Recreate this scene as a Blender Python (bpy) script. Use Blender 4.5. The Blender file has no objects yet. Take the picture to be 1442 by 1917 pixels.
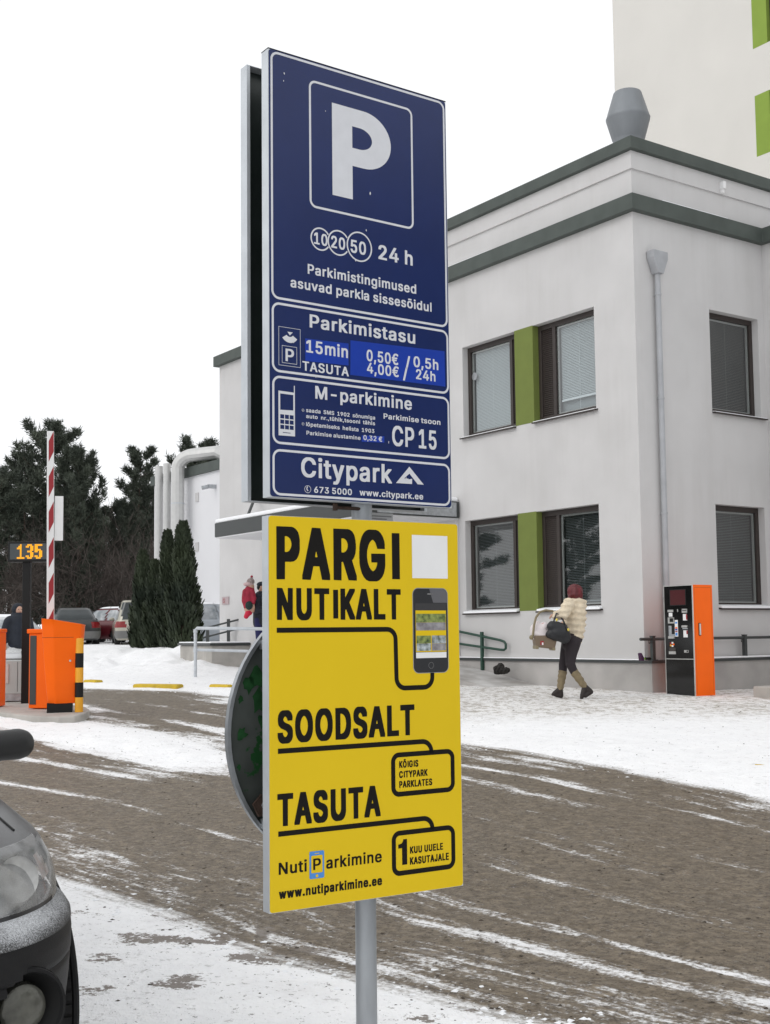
import bpy, bmesh, math, random
import numpy as np
from mathutils import Vector, Matrix
R=math.radians; PI=math.pi
scene=bpy.context.scene; COL=scene.collection
# ------------------------------------------------------------------ camera
PITCH, ROLL, FPX, CYP = .0803884771, -.0111695, 2303.2, 1001.25
cF=np.array([0,math.cos(PITCH),math.sin(PITCH)]); cU=np.array([0,-math.sin(PITCH),math.cos(PITCH)]); cR=np.array([1.,0,0])
cR,cU=math.cos(ROLL)*cR+math.sin(ROLL)*cU,-math.sin(ROLL)*cR+math.cos(ROLL)*cU
EYE=np.array([0,0,1.5])
cam=bpy.data.cameras.new('camera'); camo=bpy.data.objects.new('camera',cam); COL.objects.link(camo)
cam.sensor_width=36; cam.lens=FPX/1917*36; cam.shift_y=(CYP-958.5)/1917; cam.clip_start=.05; cam.clip_end=2000
camo.matrix_world=Matrix(((cR[0],cU[0],-cF[0],EYE[0]),(cR[1],cU[1],-cF[1],EYE[1]),(cR[2],cU[2],-cF[2],EYE[2]),(0,0,0,1)))
scene.camera=camo
# ------------------------------------------------------------------ sky, sun, exposure
SUN_EL, SUN_AZ = R(38), R(-118)          # azimuth measured from +Y towards +X: front left, veiled by cloud
w=bpy.data.worlds.new("World"); scene.world=w; w.use_nodes=True
nt=w.node_tree; bg=nt.nodes['Background']
sk=nt.nodes.new('ShaderNodeTexSky'); sk.sky_type='NISHITA'; sk.sun_disc=False; sk.sun_elevation=SUN_EL; sk.sun_rotation=SUN_AZ; sk.dust_density=4
hs=nt.nodes.new('ShaderNodeHueSaturation'); hs.inputs['Saturation'].default_value=.25
mx=nt.nodes.new('ShaderNodeMix'); mx.data_type='RGBA'; mx.inputs[0].default_value=.9
mx.inputs[7].default_value=(11.3,11.45,11.65,1)     # even cloud layer over the clear sky
nt.links.new(sk.outputs[0],hs.inputs['Color']); nt.links.new(hs.outputs[0],mx.inputs[6]); nt.links.new(mx.outputs[2],bg.inputs[0])
bg.inputs[1].default_value=.1
sl=bpy.data.lights.new('sun','SUN'); sl.energy=.5; sl.angle=R(25); sl.color=(1,.97,.93)
so=bpy.data.objects.new('sun',sl); COL.objects.link(so)
sd_=Vector((math.sin(SUN_AZ)*math.cos(SUN_EL),math.cos(SUN_AZ)*math.cos(SUN_EL),math.sin(SUN_EL)))
so.rotation_euler=sd_.to_track_quat('Z','Y').to_euler()
scene.view_settings.view_transform='Standard'; scene.view_settings.look='None'; scene.view_settings.exposure=0; scene.view_settings.gamma=1
scene.cycles.max_bounces=6; scene.cycles.transparent_max_bounces=12; scene.cycles.use_denoising=True
# ------------------------------------------------------------------ helpers: geometry of the view used to survey points
def ray(x,y): return cR*(x-721)-cU*(y-CYP)+cF*FPX
def at(x,y,Y):
    d=ray(x,y); return EYE+d*(Y/d[1])
PY_=np.array([-50,0,5,10,13,16,18,20,24,28,31,36,45,60,100,3000.]); PZ_=np.array([0,0,.03,.19,.3,.43,.5,.53,.6,.7,.79,1.0,1.2,1.35,1.6,1.6])
def sst(x,a,b):
    t=np.clip((x-a)/(b-a),0,1); return t*t*(3-2*t)
def gbase(x,y):
    x=np.asarray(x,float);y=np.asarray(y,float)
    z=sum(np.interp(y+k,PY_,PZ_) for k in (-1.5,-.75,0,.75,1.5))/5
    z=z-.02*np.clip(x-3.5,0,4)*sst(y,14,19)*(1-sst(y,30,40))
    z=z-.22*sst(-x,6.2,8.6)*sst(y,25,30)*(1-sst(y,34,42))
    return z
def gp(px,py,dz=0):
    d=ray(px,py); lo,hi=2.,90.
    for Y in np.linspace(3,95,400):
        p=EYE+d*(Y/d[1])
        if p[2]<gbase(p[0],p[1])+dz: hi=Y; break
        lo=Y
    for _ in range(30):
        m=(lo+hi)/2; p=EYE+d*(m/d[1])
        if p[2]<gbase(p[0],p[1])+dz: hi=m
        else: lo=m
    return EYE+d*(hi/d[1])
# ------------------------------------------------------------------ helpers: mesh
class MB:
    def __init__(s): s.v=[]; s.f=[]
    def add(s,vs,fs):
        o=len(s.v); s.v+=[tuple(map(float,p)) for p in vs]; s.f+=[tuple(i+o for i in f) for f in fs]; return s
    def box(s,x0,x1,y0,y1,z0,z1):
        return s.add([(x0,y0,z0),(x1,y0,z0),(x1,y1,z0),(x0,y1,z0),(x0,y0,z1),(x1,y0,z1),(x1,y1,z1),(x0,y1,z1)],
            [(3,2,1,0),(4,5,6,7),(0,1,5,4),(1,2,6,5),(2,3,7,6),(3,0,4,7)])
    def quad(s,a,b,c,d): return s.add([a,b,c,d],[(0,1,2,3)])
    def tube(s,pts,r,n=10,cap=True):
        pts=[Vector(p) for p in pts]; rs=r if isinstance(r,(list,tuple)) else [r]*len(pts); vs=[];fs=[]; up=None
        for i,p in enumerate(pts):
            t=(pts[min(i+1,len(pts)-1)]-pts[max(i-1,0)]).normalized()
            if up is None: up=t.orthogonal().normalized()
            else:
                up=(up-t*up.dot(t))
                up=up.normalized() if up.length>1e-6 else t.orthogonal().normalized()
            b=t.cross(up)
            for k in range(n):
                a=2*PI*k/n; vs.append(p+(up*math.cos(a)+b*math.sin(a))*rs[i])
        for i in range(len(pts)-1):
            for k in range(n):
                k2=(k+1)%n; fs.append((i*n+k,i*n+k2,(i+1)*n+k2,(i+1)*n+k))
        if cap: fs.append(tuple(range(n))[::-1]); fs.append(tuple((len(pts)-1)*n+k for k in range(n)))
        return s.add(vs,fs)
    def lathe(s,prof,c=(0,0,0),n=24,axis='z'):
        vs=[];fs=[]
        for r,h in prof:
            for k in range(n):
                a=2*PI*k/n; x,y=r*math.cos(a),r*math.sin(a)
                q={'z':(x,y,h),'y':(x,h,y),'x':(h,x,y)}[axis]; vs.append((q[0]+c[0],q[1]+c[1],q[2]+c[2]))
        for i in range(len(prof)-1):
            for k in range(n):
                k2=(k+1)%n; f=(i*n+k,i*n+k2,(i+1)*n+k2,(i+1)*n+k); fs.append(f if axis!='y' else f[::-1])
        fs.append(tuple(range(n))[::-1]); fs.append(tuple((len(prof)-1)*n+k for k in range(n)))
        return s.add(vs,fs)
    def prism(s,poly,fn,d0,d1):
        n=len(poly); vs=[fn(p,d0) for p in poly]+[fn(p,d1) for p in poly]
        return s.add(vs,[tuple(range(n))[::-1],tuple(range(n,2*n))]+[(i,(i+1)%n,n+(i+1)%n,n+i) for i in range(n)])
    def ell(s,c,r,nu=16,nv=10,M=None):
        vs=[];fs=[]
        for j in range(nv+1):
            th=PI*j/nv
            for k in range(nu):
                a=2*PI*k/nu; p=Vector((r[0]*math.sin(th)*math.cos(a),r[1]*math.sin(th)*math.sin(a),r[2]*math.cos(th)))
                if M: p=M@p
                vs.append((p.x+c[0],p.y+c[1],p.z+c[2]))
        for j in range(nv):
            for k in range(nu): fs.append((j*nu+k,(j+1)*nu+k,(j+1)*nu+(k+1)%nu,j*nu+(k+1)%nu))
        return s.add(vs,fs)
    def build(s,name,m,parent=None,smooth=False,bevel=0,loc=None):
        me=bpy.data.meshes.new(name); me.from_pydata(s.v,[],s.f); me.update()
        bm=bmesh.new(); bm.from_mesh(me); bmesh.ops.remove_doubles(bm,verts=bm.verts,dist=1e-5); bmesh.ops.recalc_face_normals(bm,faces=bm.faces)
        if bevel:
            bmesh.ops.bevel(bm,geom=[e for e in bm.edges if len(e.link_faces)==2 and e.calc_face_angle()>.6],offset=bevel,segments=2,affect='EDGES',profile=.5)
        bm.to_mesh(me); bm.free()
        return link(name,me,m,parent,smooth,loc)
def link(name,me,m,parent=None,smooth=False,loc=None):
    if m is not None: me.materials.clear(); me.materials.append(m)
    if smooth:
        me.polygons.foreach_set('use_smooth',[True]*len(me.polygons))
        try: me.set_sharp_from_angle(angle=R(40))
        except Exception: pass
    o=bpy.data.objects.new(name,me); COL.objects.link(o)
    if parent: o.parent=parent
    if loc is not None: o.location=loc
    return o
def raw(name,v,f,m,parent=None,smooth=False):
    me=bpy.data.meshes.new(name); me.from_pydata(v,[],f); me.update(); return link(name,me,m,parent,smooth)
def tag(o,label,cat,group=None):
    o['label']=label; o['category']=cat
    if group: o['group']=group
    return o
def thing(name,label,cat,loc=(0,0,0),rz=0,group=None):
    o=bpy.data.objects.new(name,None); COL.objects.link(o); o.location=tuple(map(float,loc)); o.rotation_euler=(0,0,rz); o.empty_display_size=.2
    return tag(o,label,cat,group)
def struct(o): o['kind']='structure'; return o
def evalmesh(o,name):
    bpy.context.view_layer.update(); dg=bpy.context.evaluated_depsgraph_get()
    me=bpy.data.meshes.new_from_object(o.evaluated_get(dg)); me.name=name; return me
def blob(name,caps,m,parent,vox=.014,it=4,fn=None):
    """tapered limbs and ellipsoids fused into ONE continuous surface"""
    mb=MB()
    for c in caps:
        if c[0]=='e': mb.ell(c[1],c[2],16,12,c[3] if len(c)>3 else None); continue
        p0,p1,r0,r1=c; p0=Vector(p0);p1=Vector(p1); d=(p1-p0)
        if d.length<1e-6: mb.ell(p0,(r0,)*3); continue
        t=d.normalized(); pts=[];rs=[]
        for k in range(5): a=PI/2*k/5; pts.append(p0-t*r0*math.cos(a)); rs.append(max(r0*math.sin(a),1e-4))
        for k in range(6): q=k/5; pts.append(p0+d*q); rs.append(r0+(r1-r0)*q)
        for k in range(1,6): a=PI/2*k/5; pts.append(p1+t*r1*math.sin(a)); rs.append(max(r1*math.cos(a),1e-4))
        mb.tube(pts,rs,14)
    o=mb.build(name+'_src',None)
    rm=o.modifiers.new('r','REMESH'); rm.mode='VOXEL'; rm.voxel_size=vox
    sm=o.modifiers.new('s','SMOOTH'); sm.factor=.5; sm.iterations=it
    me=evalmesh(o,name); old=o.data; bpy.data.objects.remove(o); bpy.data.meshes.remove(old)
    if fn:
        co=np.empty(len(me.vertices)*3); me.vertices.foreach_get('co',co); co=fn(co.reshape(-1,3)); me.vertices.foreach_set('co',co.ravel()); me.update()
    return link(name,me,m,parent,True)
# ------------------------------------------------------------------ materials
def mat(name,col,rough=.6,metal=0,var=0,vs=4.,bump=0,bs=40.,spec=.5,col2=None,stretch=None,coat=0):
    m=bpy.data.materials.new(name); m.use_nodes=True; n=m.node_tree; b=n.nodes['Principled BSDF']
    b.inputs['Base Color'].default_value=(*col,1); b.inputs['Roughness'].default_value=rough; b.inputs['Metallic'].default_value=metal
    b.inputs['Specular IOR Level'].default_value=spec; b.inputs['Coat Weight'].default_value=coat
    tc=n.nodes.new('ShaderNodeTexCoord'); src=tc.outputs['Object']
    if stretch:
        mp=n.nodes.new('ShaderNodeMapping'); mp.inputs['Scale'].default_value=stretch; n.links.new(src,mp.inputs[0]); src=mp.outputs[0]
    if var or col2:
        t=n.nodes.new('ShaderNodeTexNoise'); t.inputs['Scale'].default_value=vs; t.inputs['Detail'].default_value=6; n.links.new(src,t.inputs['Vector'])
        r=n.nodes.new('ShaderNodeMapRange'); r.inputs[1].default_value=.3; r.inputs[2].default_value=.7; n.links.new(t.outputs[0],r.inputs[0])
        x=n.nodes.new('ShaderNodeMix'); x.data_type='RGBA'
        c2=col2 or tuple(min(1,c*(1+var)) for c in col); c1=col if col2 else tuple(c*(1-var) for c in col)
        x.inputs[6].default_value=(*c1,1); x.inputs[7].default_value=(*c2,1); n.links.new(r.outputs[0],x.inputs[0]); n.links.new(x.outputs[2],b.inputs['Base Color'])
    if bump:
        t=n.nodes.new('ShaderNodeTexNoise'); t.inputs['Scale'].default_value=bs; t.inputs['Detail'].default_value=4; n.links.new(src,t.inputs['Vector'])
        q=n.nodes.new('ShaderNodeBump'); q.inputs['Strength'].default_value=bump; q.inputs['Distance'].default_value=.01; n.links.new(t.outputs[0],q.inputs['Height']); n.links.new(q.outputs[0],b.inputs['Normal'])
    return m
def emis(name,col,s):
    m=mat(name,(0,0,0)); b=m.node_tree.nodes['Principled BSDF']; b.inputs['Emission Color'].default_value=(*col,1); b.inputs['Emission Strength'].default_value=s; return m
def glassmat(name,tint=(1,1,1),boost=.1,rough=.02):
    m=bpy.data.materials.new(name); m.use_nodes=True; n=m.node_tree; n.nodes.remove(n.nodes['Principled BSDF']); out=n.nodes['Material Output']
    t=n.nodes.new('ShaderNodeBsdfTransparent'); t.inputs[0].default_value=(*tint,1); g=n.nodes.new('ShaderNodeBsdfGlossy'); g.inputs['Roughness'].default_value=rough
    lw=n.nodes.new('ShaderNodeLayerWeight'); lw.inputs[0].default_value=.5; fr=n.nodes.new('ShaderNodeMath'); fr.operation='POWER'; fr.inputs[1].default_value=4; n.links.new(lw.outputs['Facing'],fr.inputs[0]); a=n.nodes.new('ShaderNodeMath'); a.operation='MULTIPLY_ADD'; a.inputs[1].default_value=.9; a.inputs[2].default_value=boost; a.use_clamp=True
    x=n.nodes.new('ShaderNodeMixShader'); n.links.new(fr.outputs[0],a.inputs[0]); n.links.new(a.outputs[0],x.inputs[0]); n.links.new(t.outputs[0],x.inputs[1]); n.links.new(g.outputs[0],x.inputs[2]); n.links.new(x.outputs[0],out.inputs[0]); return m
def frost_lens():
    m=glassmat('frosted_headlight_lens',(.82,.82,.82),.13,.15); n=m.node_tree; out=n.nodes['Material Output']; s=out.inputs[0].links[0].from_socket
    d=n.nodes.new('ShaderNodeBsdfDiffuse'); d.inputs[0].default_value=(.55,.56,.56,1); x=n.nodes.new('ShaderNodeMixShader'); tc=n.nodes.new('ShaderNodeTexCoord')
    t=n.nodes.new('ShaderNodeTexNoise'); t.inputs['Scale'].default_value=26; t.inputs['Detail'].default_value=8; t.inputs['Roughness'].default_value=.75; n.links.new(tc.outputs['Object'],t.inputs['Vector'])
    r=n.nodes.new('ShaderNodeMapRange'); r.inputs[1].default_value=.35; r.inputs[2].default_value=.75; r.inputs[3].default_value=.12; r.inputs[4].default_value=.42; n.links.new(t.outputs[0],r.inputs[0]); n.links.new(r.outputs[0],x.inputs[0]); n.links.new(s,x.inputs[1]); n.links.new(d.outputs[0],x.inputs[2]); n.links.new(x.outputs[0],out.inputs[0]); return m
def frosty(name,col,rough,lo,hi,scale=160.):
    """paint dusted with frost: fine white grains, denser on upward faces"""
    m=mat(name,col,rough); n=m.node_tree; b=n.nodes['Principled BSDF']; tc=n.nodes.new('ShaderNodeTexCoord')
    t=n.nodes.new('ShaderNodeTexNoise'); t.inputs['Scale'].default_value=scale; t.inputs['Detail'].default_value=8; t.inputs['Roughness'].default_value=.8
    t2=n.nodes.new('ShaderNodeTexNoise'); t2.inputs['Scale'].default_value=5; t2.inputs['Detail'].default_value=3
    ge=n.nodes.new('ShaderNodeNewGeometry'); sp=n.nodes.new('ShaderNodeSeparateXYZ'); n.links.new(ge.outputs['Normal'],sp.inputs[0])
    n.links.new(tc.outputs['Object'],t.inputs['Vector']); n.links.new(tc.outputs['Object'],t2.inputs['Vector'])
    a=n.nodes.new('ShaderNodeMath'); a.operation='MULTIPLY_ADD'; a.inputs[1].default_value=.3; n.links.new(t2.outputs[0],a.inputs[0]); n.links.new(t.outputs[0],a.inputs[2])
    a2=n.nodes.new('ShaderNodeMath'); a2.operation='MULTIPLY_ADD'; a2.inputs[1].default_value=.22; n.links.new(sp.outputs[2],a2.inputs[0]); n.links.new(a.outputs[0],a2.inputs[2])
    r=n.nodes.new('ShaderNodeMapRange'); r.inputs[1].default_value=lo; r.inputs[2].default_value=hi; n.links.new(a2.outputs[0],r.inputs[0])
    x=n.nodes.new('ShaderNodeMix'); x.data_type='RGBA'; x.inputs[6].default_value=(*col,1); x.inputs[7].default_value=(.75,.77,.8,1); n.links.new(r.outputs[0],x.inputs[0]); n.links.new(x.outputs[2],b.inputs['Base Color']); return m
def weathered(name,col):
    """mineral render with rain streaks, blotches and a stained foot"""
    m=mat(name,col,.92,0,.05,1.1,.35,110); n=m.node_tree; b=n.nodes['Principled BSDF']; src=b.inputs['Base Color'].links[0].from_socket; tc=n.nodes.new('ShaderNodeTexCoord')
    mp=n.nodes.new('ShaderNodeMapping'); mp.inputs['Scale'].default_value=(1,1,.06); n.links.new(tc.outputs['Object'],mp.inputs[0])
    t=n.nodes.new('ShaderNodeTexNoise'); t.inputs['Scale'].default_value=5; t.inputs['Detail'].default_value=7; t.inputs['Roughness'].default_value=.65; n.links.new(mp.outputs[0],t.inputs['Vector'])
    t2=n.nodes.new('ShaderNodeTexNoise'); t2.inputs['Scale'].default_value=.7; t2.inputs['Detail'].default_value=6; n.links.new(tc.outputs['Object'],t2.inputs['Vector'])
    a=n.nodes.new('ShaderNodeMath'); a.operation='MULTIPLY'; n.links.new(t.outputs[0],a.inputs[0]); n.links.new(t2.outputs[0],a.inputs[1])
    r=n.nodes.new('ShaderNodeMapRange'); r.inputs[1].default_value=.24; r.inputs[2].default_value=.42; r.inputs[4].default_value=.26; n.links.new(a.outputs[0],r.inputs[0])
    sp=n.nodes.new('ShaderNodeSeparateXYZ'); n.links.new(tc.outputs['Object'],sp.inputs[0]); z=n.nodes.new('ShaderNodeMath'); z.operation='MULTIPLY_ADD'; z.inputs[1].default_value=-1.3; n.links.new(t2.outputs[0],z.inputs[0]); n.links.new(sp.outputs[2],z.inputs[2])
    g=n.nodes.new('ShaderNodeMapRange'); g.inputs[1].default_value=1.15; g.inputs[2].default_value=.35; g.inputs[3].default_value=0; g.inputs[4].default_value=.5; n.links.new(z.outputs[0],g.inputs[0])
    q=n.nodes.new('ShaderNodeMath'); q.operation='MAXIMUM'; n.links.new(r.outputs[0],q.inputs[0]); n.links.new(g.outputs[0],q.inputs[1])
    x=n.nodes.new('ShaderNodeMix'); x.data_type='RGBA'; x.inputs[7].default_value=(col[0]*.80,col[1]*.79,col[2]*.77,1); n.links.new(q.outputs[0],x.inputs[0]); n.links.new(src,x.inputs[6]); n.links.new(x.outputs[2],b.inputs['Base Color']); return m
M={}
M['snow']=mat('snow',(.90,.91,.93),.7,0,.03,3,.5,30)
M['galv']=mat('galvanised_steel',(.42,.44,.46),.42,.7,.18,14,.05,60)
M['galv_pale']=mat('pale_galvanised_steel',(.56,.59,.62),.5,.45,.08,10)
M['steel']=mat('brushed_steel',(.6,.6,.58),.35,.9,.08,20)
M['dark_back']=mat('dark_sheet_back',(.022,.03,.028),.35,0,.25,6)
M['blue']=mat('blue_sign_film',(.008,.0195,.094),.22,0,.08,5,spec=.42)
M['blue_patch']=mat('blue_price_patch',(.008,.04,.33),.3,0,.06,8,spec=.3)
M['white_film']=mat('white_reflective_film',(.62,.63,.66),.4,0,.04,20)
M['yellow']=mat('yellow_poster_film',(.70,.49,.012),.45,0,.02,3,spec=.15)
M['black_film']=mat('black_film',(.009,.008,.007),.5,spec=.12)
M['white']=mat('white_paint',(.78,.78,.78),.45,0,.03,8)
M['bright_blue']=mat('bright_blue_print',(.06,.24,.62),.4)
M['rust']=mat('rusty_steel',(.06,.035,.025),.75,.2,.5,30,.4,60)
M['wall']=weathered('pale_grey_render',(.585,.577,.574))
M['wall_white']=mat('white_render',(.74,.74,.76),.9,0,.02,.8,.15,60)
M['wall_tower']=mat('cream_render',(.66,.64,.60),.9,0,.03,.5,.3,40)
M['plinth']=mat('concrete_plinth',(.40,.385,.37),.9,0,.16,1.6,.3,50)
M['concrete']=mat('concrete',(.42,.40,.37),.9,0,.15,3,.3,60)
M['band']=mat('green_grey_flashing',(.078,.092,.084),.6,0,.12,3,spec=.25)
M['frame']=mat('brown_window_frame',(.035,.026,.023),.5,0,.1,8)
M['green']=mat('olive_green_render',(.155,.195,.042),.85,0,.05,4,.2,80)
M['green_bright']=mat('leaf_green_render',(.23,.33,.05),.85,0,.05,2)
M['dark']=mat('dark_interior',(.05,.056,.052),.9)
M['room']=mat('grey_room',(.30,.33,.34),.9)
M['blind_closed']=mat('closed_blind',(.66,.70,.71),.7)
M['blind']=mat('blind_slats',(.20,.22,.22),.6)
M['glass']=glassmat('window_glass',(.88,.92,.93),.14)
M['rail_green']=mat('dark_green_rail_paint',(.012,.055,.035),.4)
M['rail_dark']=mat('dark_grey_rail_paint',(.04,.045,.045),.45)
M['orange']=mat('orange_powder_coat',(.98,.140,.0005),.4,0,.03,4,.04,80,spec=.22)
M['seam']=mat('dark_orange_seam',(.30,.05,.002),.6)
M['black']=mat('black_plastic',(.010,.010,.010),.45,spec=.25)
M['black_gloss']=mat('black_glossy_front',(.006,.006,.006),.08)
M['amber']=mat('amber_paint',(.78,.36,.015),.45,0,.05,10)
M['red']=mat('red_reflective',(.30,.008,.015),.4)
M['cab']=mat('grey_cabinet_paint',(.47,.49,.48),.5,0,.04,5)
M['rubber']=mat('tyre_rubber',(.012,.012,.012),.8,0,.2,40,.3,80)
M['chrome']=mat('silver_reflector',(.62,.62,.60),.25,.85,.1,20)
M['lens']=glassmat('headlight_lens',(.80,.80,.80),.16,.12)
M['lens_frost']=frost_lens()
M['skin']=mat('skin',(.50,.30,.22),.6)
M['kerb_yellow']=mat('worn_yellow_kerb_paint',(.55,.38,.03),.8,0,.2,8,.3,40)
# ================================================================== GROUND AND ROAD (one terrain, cut along the slush edge)
NEAR=np.array([(40,-40),(7,-6),(4,1.5),(1.5,3.9),(.51,4.8),(.02,5.25),(-.56,5.75),(-1.13,6.5),(-1.84,7.2),(-3.5,9),(-6,10.8),(-12,13.5),(-34,16)])
FAR=np.array([(60,-30),(12,-5),(8,1),(6,3.4),(4.1,7.0),(2.95,9.5),(2.1,11.4),(.80,13.4),(-1.0,17.0),(-2.64,20.0),(-4.0,21.6),(-5.4,22.4),(-8,25),(-13,31),(-30,40)])
ISL=np.array([(-1.25,12.3),(-1.5,11.9),(-2.1,11.8),(-2.6,12.4),(-3.6,13.6),(-4.7,15.1),(-8,19),(-14,23.5),(-26,28),(-27,36),(-12,26.5),(-7.5,21.3),(-5.3,18.2),(-3.86,15.9),(-2.8,14.7),(-1.75,13.0)])
def pdist(P,L,closed=False):
    d=np.full(len(P),1e9); t=np.zeros(len(P)); acc=0
    Q=np.vstack([L,L[:1]]) if closed else L
    for a,b in zip(Q[:-1],Q[1:]):
        e=b-a; l=np.hypot(*e); k=np.clip(((P-a)@e)/(l*l),0,1); c=np.hypot(*(P-a-k[:,None]*e).T); m=c<d; d[m]=c[m]; t[m]=acc+k[m]*l; acc+=l
    return d,t
def inside(P,L):
    c=np.zeros(len(P),bool)
    for a,b in zip(L,np.roll(L,-1,0)):
        if a[1]==b[1]: continue
        c^=((a[1]>P[:,1])!=(b[1]>P[:,1]))&(P[:,0]<(b[0]-a[0])*(P[:,1]-a[1])/(b[1]-a[1])+a[0])
    return c
MAIN=np.vstack([NEAR,FAR[::-1]])
def roadfield(P):
    dn,_=pdist(P,NEAR); df,t=pdist(P,FAR); di,_=pdist(P,ISL,True)
    sm=np.where(inside(P,MAIN),-1,1)*np.minimum(dn,df); si=np.where(inside(P,ISL),-1,1)*di
    return np.maximum(sm,-si),dn/(dn+df+1e-6),t,dn
_r=np.random.RandomState(3)
LAT=_r.rand(64,64)
def vnoise(x,y):
    xi=np.floor(x).astype(int);yi=np.floor(y).astype(int);fx=x-xi;fy=y-yi;fx=fx*fx*(3-2*fx);fy=fy*fy*(3-2*fy)
    g=lambda i,j:LAT[i%64,j%64]
    return (g(xi,yi)*(1-fx)+g(xi+1,yi)*fx)*(1-fy)+(g(xi,yi+1)*(1-fx)+g(xi+1,yi+1)*fx)*fy
def fbm(x,y,o=4): return sum(vnoise(x*2**k+k*7.3,y*2**k+k*3.1)/2**k for k in range(o))/2
def height(P,sd,nn,t):
    x,y=P.T; z=gbase(x,y)
    out=sst(sd,-.05,.5)
    lump=fbm(x*1.1,y*1.1)-.5
    far=np.where(y>7,1,.35)
    z=z+out*far*(.045+.16*lump*np.exp(-np.clip(sd,0,9)/2.0)*sst(y,6,9)+.05*(fbm(x*3.3,y*3.3,3)-.5)*np.exp(-np.clip(sd,0,9)/1.2))+.012*(fbm(x*6,y*6,3)-.5)*out
    # ploughed bank beside the exit lane
    bx=sst(-x,3.1,4.2)*(1-sst(-x,8,10))*sst(y,25.5,28.5)*(1-sst(y,36,44)); z=z+bx*(.10+.42*np.clip(lump+.15,0,1)+.22*(fbm(x*2.6+3,y*1.6,3)-.5))
    rut=np.where(sd<0,.014*(fbm(nn*28,t*1.5,3)-.5)+.010*(fbm(x*9,y*9,3)-.5),0)
    return z+rut*np.clip(1.6-y/30,0.3,1)
def terrain():
    rr=np.concatenate([[0],np.geomspace(1.5,4,14),np.geomspace(4,30,430)[1:],np.geomspace(30,120,110)[1:],np.geomspace(120,1500,16)[1:]])
    aa=np.concatenate([np.linspace(-180,-40,24)[:-1],np.linspace(-40,40,520),np.linspace(40,180,24)[1:-1]])
    A=np.radians(aa); nA=len(aa); G=np.stack([np.outer(rr,np.sin(A)),np.outer(rr,np.cos(A))],-1).reshape(-1,2)
    sd,nn,t,dn=roadfield(G); z=height(G,sd,nn,t); V=np.column_stack([G,z])
    i=np.arange(len(rr)-1)[:,None]*nA; k=np.arange(nA)[None]; k2=(k+1)%nA
    F=np.stack([i+k,i+k2,i+nA+k2,i+nA+k],-1).reshape(-1,4)
    fs=sd[F].mean(1)
    for name,sel in (('road',fs<0),('ground',fs>=0)):
        f=F[sel]; u,inv=np.unique(f,return_inverse=True); f=inv.reshape(-1,4)
        me=bpy.data.meshes.new(name); me.from_pydata(V[u].tolist(),[],f.tolist()); me.update()
        me.attributes.new('sd','FLOAT','POINT').data.foreach_set('value',sd[u].astype(np.float32))
        me.attributes.new('flow','FLOAT_VECTOR','POINT').data.foreach_set('vector',np.column_stack([nn[u]*5.5,t[u],dn[u]]).astype(np.float32).ravel())
        struct(link(name,me,M['terrain'],None,True))
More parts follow.
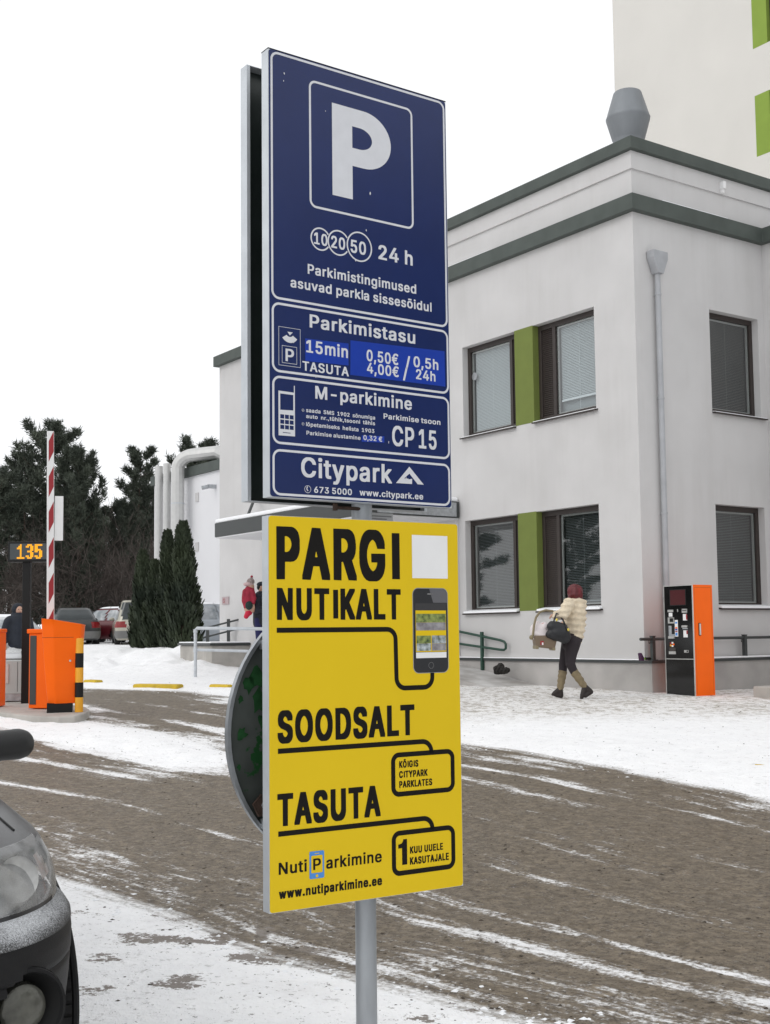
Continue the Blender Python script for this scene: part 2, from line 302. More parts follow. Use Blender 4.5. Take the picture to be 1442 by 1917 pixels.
def terrain_mat():
    m=bpy.data.materials.new('snow_and_slush'); m.use_nodes=True; n=m.node_tree; L=n.links; b=n.nodes['Principled BSDF']
    def N(t,**k):
        q=n.nodes.new(t)
        for a,v in k.items(): setattr(q,a,v)
        return q
    def math_(op,a,b_=None,c=None,clamp=False):
        q=N('ShaderNodeMath',operation=op,use_clamp=clamp)
        for i,v in enumerate((a,b_,c)):
            if v is None: continue
            if isinstance(v,(int,float)): q.inputs[i].default_value=v
            else: L.new(v,q.inputs[i])
        return q.outputs[0]
    def noise(vec,sc,det=5,rough=.6):
        q=N('ShaderNodeTexNoise'); q.inputs['Scale'].default_value=sc; q.inputs['Detail'].default_value=det; q.inputs['Roughness'].default_value=rough; L.new(vec,q.inputs['Vector']); return q.outputs[0]
    def ramp(v,a,b_,o0=0,o1=1):
        q=N('ShaderNodeMapRange',interpolation_type='SMOOTHSTEP'); q.inputs[1].default_value=a; q.inputs[2].default_value=b_; q.inputs[3].default_value=o0; q.inputs[4].default_value=o1; L.new(v,q.inputs[0]); return q.outputs[0]
    def mixc(f,a,b_):
        q=N('ShaderNodeMix',data_type='RGBA')
        for i,v in ((0,f),(6,a),(7,b_)):
            if isinstance(v,tuple): q.inputs[i].default_value=(*v,1)
            elif isinstance(v,(int,float)): q.inputs[i].default_value=v
            else: L.new(v,q.inputs[i])
        return q.outputs[2]
    def scaled(vec,s):
        q=N('ShaderNodeMapping'); q.inputs['Scale'].default_value=s; L.new(vec,q.inputs[0]); return q.outputs[0]
    asd=N('ShaderNodeAttribute',attribute_name='sd').outputs['Fac']; flow=N('ShaderNodeAttribute',attribute_name='flow').outputs['Vector']
    pos=N('ShaderNodeNewGeometry').outputs['Position']
    sx=N('ShaderNodeSeparateXYZ'); L.new(flow,sx.inputs[0]); fn=sx.outputs[0]; ft=sx.outputs[1]
    streakv=scaled(flow,(1,.10,0)); streak2=scaled(flow,(1,.28,0))
    n1=noise(streakv,4.2,7,.68); n2=noise(streak2,13,6,.7); grain=noise(pos,38,4,.7); fine=noise(pos,120,3,.6); mid=noise(pos,5,6,.65); big=noise(pos,.7,4,.5); clod=noise(pos,16,5,.7)
    # slush edge
    e=math_('ADD',asd,math_('MULTIPLY',math_('SUBTRACT',n1,.5),.85)); e=math_('ADD',e,math_('MULTIPLY',math_('SUBTRACT',grain,.5),.30)); edge=ramp(e,-.10,.10)
    px0=N('ShaderNodeSeparateXYZ'); L.new(pos,px0.inputs[0])
    # snow left between the wheel tracks of the road
    sm=math_('ADD',math_('MULTIPLY',n1,.68),math_('MULTIPLY',n2,.36))
    def track(c,wd,amp):      # a ridge of pushed snow that follows the lane
        d=math_('ABSOLUTE',math_('SUBTRACT',math_('ADD',fn,math_('MULTIPLY',math_('SUBTRACT',noise(scaled(flow,(0,.16,0)),1.0,3),.5),.55)),c))
        return math_('MULTIPLY',math_('MULTIPLY',ramp(d,wd,0),amp),ramp(noise(scaled(flow,(.5,.22,0)),1.0,2),.38,.60,.1,1.15))
    right=ramp(px0.outputs[0],-.6,.5)
    for c,wd,amp in ((1.0,.20,.17),(1.42,.15,.15),(2.2,.14,.11),(2.75,.18,.15),(3.55,.20,.20),(4.1,.16,.13),(4.6,.12,.10)): sm=math_('ADD',sm,math_('MULTIPLY',track(c,wd,amp),right if c<1.3 else 1.0))
    sm=math_('ADD',sm,math_('MULTIPLY',math_('SUBTRACT',big,.5),.30))
    sm=math_('ADD',sm,math_('MULTIPLY',math_('SUBTRACT',grain,.5),.34))
    px_=N('ShaderNodeSeparateXYZ'); L.new(pos,px_.inputs[0])
    lane=math_('MULTIPLY',ramp(px_.outputs[1],14.0,17.0),ramp(px_.outputs[0],0.0,-1.6)); sm=math_('ADD',sm,math_('MULTIPLY',track(2.55,.85,.34),lane))
    sm=math_('ADD',sm,math_('MULTIPLY',ramp(asd,-1.3,-.15),.13))
    left=ramp(sm,.628,.75)
    # brown wet slush
    slush=mixc(ramp(clod,.35,.68),(.094,.070,.044),(.255,.207,.147)); slush=mixc(ramp(mid,.3,.7),slush,mixc(.5,slush,(.15,.124,.092)))
    slush=mixc(ramp(n2,.35,.68,0,.35),slush,(.22,.185,.14)); speck=ramp(noise(pos,42,4,.8),.535,.60); clods=ramp(math_('ADD',math_('MULTIPLY',noise(scaled(flow,(1,.6,0)),17,4,.75),.85),math_('MULTIPLY',mid,.15)),.545,.60); slush=mixc(math_('MULTIPLY',clods,.62),slush,(.075,.056,.04)); slush=mixc(math_('MULTIPLY',speck,.8),slush,(.045,.034,.026))
    flake=ramp(math_('ADD',math_('MULTIPLY',noise(scaled(flow,(1,.5,0)),34,4,.8),.8),math_('MULTIPLY',n1,.2)),.575,.65); slush=mixc(math_('MULTIPLY',flake,.38),slush,(.6,.6,.61))
    # snow: clean white, with sand and trodden dirt
    snow=mixc(ramp(mid,.3,.75),(.93,.93,.94),(.985,.985,.988))
    trod=ramp(math_('ADD',math_('MULTIPLY',noise(scaled(pos,(1,1.0,0)),1.3,6,.7),.75),math_('MULTIPLY',grain,.25)),.525,.68)
    nearfar=N('ShaderNodeSeparateXYZ'); L.new(pos,nearfar.inputs[0])
    walk=math_('MULTIPLY',ramp(nearfar.outputs[1],14.4,16.5),ramp(nearfar.outputs[0],-1.2,.6)); walk=math_('MULTIPLY',walk,ramp(nearfar.outputs[1],30,24))
    nearw=ramp(nearfar.outputs[1],8.5,6.5)
    dirtm=math_('MULTIPLY',trod,math_('MAXIMUM',math_('MULTIPLY',walk,.8),math_('MULTIPLY',nearw,.16)))
    dots=ramp(noise(pos,30,4,.75),.625,.655); dots=math_('MULTIPLY',dots,math_('MAXIMUM',math_('MAXIMUM',walk,math_('MULTIPLY',nearw,.8)),.25))
    snow=mixc(math_('MULTIPLY',walk,.28),snow,(.62,.58,.52))
    snow=mixc(math_('MULTIPLY',dirtm,.75),snow,(.30,.25,.20)); snow=mixc(math_('MULTIPLY',dots,.85),snow,(.085,.065,.05))
    tramp=ramp(math_('ADD',math_('MULTIPLY',noise(scaled(pos,(1,.7,0)),7.5,6,.78),.8),math_('MULTIPLY',noise(pos,1.1,3),.2)),.475,.575); snow=mixc(math_('MULTIPLY',tramp,math_('ADD',math_('MULTIPLY',walk,.72),.035)),snow,(.34,.295,.24))
    crumbs=ramp(noise(pos,11,5,.8),.60,.64); snow=mixc(math_('MULTIPLY',crumbs,math_('ADD',math_('MULTIPLY',walk,.6),.30)),snow,(.10,.08,.06))
    vs_=N('ShaderNodeVectorMath',operation='DISTANCE'); vm=N('ShaderNodeMapping'); vm.inputs['Scale'].default_value=(1,1,0); L.new(pos,vm.inputs[0]); L.new(vm.outputs[0],vs_.inputs[0]); vs_.inputs[1].default_value=(-.80,5.95,0)
    stepped=ramp(vs_.outputs['Value'],.95,.25,0,.085)
    patch=ramp(math_('ADD',math_('ADD',noise(scaled(flow,(1.0,.75,0)),4.2,4,.55),stepped),math_('MULTIPLY',math_('SUBTRACT',grain,.5),.42)),.64,.68); snow=mixc(math_('MULTIPLY',patch,math_('MULTIPLY',nearw,.9)),snow,(.17,.14,.115))
    c=mixc(math_('MAXIMUM',edge,math_('MULTIPLY',left,.92)),slush,snow); L.new(c,b.inputs['Base Color'])
    L.new(ramp(edge,0,1,.55,.75),b.inputs['Roughness']); b.inputs['Specular IOR Level'].default_value=.3
    h=math_('ADD',math_('MULTIPLY',clod,.6),math_('MULTIPLY',grain,.4)); h=math_('ADD',h,math_('MULTIPLY',mid,.9))
    bp=N('ShaderNodeBump'); bp.inputs['Strength'].default_value=.85; bp.inputs['Distance'].default_value=.03; L.new(h,bp.inputs['Height']); L.new(bp.outputs[0],b.inputs['Normal'])
    return m
M['terrain']=terrain_mat(); terrain()
# raised concrete island under the barrier
def island():
    mb=MB(); pts=[(gp(px,py,.1)[0],gp(px,py,.1)[1]) for px,py in [(-60,1322),(0,1333),(40,1338),(75,1341),(110,1342),(140,1340),(160,1334),(168,1328),(160,1323),(140,1320),(90,1315),(30,1306),(-60,1296)]]
    P=[(x,y) for x,y in pts]; zt=float(np.mean([gbase(x,y) for x,y in P]))+.09
    mb.prism(P,lambda p,d:(p[0],p[1],d+gbase(p[0],p[1])),-.3,.10)
    return struct(mb.build('traffic_island',M['concrete'],bevel=.02))
island()
def kerb(px0,px1,py,w,h,label):
    a=gp(px0,py);b=gp(px1,py+ (2 if px1>1000 else 1)); d=Vector(b-a); l=d.length; rz=math.atan2(d.y,d.x)
    mb=MB(); mb.box(0,l,-w/2,w/2,-.2,h); o=mb.build('kerb_stone',M['kerb_yellow'],bevel=.03); o.location=(a[0],a[1],float(gbase(a[0],a[1]))); o.rotation_euler=(0,-math.atan2(d.z,math.hypot(d.x,d.y)),rz)
    tag(o,label,'kerb','yellow painted kerb stones')
kerb(255,338,1289,.26,.085,'long yellow painted kerb stone bare of snow beyond the exit lane')
kerb(163,186,1282,.2,.10,'short stub of yellow kerb beside the striped bollard')
kerb(396,432,1288,.16,.07,'thin strip of yellow kerb just left of the yellow poster')
kerb(1408,1455,1441,.10,.05,'yellow kerb end poking out of the snow in front of the ticket machine')
# loose crumbs: lumps of pushed snow along the slush edges, dark clods and grit on the road and snow
def crumbs(name,n,m,lo,hi,pick,seed):
    rs=np.random.RandomState(seed); P=np.column_stack([rs.uniform(-9,9,n*14),4.3+rs.rand(n*14)**1.7*20]); sd,nn,t,dn=roadfield(P); ok=pick(sd,P,rs); P=P[ok][:n]; sd,nn,t=sd[ok][:n],nn[ok][:n],t[ok][:n]; z=height(P,sd,nn,t); mb=MB()
    for (x,y),h in zip(P,z):
        r=lo+(hi-lo)*rs.rand()**3; q=rs.uniform(.6,1.3,6)*r; a=rs.rand()*6.28; c,s=math.cos(a),math.sin(a)
        v=[(q[0],0,.1*r),(0,q[1],0),(-q[2],.2*r,.1*r),(0,-q[3],0),(.2*r,.1*r,.42*q[4]),(0,0,-.5*q[5])]
        mb.add([(x+c*p-s*w_,y+s*p+c*w_,h+k) for p,w_,k in v],[(0,1,4),(1,2,4),(2,3,4),(3,0,4),(1,0,5),(2,1,5),(3,2,5),(0,3,5)])
    o=raw(name,mb.v,mb.f,m); o['kind']='stuff'; return o
crumbs('snow_crumbs',2600,M['snow'],.004,.024,lambda sd,P,rs:(np.abs(sd-.05)<.05+.35*rs.rand(len(sd))**2),5)
crumbs('dirt_clods',7000,mat('dark_wet_grit',(.055,.042,.030),.8,0,.3,20),.003,.015,lambda sd,P,rs:(sd<.25)|(rs.rand(len(sd))<.25),8)
# ================================================================== BUILDINGS (local X runs along the right-hand wall, local Y along the entrance wall)
CN=np.array([4.033,19.3,0]); BROT=PI/2-.960743607
bx_=np.array([math.cos(BROT),math.sin(BROT),0]); by_=np.array([-math.sin(BROT),math.cos(BROT),0])
def bloc(p): q=np.asarray(p)-CN; return np.array([q@bx_,q@by_,q[2]])
def onx(px,py,X):     # point of the wall plane local x = X seen at a survey pixel
    d=ray(px,py); k=((CN-EYE)@bx_+X)/(d@bx_); return bloc(EYE+k*d)
def ony(px,py,Y):
    d=ray(px,py); k=((CN-EYE)@by_+Y)/(d@by_); return bloc(EYE+k*d)
def wall_holes(mb,pl,u0,u1,z0,z1,holes,depth,inward):
    """wall face with openings; pl(u,d,z) maps to local space, reveals go to depth"""
    us=sorted({u0,u1,*[h[0] for h in holes],*[h[1] for h in holes]}); zs=sorted({z0,z1,*[h[2] for h in holes],*[h[3] for h in holes]})
    for a,b in zip(us[:-1],us[1:]):
        for c,d in zip(zs[:-1],zs[1:]):
            if any(h[0]<=a and b<=h[1] and h[2]<=c and d<=h[3] for h in holes): continue
            mb.quad(pl(a,0,c),pl(b,0,c),pl(b,0,d),pl(a,0,d))
    for a,b,c,d in holes:
        D=depth
        mb.quad(pl(a,0,c),pl(a,D,c),pl(a,D,d),pl(a,0,d)); mb.quad(pl(b,0,c),pl(b,D,c),pl(b,D,d),pl(b,0,d))
        mb.quad(pl(a,0,c),pl(b,0,c),pl(b,D,c),pl(a,D,c)); mb.quad(pl(a,0,d),pl(b,0,d),pl(b,D,d),pl(a,D,d))
bld=thing('clinic_building','pale grey rendered two storey building with dark flashing bands and olive panels between its windows','building',CN,BROT)
X1=3.21
Lp=lambda u,d,z:(d,u,z); Rp=lambda u,d,z:(u,d,z)
LH=[(.92,2.44,1.88,3.59),(2.92,4.42,1.88,3.59),(.92,2.44,5.17,6.88),(2.92,4.42,5.17,6.88)]
RH=[(1.775,3.04,1.88,3.59),(1.775,3.04,5.15,6.88)]
mb=MB(); wall_holes(mb,Lp,0,9.2,-.2,9.15,LH,.30,1); wall_holes(mb,Rp,0,X1,-.2,9.15,RH,.30,1)
mb.box(X1,9,-3.0,12,-.2,8.3)                                   # wing that comes forward on the right
mb.box(.8,9.3,.8,12,-.2,9.1); mb.quad((X1,0,8.2),(9.4,0,8.2),(9.4,0,9.15),(X1,0,9.15))                                    # core behind the rooms
mb.build('wall',M['wall'],bld)
# left wing beside the entrance
pw=onx(411,900,-.6); zt=onx(411,668,-.6)[2]
mb=MB(); mb.box(-.6,6,9.2,pw[1],-.2,zt-.1); mb.build('wall',M['wall'],bld,bevel=.01)['label']='pale wall of the entrance wing'
mb=MB(); mb.box(-.72,6.1,9.1,pw[1]+.10,zt-.25,zt); mb.build('roof_band',M['band'],bld,bevel=.008)
def band(z0,z1,o,t,x1=9.5,y1=9.3):
    mb=MB(); poly=[(-o,-o),(x1,-o),(x1,t),(t,t),(t,y1),(-o,y1)]
    mb.prism(poly,lambda p,d:(p[0],p[1],d),z0,z1); return mb
mb=MB(); o=.12
mb.prism([(-o,-o),(X1-o,-o),(X1-o,-3.12),(X1+.2,-3.12),(X1+.2,.1),(.1,.1),(.1,9.35),(-o,9.35)],lambda p,d:(p[0],p[1],d),8.225,8.485)
mb.build('cornice_band',M['band'],bld,bevel=.006)
band(9.225,9.425,.12,.15,9.5,12).build('parapet_band',M['band'],bld,bevel=.006)
band(8.93,9.222,.035,.1,9.4,11.9).build('parapet_wall',M['wall'],bld)
for q in ((X1-.14,X1+.6,-3.1,-.3,8.49,8.53),(.6,2.2,-.115,-.02,8.488,8.50),(-.115,-.03,3.5,5.2,8.488,8.498)): MB().box(*q).build('snow_layer',M['snow'],bld,bevel=.004)
mb=MB(); mb.box(2.1,2.17,-.13,-.035,9.0,9.13); mb.box(2.11,2.16,-.10,-.035,8.93,9.0); mb.build('wall_lamp',M['white'],bld,bevel=.008)
# plinth and its snowy ledge
mb=MB(); mb.box(-.06,.02,-.20,7.0,-.3,1.0); mb.box(.02,X1-.02,-.20,0,-.3,1.0); mb.box(X1-.02,9,-3.3,-.0,-.3,1.0); mb.build('plinth',M['plinth'],bld)
mb=MB(); mb.box(-.09,.0,-.23,4.9,1.0,1.045); mb.box(.0,X1-.05,-.23,-.002,1.0,1.045); mb.box(X1-.05,9,-3.33,-3.0,1.0,1.045); mb.build('ledge_flashing',M['rail_dark'],bld)
for q in ((-.085,-.004,.05,4.8,1.046,1.064),(.95,X1-.06,-.215,-.03,1.046,1.072)): MB().box(*q).build('snow_layer',M['snow'],bld,bevel=.006)
# windows: frame > pane, blind, sill, vent panel, snow
def window(pl,u0,u1,z0,z1,near,closed,blindz,panel,nm):
    """panel: width of the louvred brown panel at the side given by near (0: at u0, 1: at u1)"""
    D=.13; f=MB(); t=.075
    def bar(a,b,c,d,y0=D,y1=D+.07): f.add([pl(a,y0,c),pl(b,y0,c),pl(b,y1,c),pl(a,y1,c),pl(a,y0,d),pl(b,y0,d),pl(b,y1,d),pl(a,y1,d)],[(3,2,1,0),(4,5,6,7),(0,1,5,4),(1,2,6,5),(2,3,7,6),(3,0,4,7)])
    bar(u0,u1,z0,z0+t); bar(u0,u1,z1-t*1.2,z1); bar(u0,u0+t,z0+t,z1-t*1.2); bar(u1-t,u1,z0+t,z1-t*1.2)
    g0,g1=u0+t,u1-t
    if panel:
        if near: bar(u1-panel-t,u1-panel,z0+t,z1-t*1.2); g1=u1-panel-t; p0,p1=u1-panel,u1-t
        else: bar(u0+panel,u0+panel+t,z0+t,z1-t*1.2); g0=u0+panel+t; p0,p1=u0+t,u0+panel
    o=f.build('window',M['frame'],bld,bevel=.005)
    if panel:
        v=MB(); n=44
        for k in range(n):
            c=z0+t+(z1-z0-2.2*t)*k/n; h=(z1-z0-2.2*t)/n
            v.add([pl(p0,D+.012,c),pl(p1,D+.012,c),pl(p1,D+.03,c+h),pl(p0,D+.03,c+h),pl(p0,D+.03,c),pl(p1,D+.03,c)],[(0,1,2,3),(0,4,5,1)])
        v.build('vent_panel',M['frame'],o)
    a,b=z0+t,z1-t*1.2
    v=MB(); s=.028                                                # pale inner sash
    for q in ((g0,g0+s,a,b),(g1-s,g1,a,b),(g0+s,g1-s,a,a+s),(g0+s,g1-s,b-s,b)):
        v.add([pl(q[0],D+.05,q[2]),pl(q[1],D+.05,q[2]),pl(q[1],D+.075,q[2]),pl(q[0],D+.075,q[2]),pl(q[0],D+.05,q[3]),pl(q[1],D+.05,q[3]),pl(q[1],D+.075,q[3]),pl(q[0],D+.075,q[3])],[(3,2,1,0),(4,5,6,7),(0,1,5,4),(1,2,6,5),(2,3,7,6),(3,0,4,7)])
    v.build('sash',M['sash'],o)
    v=MB(); v.quad(pl(g0,D+.035,a),pl(g1,D+.035,a),pl(g1,D+.035,b),pl(g0,D+.035,b)); v.build('pane',M['glass'],o)
    v=MB(); zb=a+(b-a)*blindz; n=int((b-zb)/.027); tilt=.8 if closed else .30
    for k in range(n):
        c=zb+(b-zb)*(k+.5)/n; dz=.0125*tilt*1.35; dy=.012
        v.quad(pl(g0+.05,D+.10-dy,c-dz),pl(g1-.05,D+.10-dy,c-dz),pl(g1-.05,D+.10+dy,c+dz),pl(g0+.05,D+.10+dy,c+dz))
    if blindz>0: v.quad(pl(g0+.05,D+.085,zb-.03),pl(g1-.05,D+.085,zb-.03),pl(g1-.05,D+.085,zb),pl(g0+.05,D+.085,zb))
    um=(g0+g1)/2; v.quad(pl(um-.003,D+.082,a),pl(um+.003,D+.082,a),pl(um+.003,D+.082,b),pl(um-.003,D+.082,b))
    v.build('blind',M['blind_closed'] if closed else M['blind'],o)
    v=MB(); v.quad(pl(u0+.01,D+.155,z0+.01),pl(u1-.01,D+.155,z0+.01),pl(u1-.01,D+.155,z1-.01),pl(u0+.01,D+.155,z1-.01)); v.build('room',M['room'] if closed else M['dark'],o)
    v=MB(); e0,e1=(u0-.04,u1-.002) if near==1 else (u0,u1+.04)
    if pl is Rp: e0,e1=u0,u1+.10
    v.add([pl(e0,-.07,z0-.045),pl(e1,-.07,z0-.045),pl(e1,D,z0-.012),pl(e0,D,z0-.012),pl(e0,-.07,z0-.02),pl(e1,-.07,z0-.02),pl(e1,D,z0+.012),pl(e0,D,z0+.012)],[(3,2,1,0),(4,5,6,7),(0,1,5,4),(1,2,6,5),(2,3,7,6),(3,0,4,7)])
    v.build('sill',M['frame'],o)
    v=MB(); h=.035 if z0<3 else .012; v.add([pl(e0+.02,-.065,z0-.018),pl(e1-.02,-.065,z0-.018),pl(e1-.02,D-.01,z0+.013),pl(e0+.02,D-.01,z0+.013),pl(e0+.02,-.06,z0-.018+h),pl(e1-.02,-.06,z0-.018+h),pl(e1-.02,D-.01,z0+.013+h),pl(e0+.02,D-.01,z0+.013+h)],[(3,2,1,0),(4,5,6,7),(0,1,5,4),(1,2,6,5),(2,3,7,6),(3,0,4,7)])
    v.build('snow_layer',M['snow'],o,bevel=.004)
    return o
M['sash']=mat('pale_sash',(.36,.36,.34),.6)
window(Lp,2.92,4.42,5.17,6.88,0,True,0,.22,'a'); window(Lp,.92,2.44,5.17,6.88,1,True,.16,.36,'b')
window(Lp,2.92,4.42,1.88,3.59,0,False,0,.22,'c'); window(Lp,.92,2.44,1.88,3.59,1,False,.05,.36,'d')
window(Rp,1.775,3.04,5.15,6.88,2,False,0,0,'e'); window(Rp,1.775,3.04,1.88,3.59,2,False,.02,0,'f')
mb=MB(); q=onx(890,705,.18); mb.lathe([(.001,.16),(.075,.16),(.075,.168),(.001,.168)],(0,q[1],q[2]),20,'x'); mb.build('window_sticker',M['galv'],bld)
for a,b in ((5.165,6.885),(1.875,3.595)):                         # olive panels filling the gap between each pair
    mb=MB(); mb.box(-.004,.29,2.437,2.923,a,b); mb.build('olive_panel',M['green'],bld)
# downpipe with hopper
M['pipe']=mat('grey_downpipe',(.40,.41,.43),.6,.1,.10,4,spec=.3)
mb=MB(); mb.tube([(.46,-.075,1.1),(.46,-.075,7.25)],.047,14); mb.build('downpipe',M['pipe'],bld,True)
mb=MB(); mb.prism([(.40,7.25),(.52,7.25),(.63,7.50),(.63,7.62),(.29,7.62),(.29,7.50)],lambda p,d:(p[0],d,p[1]),-.16,-.01); mb.build('hopper',M['pipe'],bld,bevel=.008)
for z in (2.0,3.35,5.2,6.9):
    mb=MB(); mb.lathe([(.050,z),(.054,z+.004),(.054,z+.03),(.050,z+.034)],(.46,-.075,0),14); mb.box(.45,.47,-.03,0,z,z+.03); mb.build('pipe_bracket',M['pipe'],bld)
# roof vent
q=bloc(at(1177,262,22.2)); s=22.2/2303.2
zb=q[2]; prof=[(28*s,-.9),(30*s,-.02),(31*s,0),(42*s,39*s),(42.5*s,42*s),(41*s,45*s),(27*s,92*s),(26*s,93*s),(24*s,90*s),(22*s,70*s)]
mb=MB(); mb.lathe(prof,(q[0],q[1],zb),28); mb.build('roof_vent',mat('weathered_zinc',(.22,.235,.25),.55,.35,.12,3,stretch=(1,1,.3)),bld,True)
# entrance canopy
qf=onx(402,990,-2.0); zc1=onx(402,980,-2.0)[2]; zc0=onx(402,1006,-2.0)[2]
mb=MB(); mb.box(-2.0,-.02,4.56,qf[1],zc0,zc1); mb.build('canopy',M['rail_dark'],bld,bevel=.01)
mb=MB(); mb.box(-1.98,-.02,4.60,qf[1]-.02,zc0-.025,zc0-.002); mb.build('canopy_soffit',M['wall_white'],bld); MB().box(-1.9,-.10,4.545,4.559,zc0+.02,zc1-.02).build('canopy_end',M['galv'],bld)
mb=MB(); mb.box(-2.0,-.03,4.58,qf[1]-.01,zc1+.002,zc1+.09); mb.build('snow_layer',M['snow'],bld,bevel=.03)
mb=MB(); q=onx(470,950,-1.2); mb.tube([tuple(onx(463,968,-1.3)),tuple(onx(480,925,-.6))],.035,8); mb.build('canopy_strut',M['rail_dark'],bld)
mb=MB(); mb.box(-.055,0,4.62,5.9,1.05,4.0); mb.build('entrance_frame',M['wall'],bld)
mb=MB(); mb.box(-.02,.2,5.9,8.6,.7,zc0-.1); mb.build('entrance_door',M['dark'],bld)
# no smoking plate on the entrance wing
q0=onx(416,1132,-.615);q1=onx(428.5,1117,-.615)
mb=MB(); mb.box(-.62,-.602,q1[1],q0[1],q0[2],q1[2]); pl_=mb.build('notice_plate',mat('pink_plate',(.42,.33,.34),.5),bld)
mb=MB(); yc=q0[1]*.68+q1[1]*.32; zc=(q0[2]+q1[2])/2; rr=(q1[2]-q0[2])*.30
def ring(mb,c,r0,r1,x,n=24):
    vs=[];fs=[]
    for k in range(n):
        a=2*PI*k/n
        for r in (r0,r1): vs.append((x,c[0]+r*math.cos(a),c[1]+r*math.sin(a)))
    for k in range(n): j=(k+1)%n; fs.append((2*k,2*k+1,2*j+1,2*j))
    mb.add(vs,fs)
ring(mb,(yc,zc),rr*.75,rr,-.623); mb.quad((-.623,yc-rr*.6,zc-rr*.5),(-.623,yc-rr*.5,zc-rr*.62),(-.623,yc+rr*.62,zc+rr*.5),(-.623,yc+rr*.5,zc+rr*.62)); mb.build('prohibition_ring',M['red'],pl_)
# ------------------------------------------------------------------ tower block behind
tw=thing('tower_block','tall cream rendered block with leaf green window panels rising behind the low building','building',CN,BROT)
XT=bloc(at(1148,100,41.))[0]; q=onx(1148,60,XT); yfar=q[1]
gp0=onx(1410,92,XT);gp1=onx(1436,80,XT); stor=onx(1414,295,XT)[2]; st=gp0[2]-stor
y_hi,y_lo=gp0[1],gp1[1]; hh=onx(1414,180,XT)[2]-stor; zs=[stor+st*k for k in range(-3,4)]
holes=[(y_lo-1.5,y_hi,z,z+hh) for z in zs if z>3]
mb=MB(); TL=lambda u,d,z:(XT+d,u,z); wall_holes(mb,TL,-14,yfar,0,stor+st*3+2.6,holes,.25,1)
mb.box(XT+.5,XT+14,-14,yfar-.5,0,stor+st*3+2.5); mb.quad((XT,yfar,0),(XT+14,yfar,0),(XT+14,yfar,stor+st*3+2.6),(XT,yfar,stor+st*3+2.6)); mb.build('wall',M['wall_tower'],tw)
mb=MB(); mb.box(XT-.1,XT+14,-14.1,yfar+.1,stor+st*3+2.6,stor+st*3+2.85); mb.build('roof',M['band'],tw)
for h in holes:
    mb=MB(); mb.box(XT-.003,XT+.24,y_lo-.02,y_hi+.003,h[2]-.003,h[3]+.003); mb.build('green_panel',M['green_bright'],tw)
    mb=MB(); mb.box(XT+.14,XT+.2,h[0],y_lo-.03,h[2],h[3]); wf=mb.build('window',M['frame'],tw)
    mb=MB(); mb.box(XT+.135,XT+.138,h[0]+.1,y_lo-.13,h[2]+.1,h[3]-.1); mb.build('pane',M['black_gloss'],wf)
# ------------------------------------------------------------------ white hall with ducts, far left
hall=thing('white_hall','bright white windowless hall with dark roof edge behind the thuja trees','building',CN,BROT)
XH=bloc(at(411,900,42.))[0]; q=onx(357,872,XH); zr=onx(411,862,XH)[2]; ye=onx(289,1000,XH)[1]; yn=onx(480,1000,XH)[1]
mb=MB(); mb.box(XH,XH+16,yn,ye,0,zr-.02); mb.build('wall',M['wall_white'],hall)
mb=MB(); mb.box(XH-.12,XH+16,yn-.1,ye+.1,zr-.32,zr+.02); mb.build('roof_band',M['band'],hall)
for px,py in ((370,931),(370,1024),(371,1105)):
    a=onx(px,py,XH); mb=MB(); mb.box(XH-.03,XH+.01,a[1]-.12,a[1]+.12,a[2]-.16,a[2]+.16); mb.build('wall_vent',M['wall'],hall)
a=onx(404,912,XH); mb=MB(); mb.box(XH-.3,XH,a[1]-.06,a[1]+.06,a[2]-.05,a[2]+.08); mb.tube([(XH-.3,a[1],a[2]),(XH-.5,a[1]+.05,a[2]-.05)],.07,8); mb.build('wall_camera',M['galv'],hall)
xd=XH-.45
for px,wd,pt in ((298,15,873),(313,14,868)):
    a=onx(px,pt,xd); r=wd/2*(at(px,pt,30)[1]*0+float((CN+bx_*a[0]+by_*a[1])[1]))/2303.2
    mb=MB(); mb.tube([(xd,a[1],.8),(xd,a[1],a[2])],r,16); mb.build('duct',M['duct'] if 'duct' in M else M.setdefault('duct',mat('white_metal_duct',(.58,.58,.57),.45,.35,.05,6)),hall,True)
a=onx(333,878,xd); r=12.5*float((CN+bx_*a[0]+by_*a[1])[1])/2303.2; zt=a[2]; pts=[(xd,a[1],.8),(xd,a[1],zt)]
for k in range(1,7):
    t=PI/2*k/6; pts.append((xd+r*2.0*(1-math.cos(t))*.8,a[1]-r*2.0*(1-math.cos(t)),zt+r*2.0*math.sin(t)))
l=pts[-1]; pts+=[(l[0]+.5,l[1]-.9,l[2]+.02),(l[0]+.8,l[1]-1.3,l[2]-.25),(l[0]+.95,l[1]-1.5,l[2]-.8)]
mb=MB(); mb.tube(pts,r,12); mb.build('duct',M['duct'],hall,False)
for z in (2,4.2,6.2): 
    mb=MB(); mb.tube([(xd,a[1],z),(xd,a[1],z+.04)],r*1.04,14); mb.build('duct_seam',M['galv_pale'],hall)
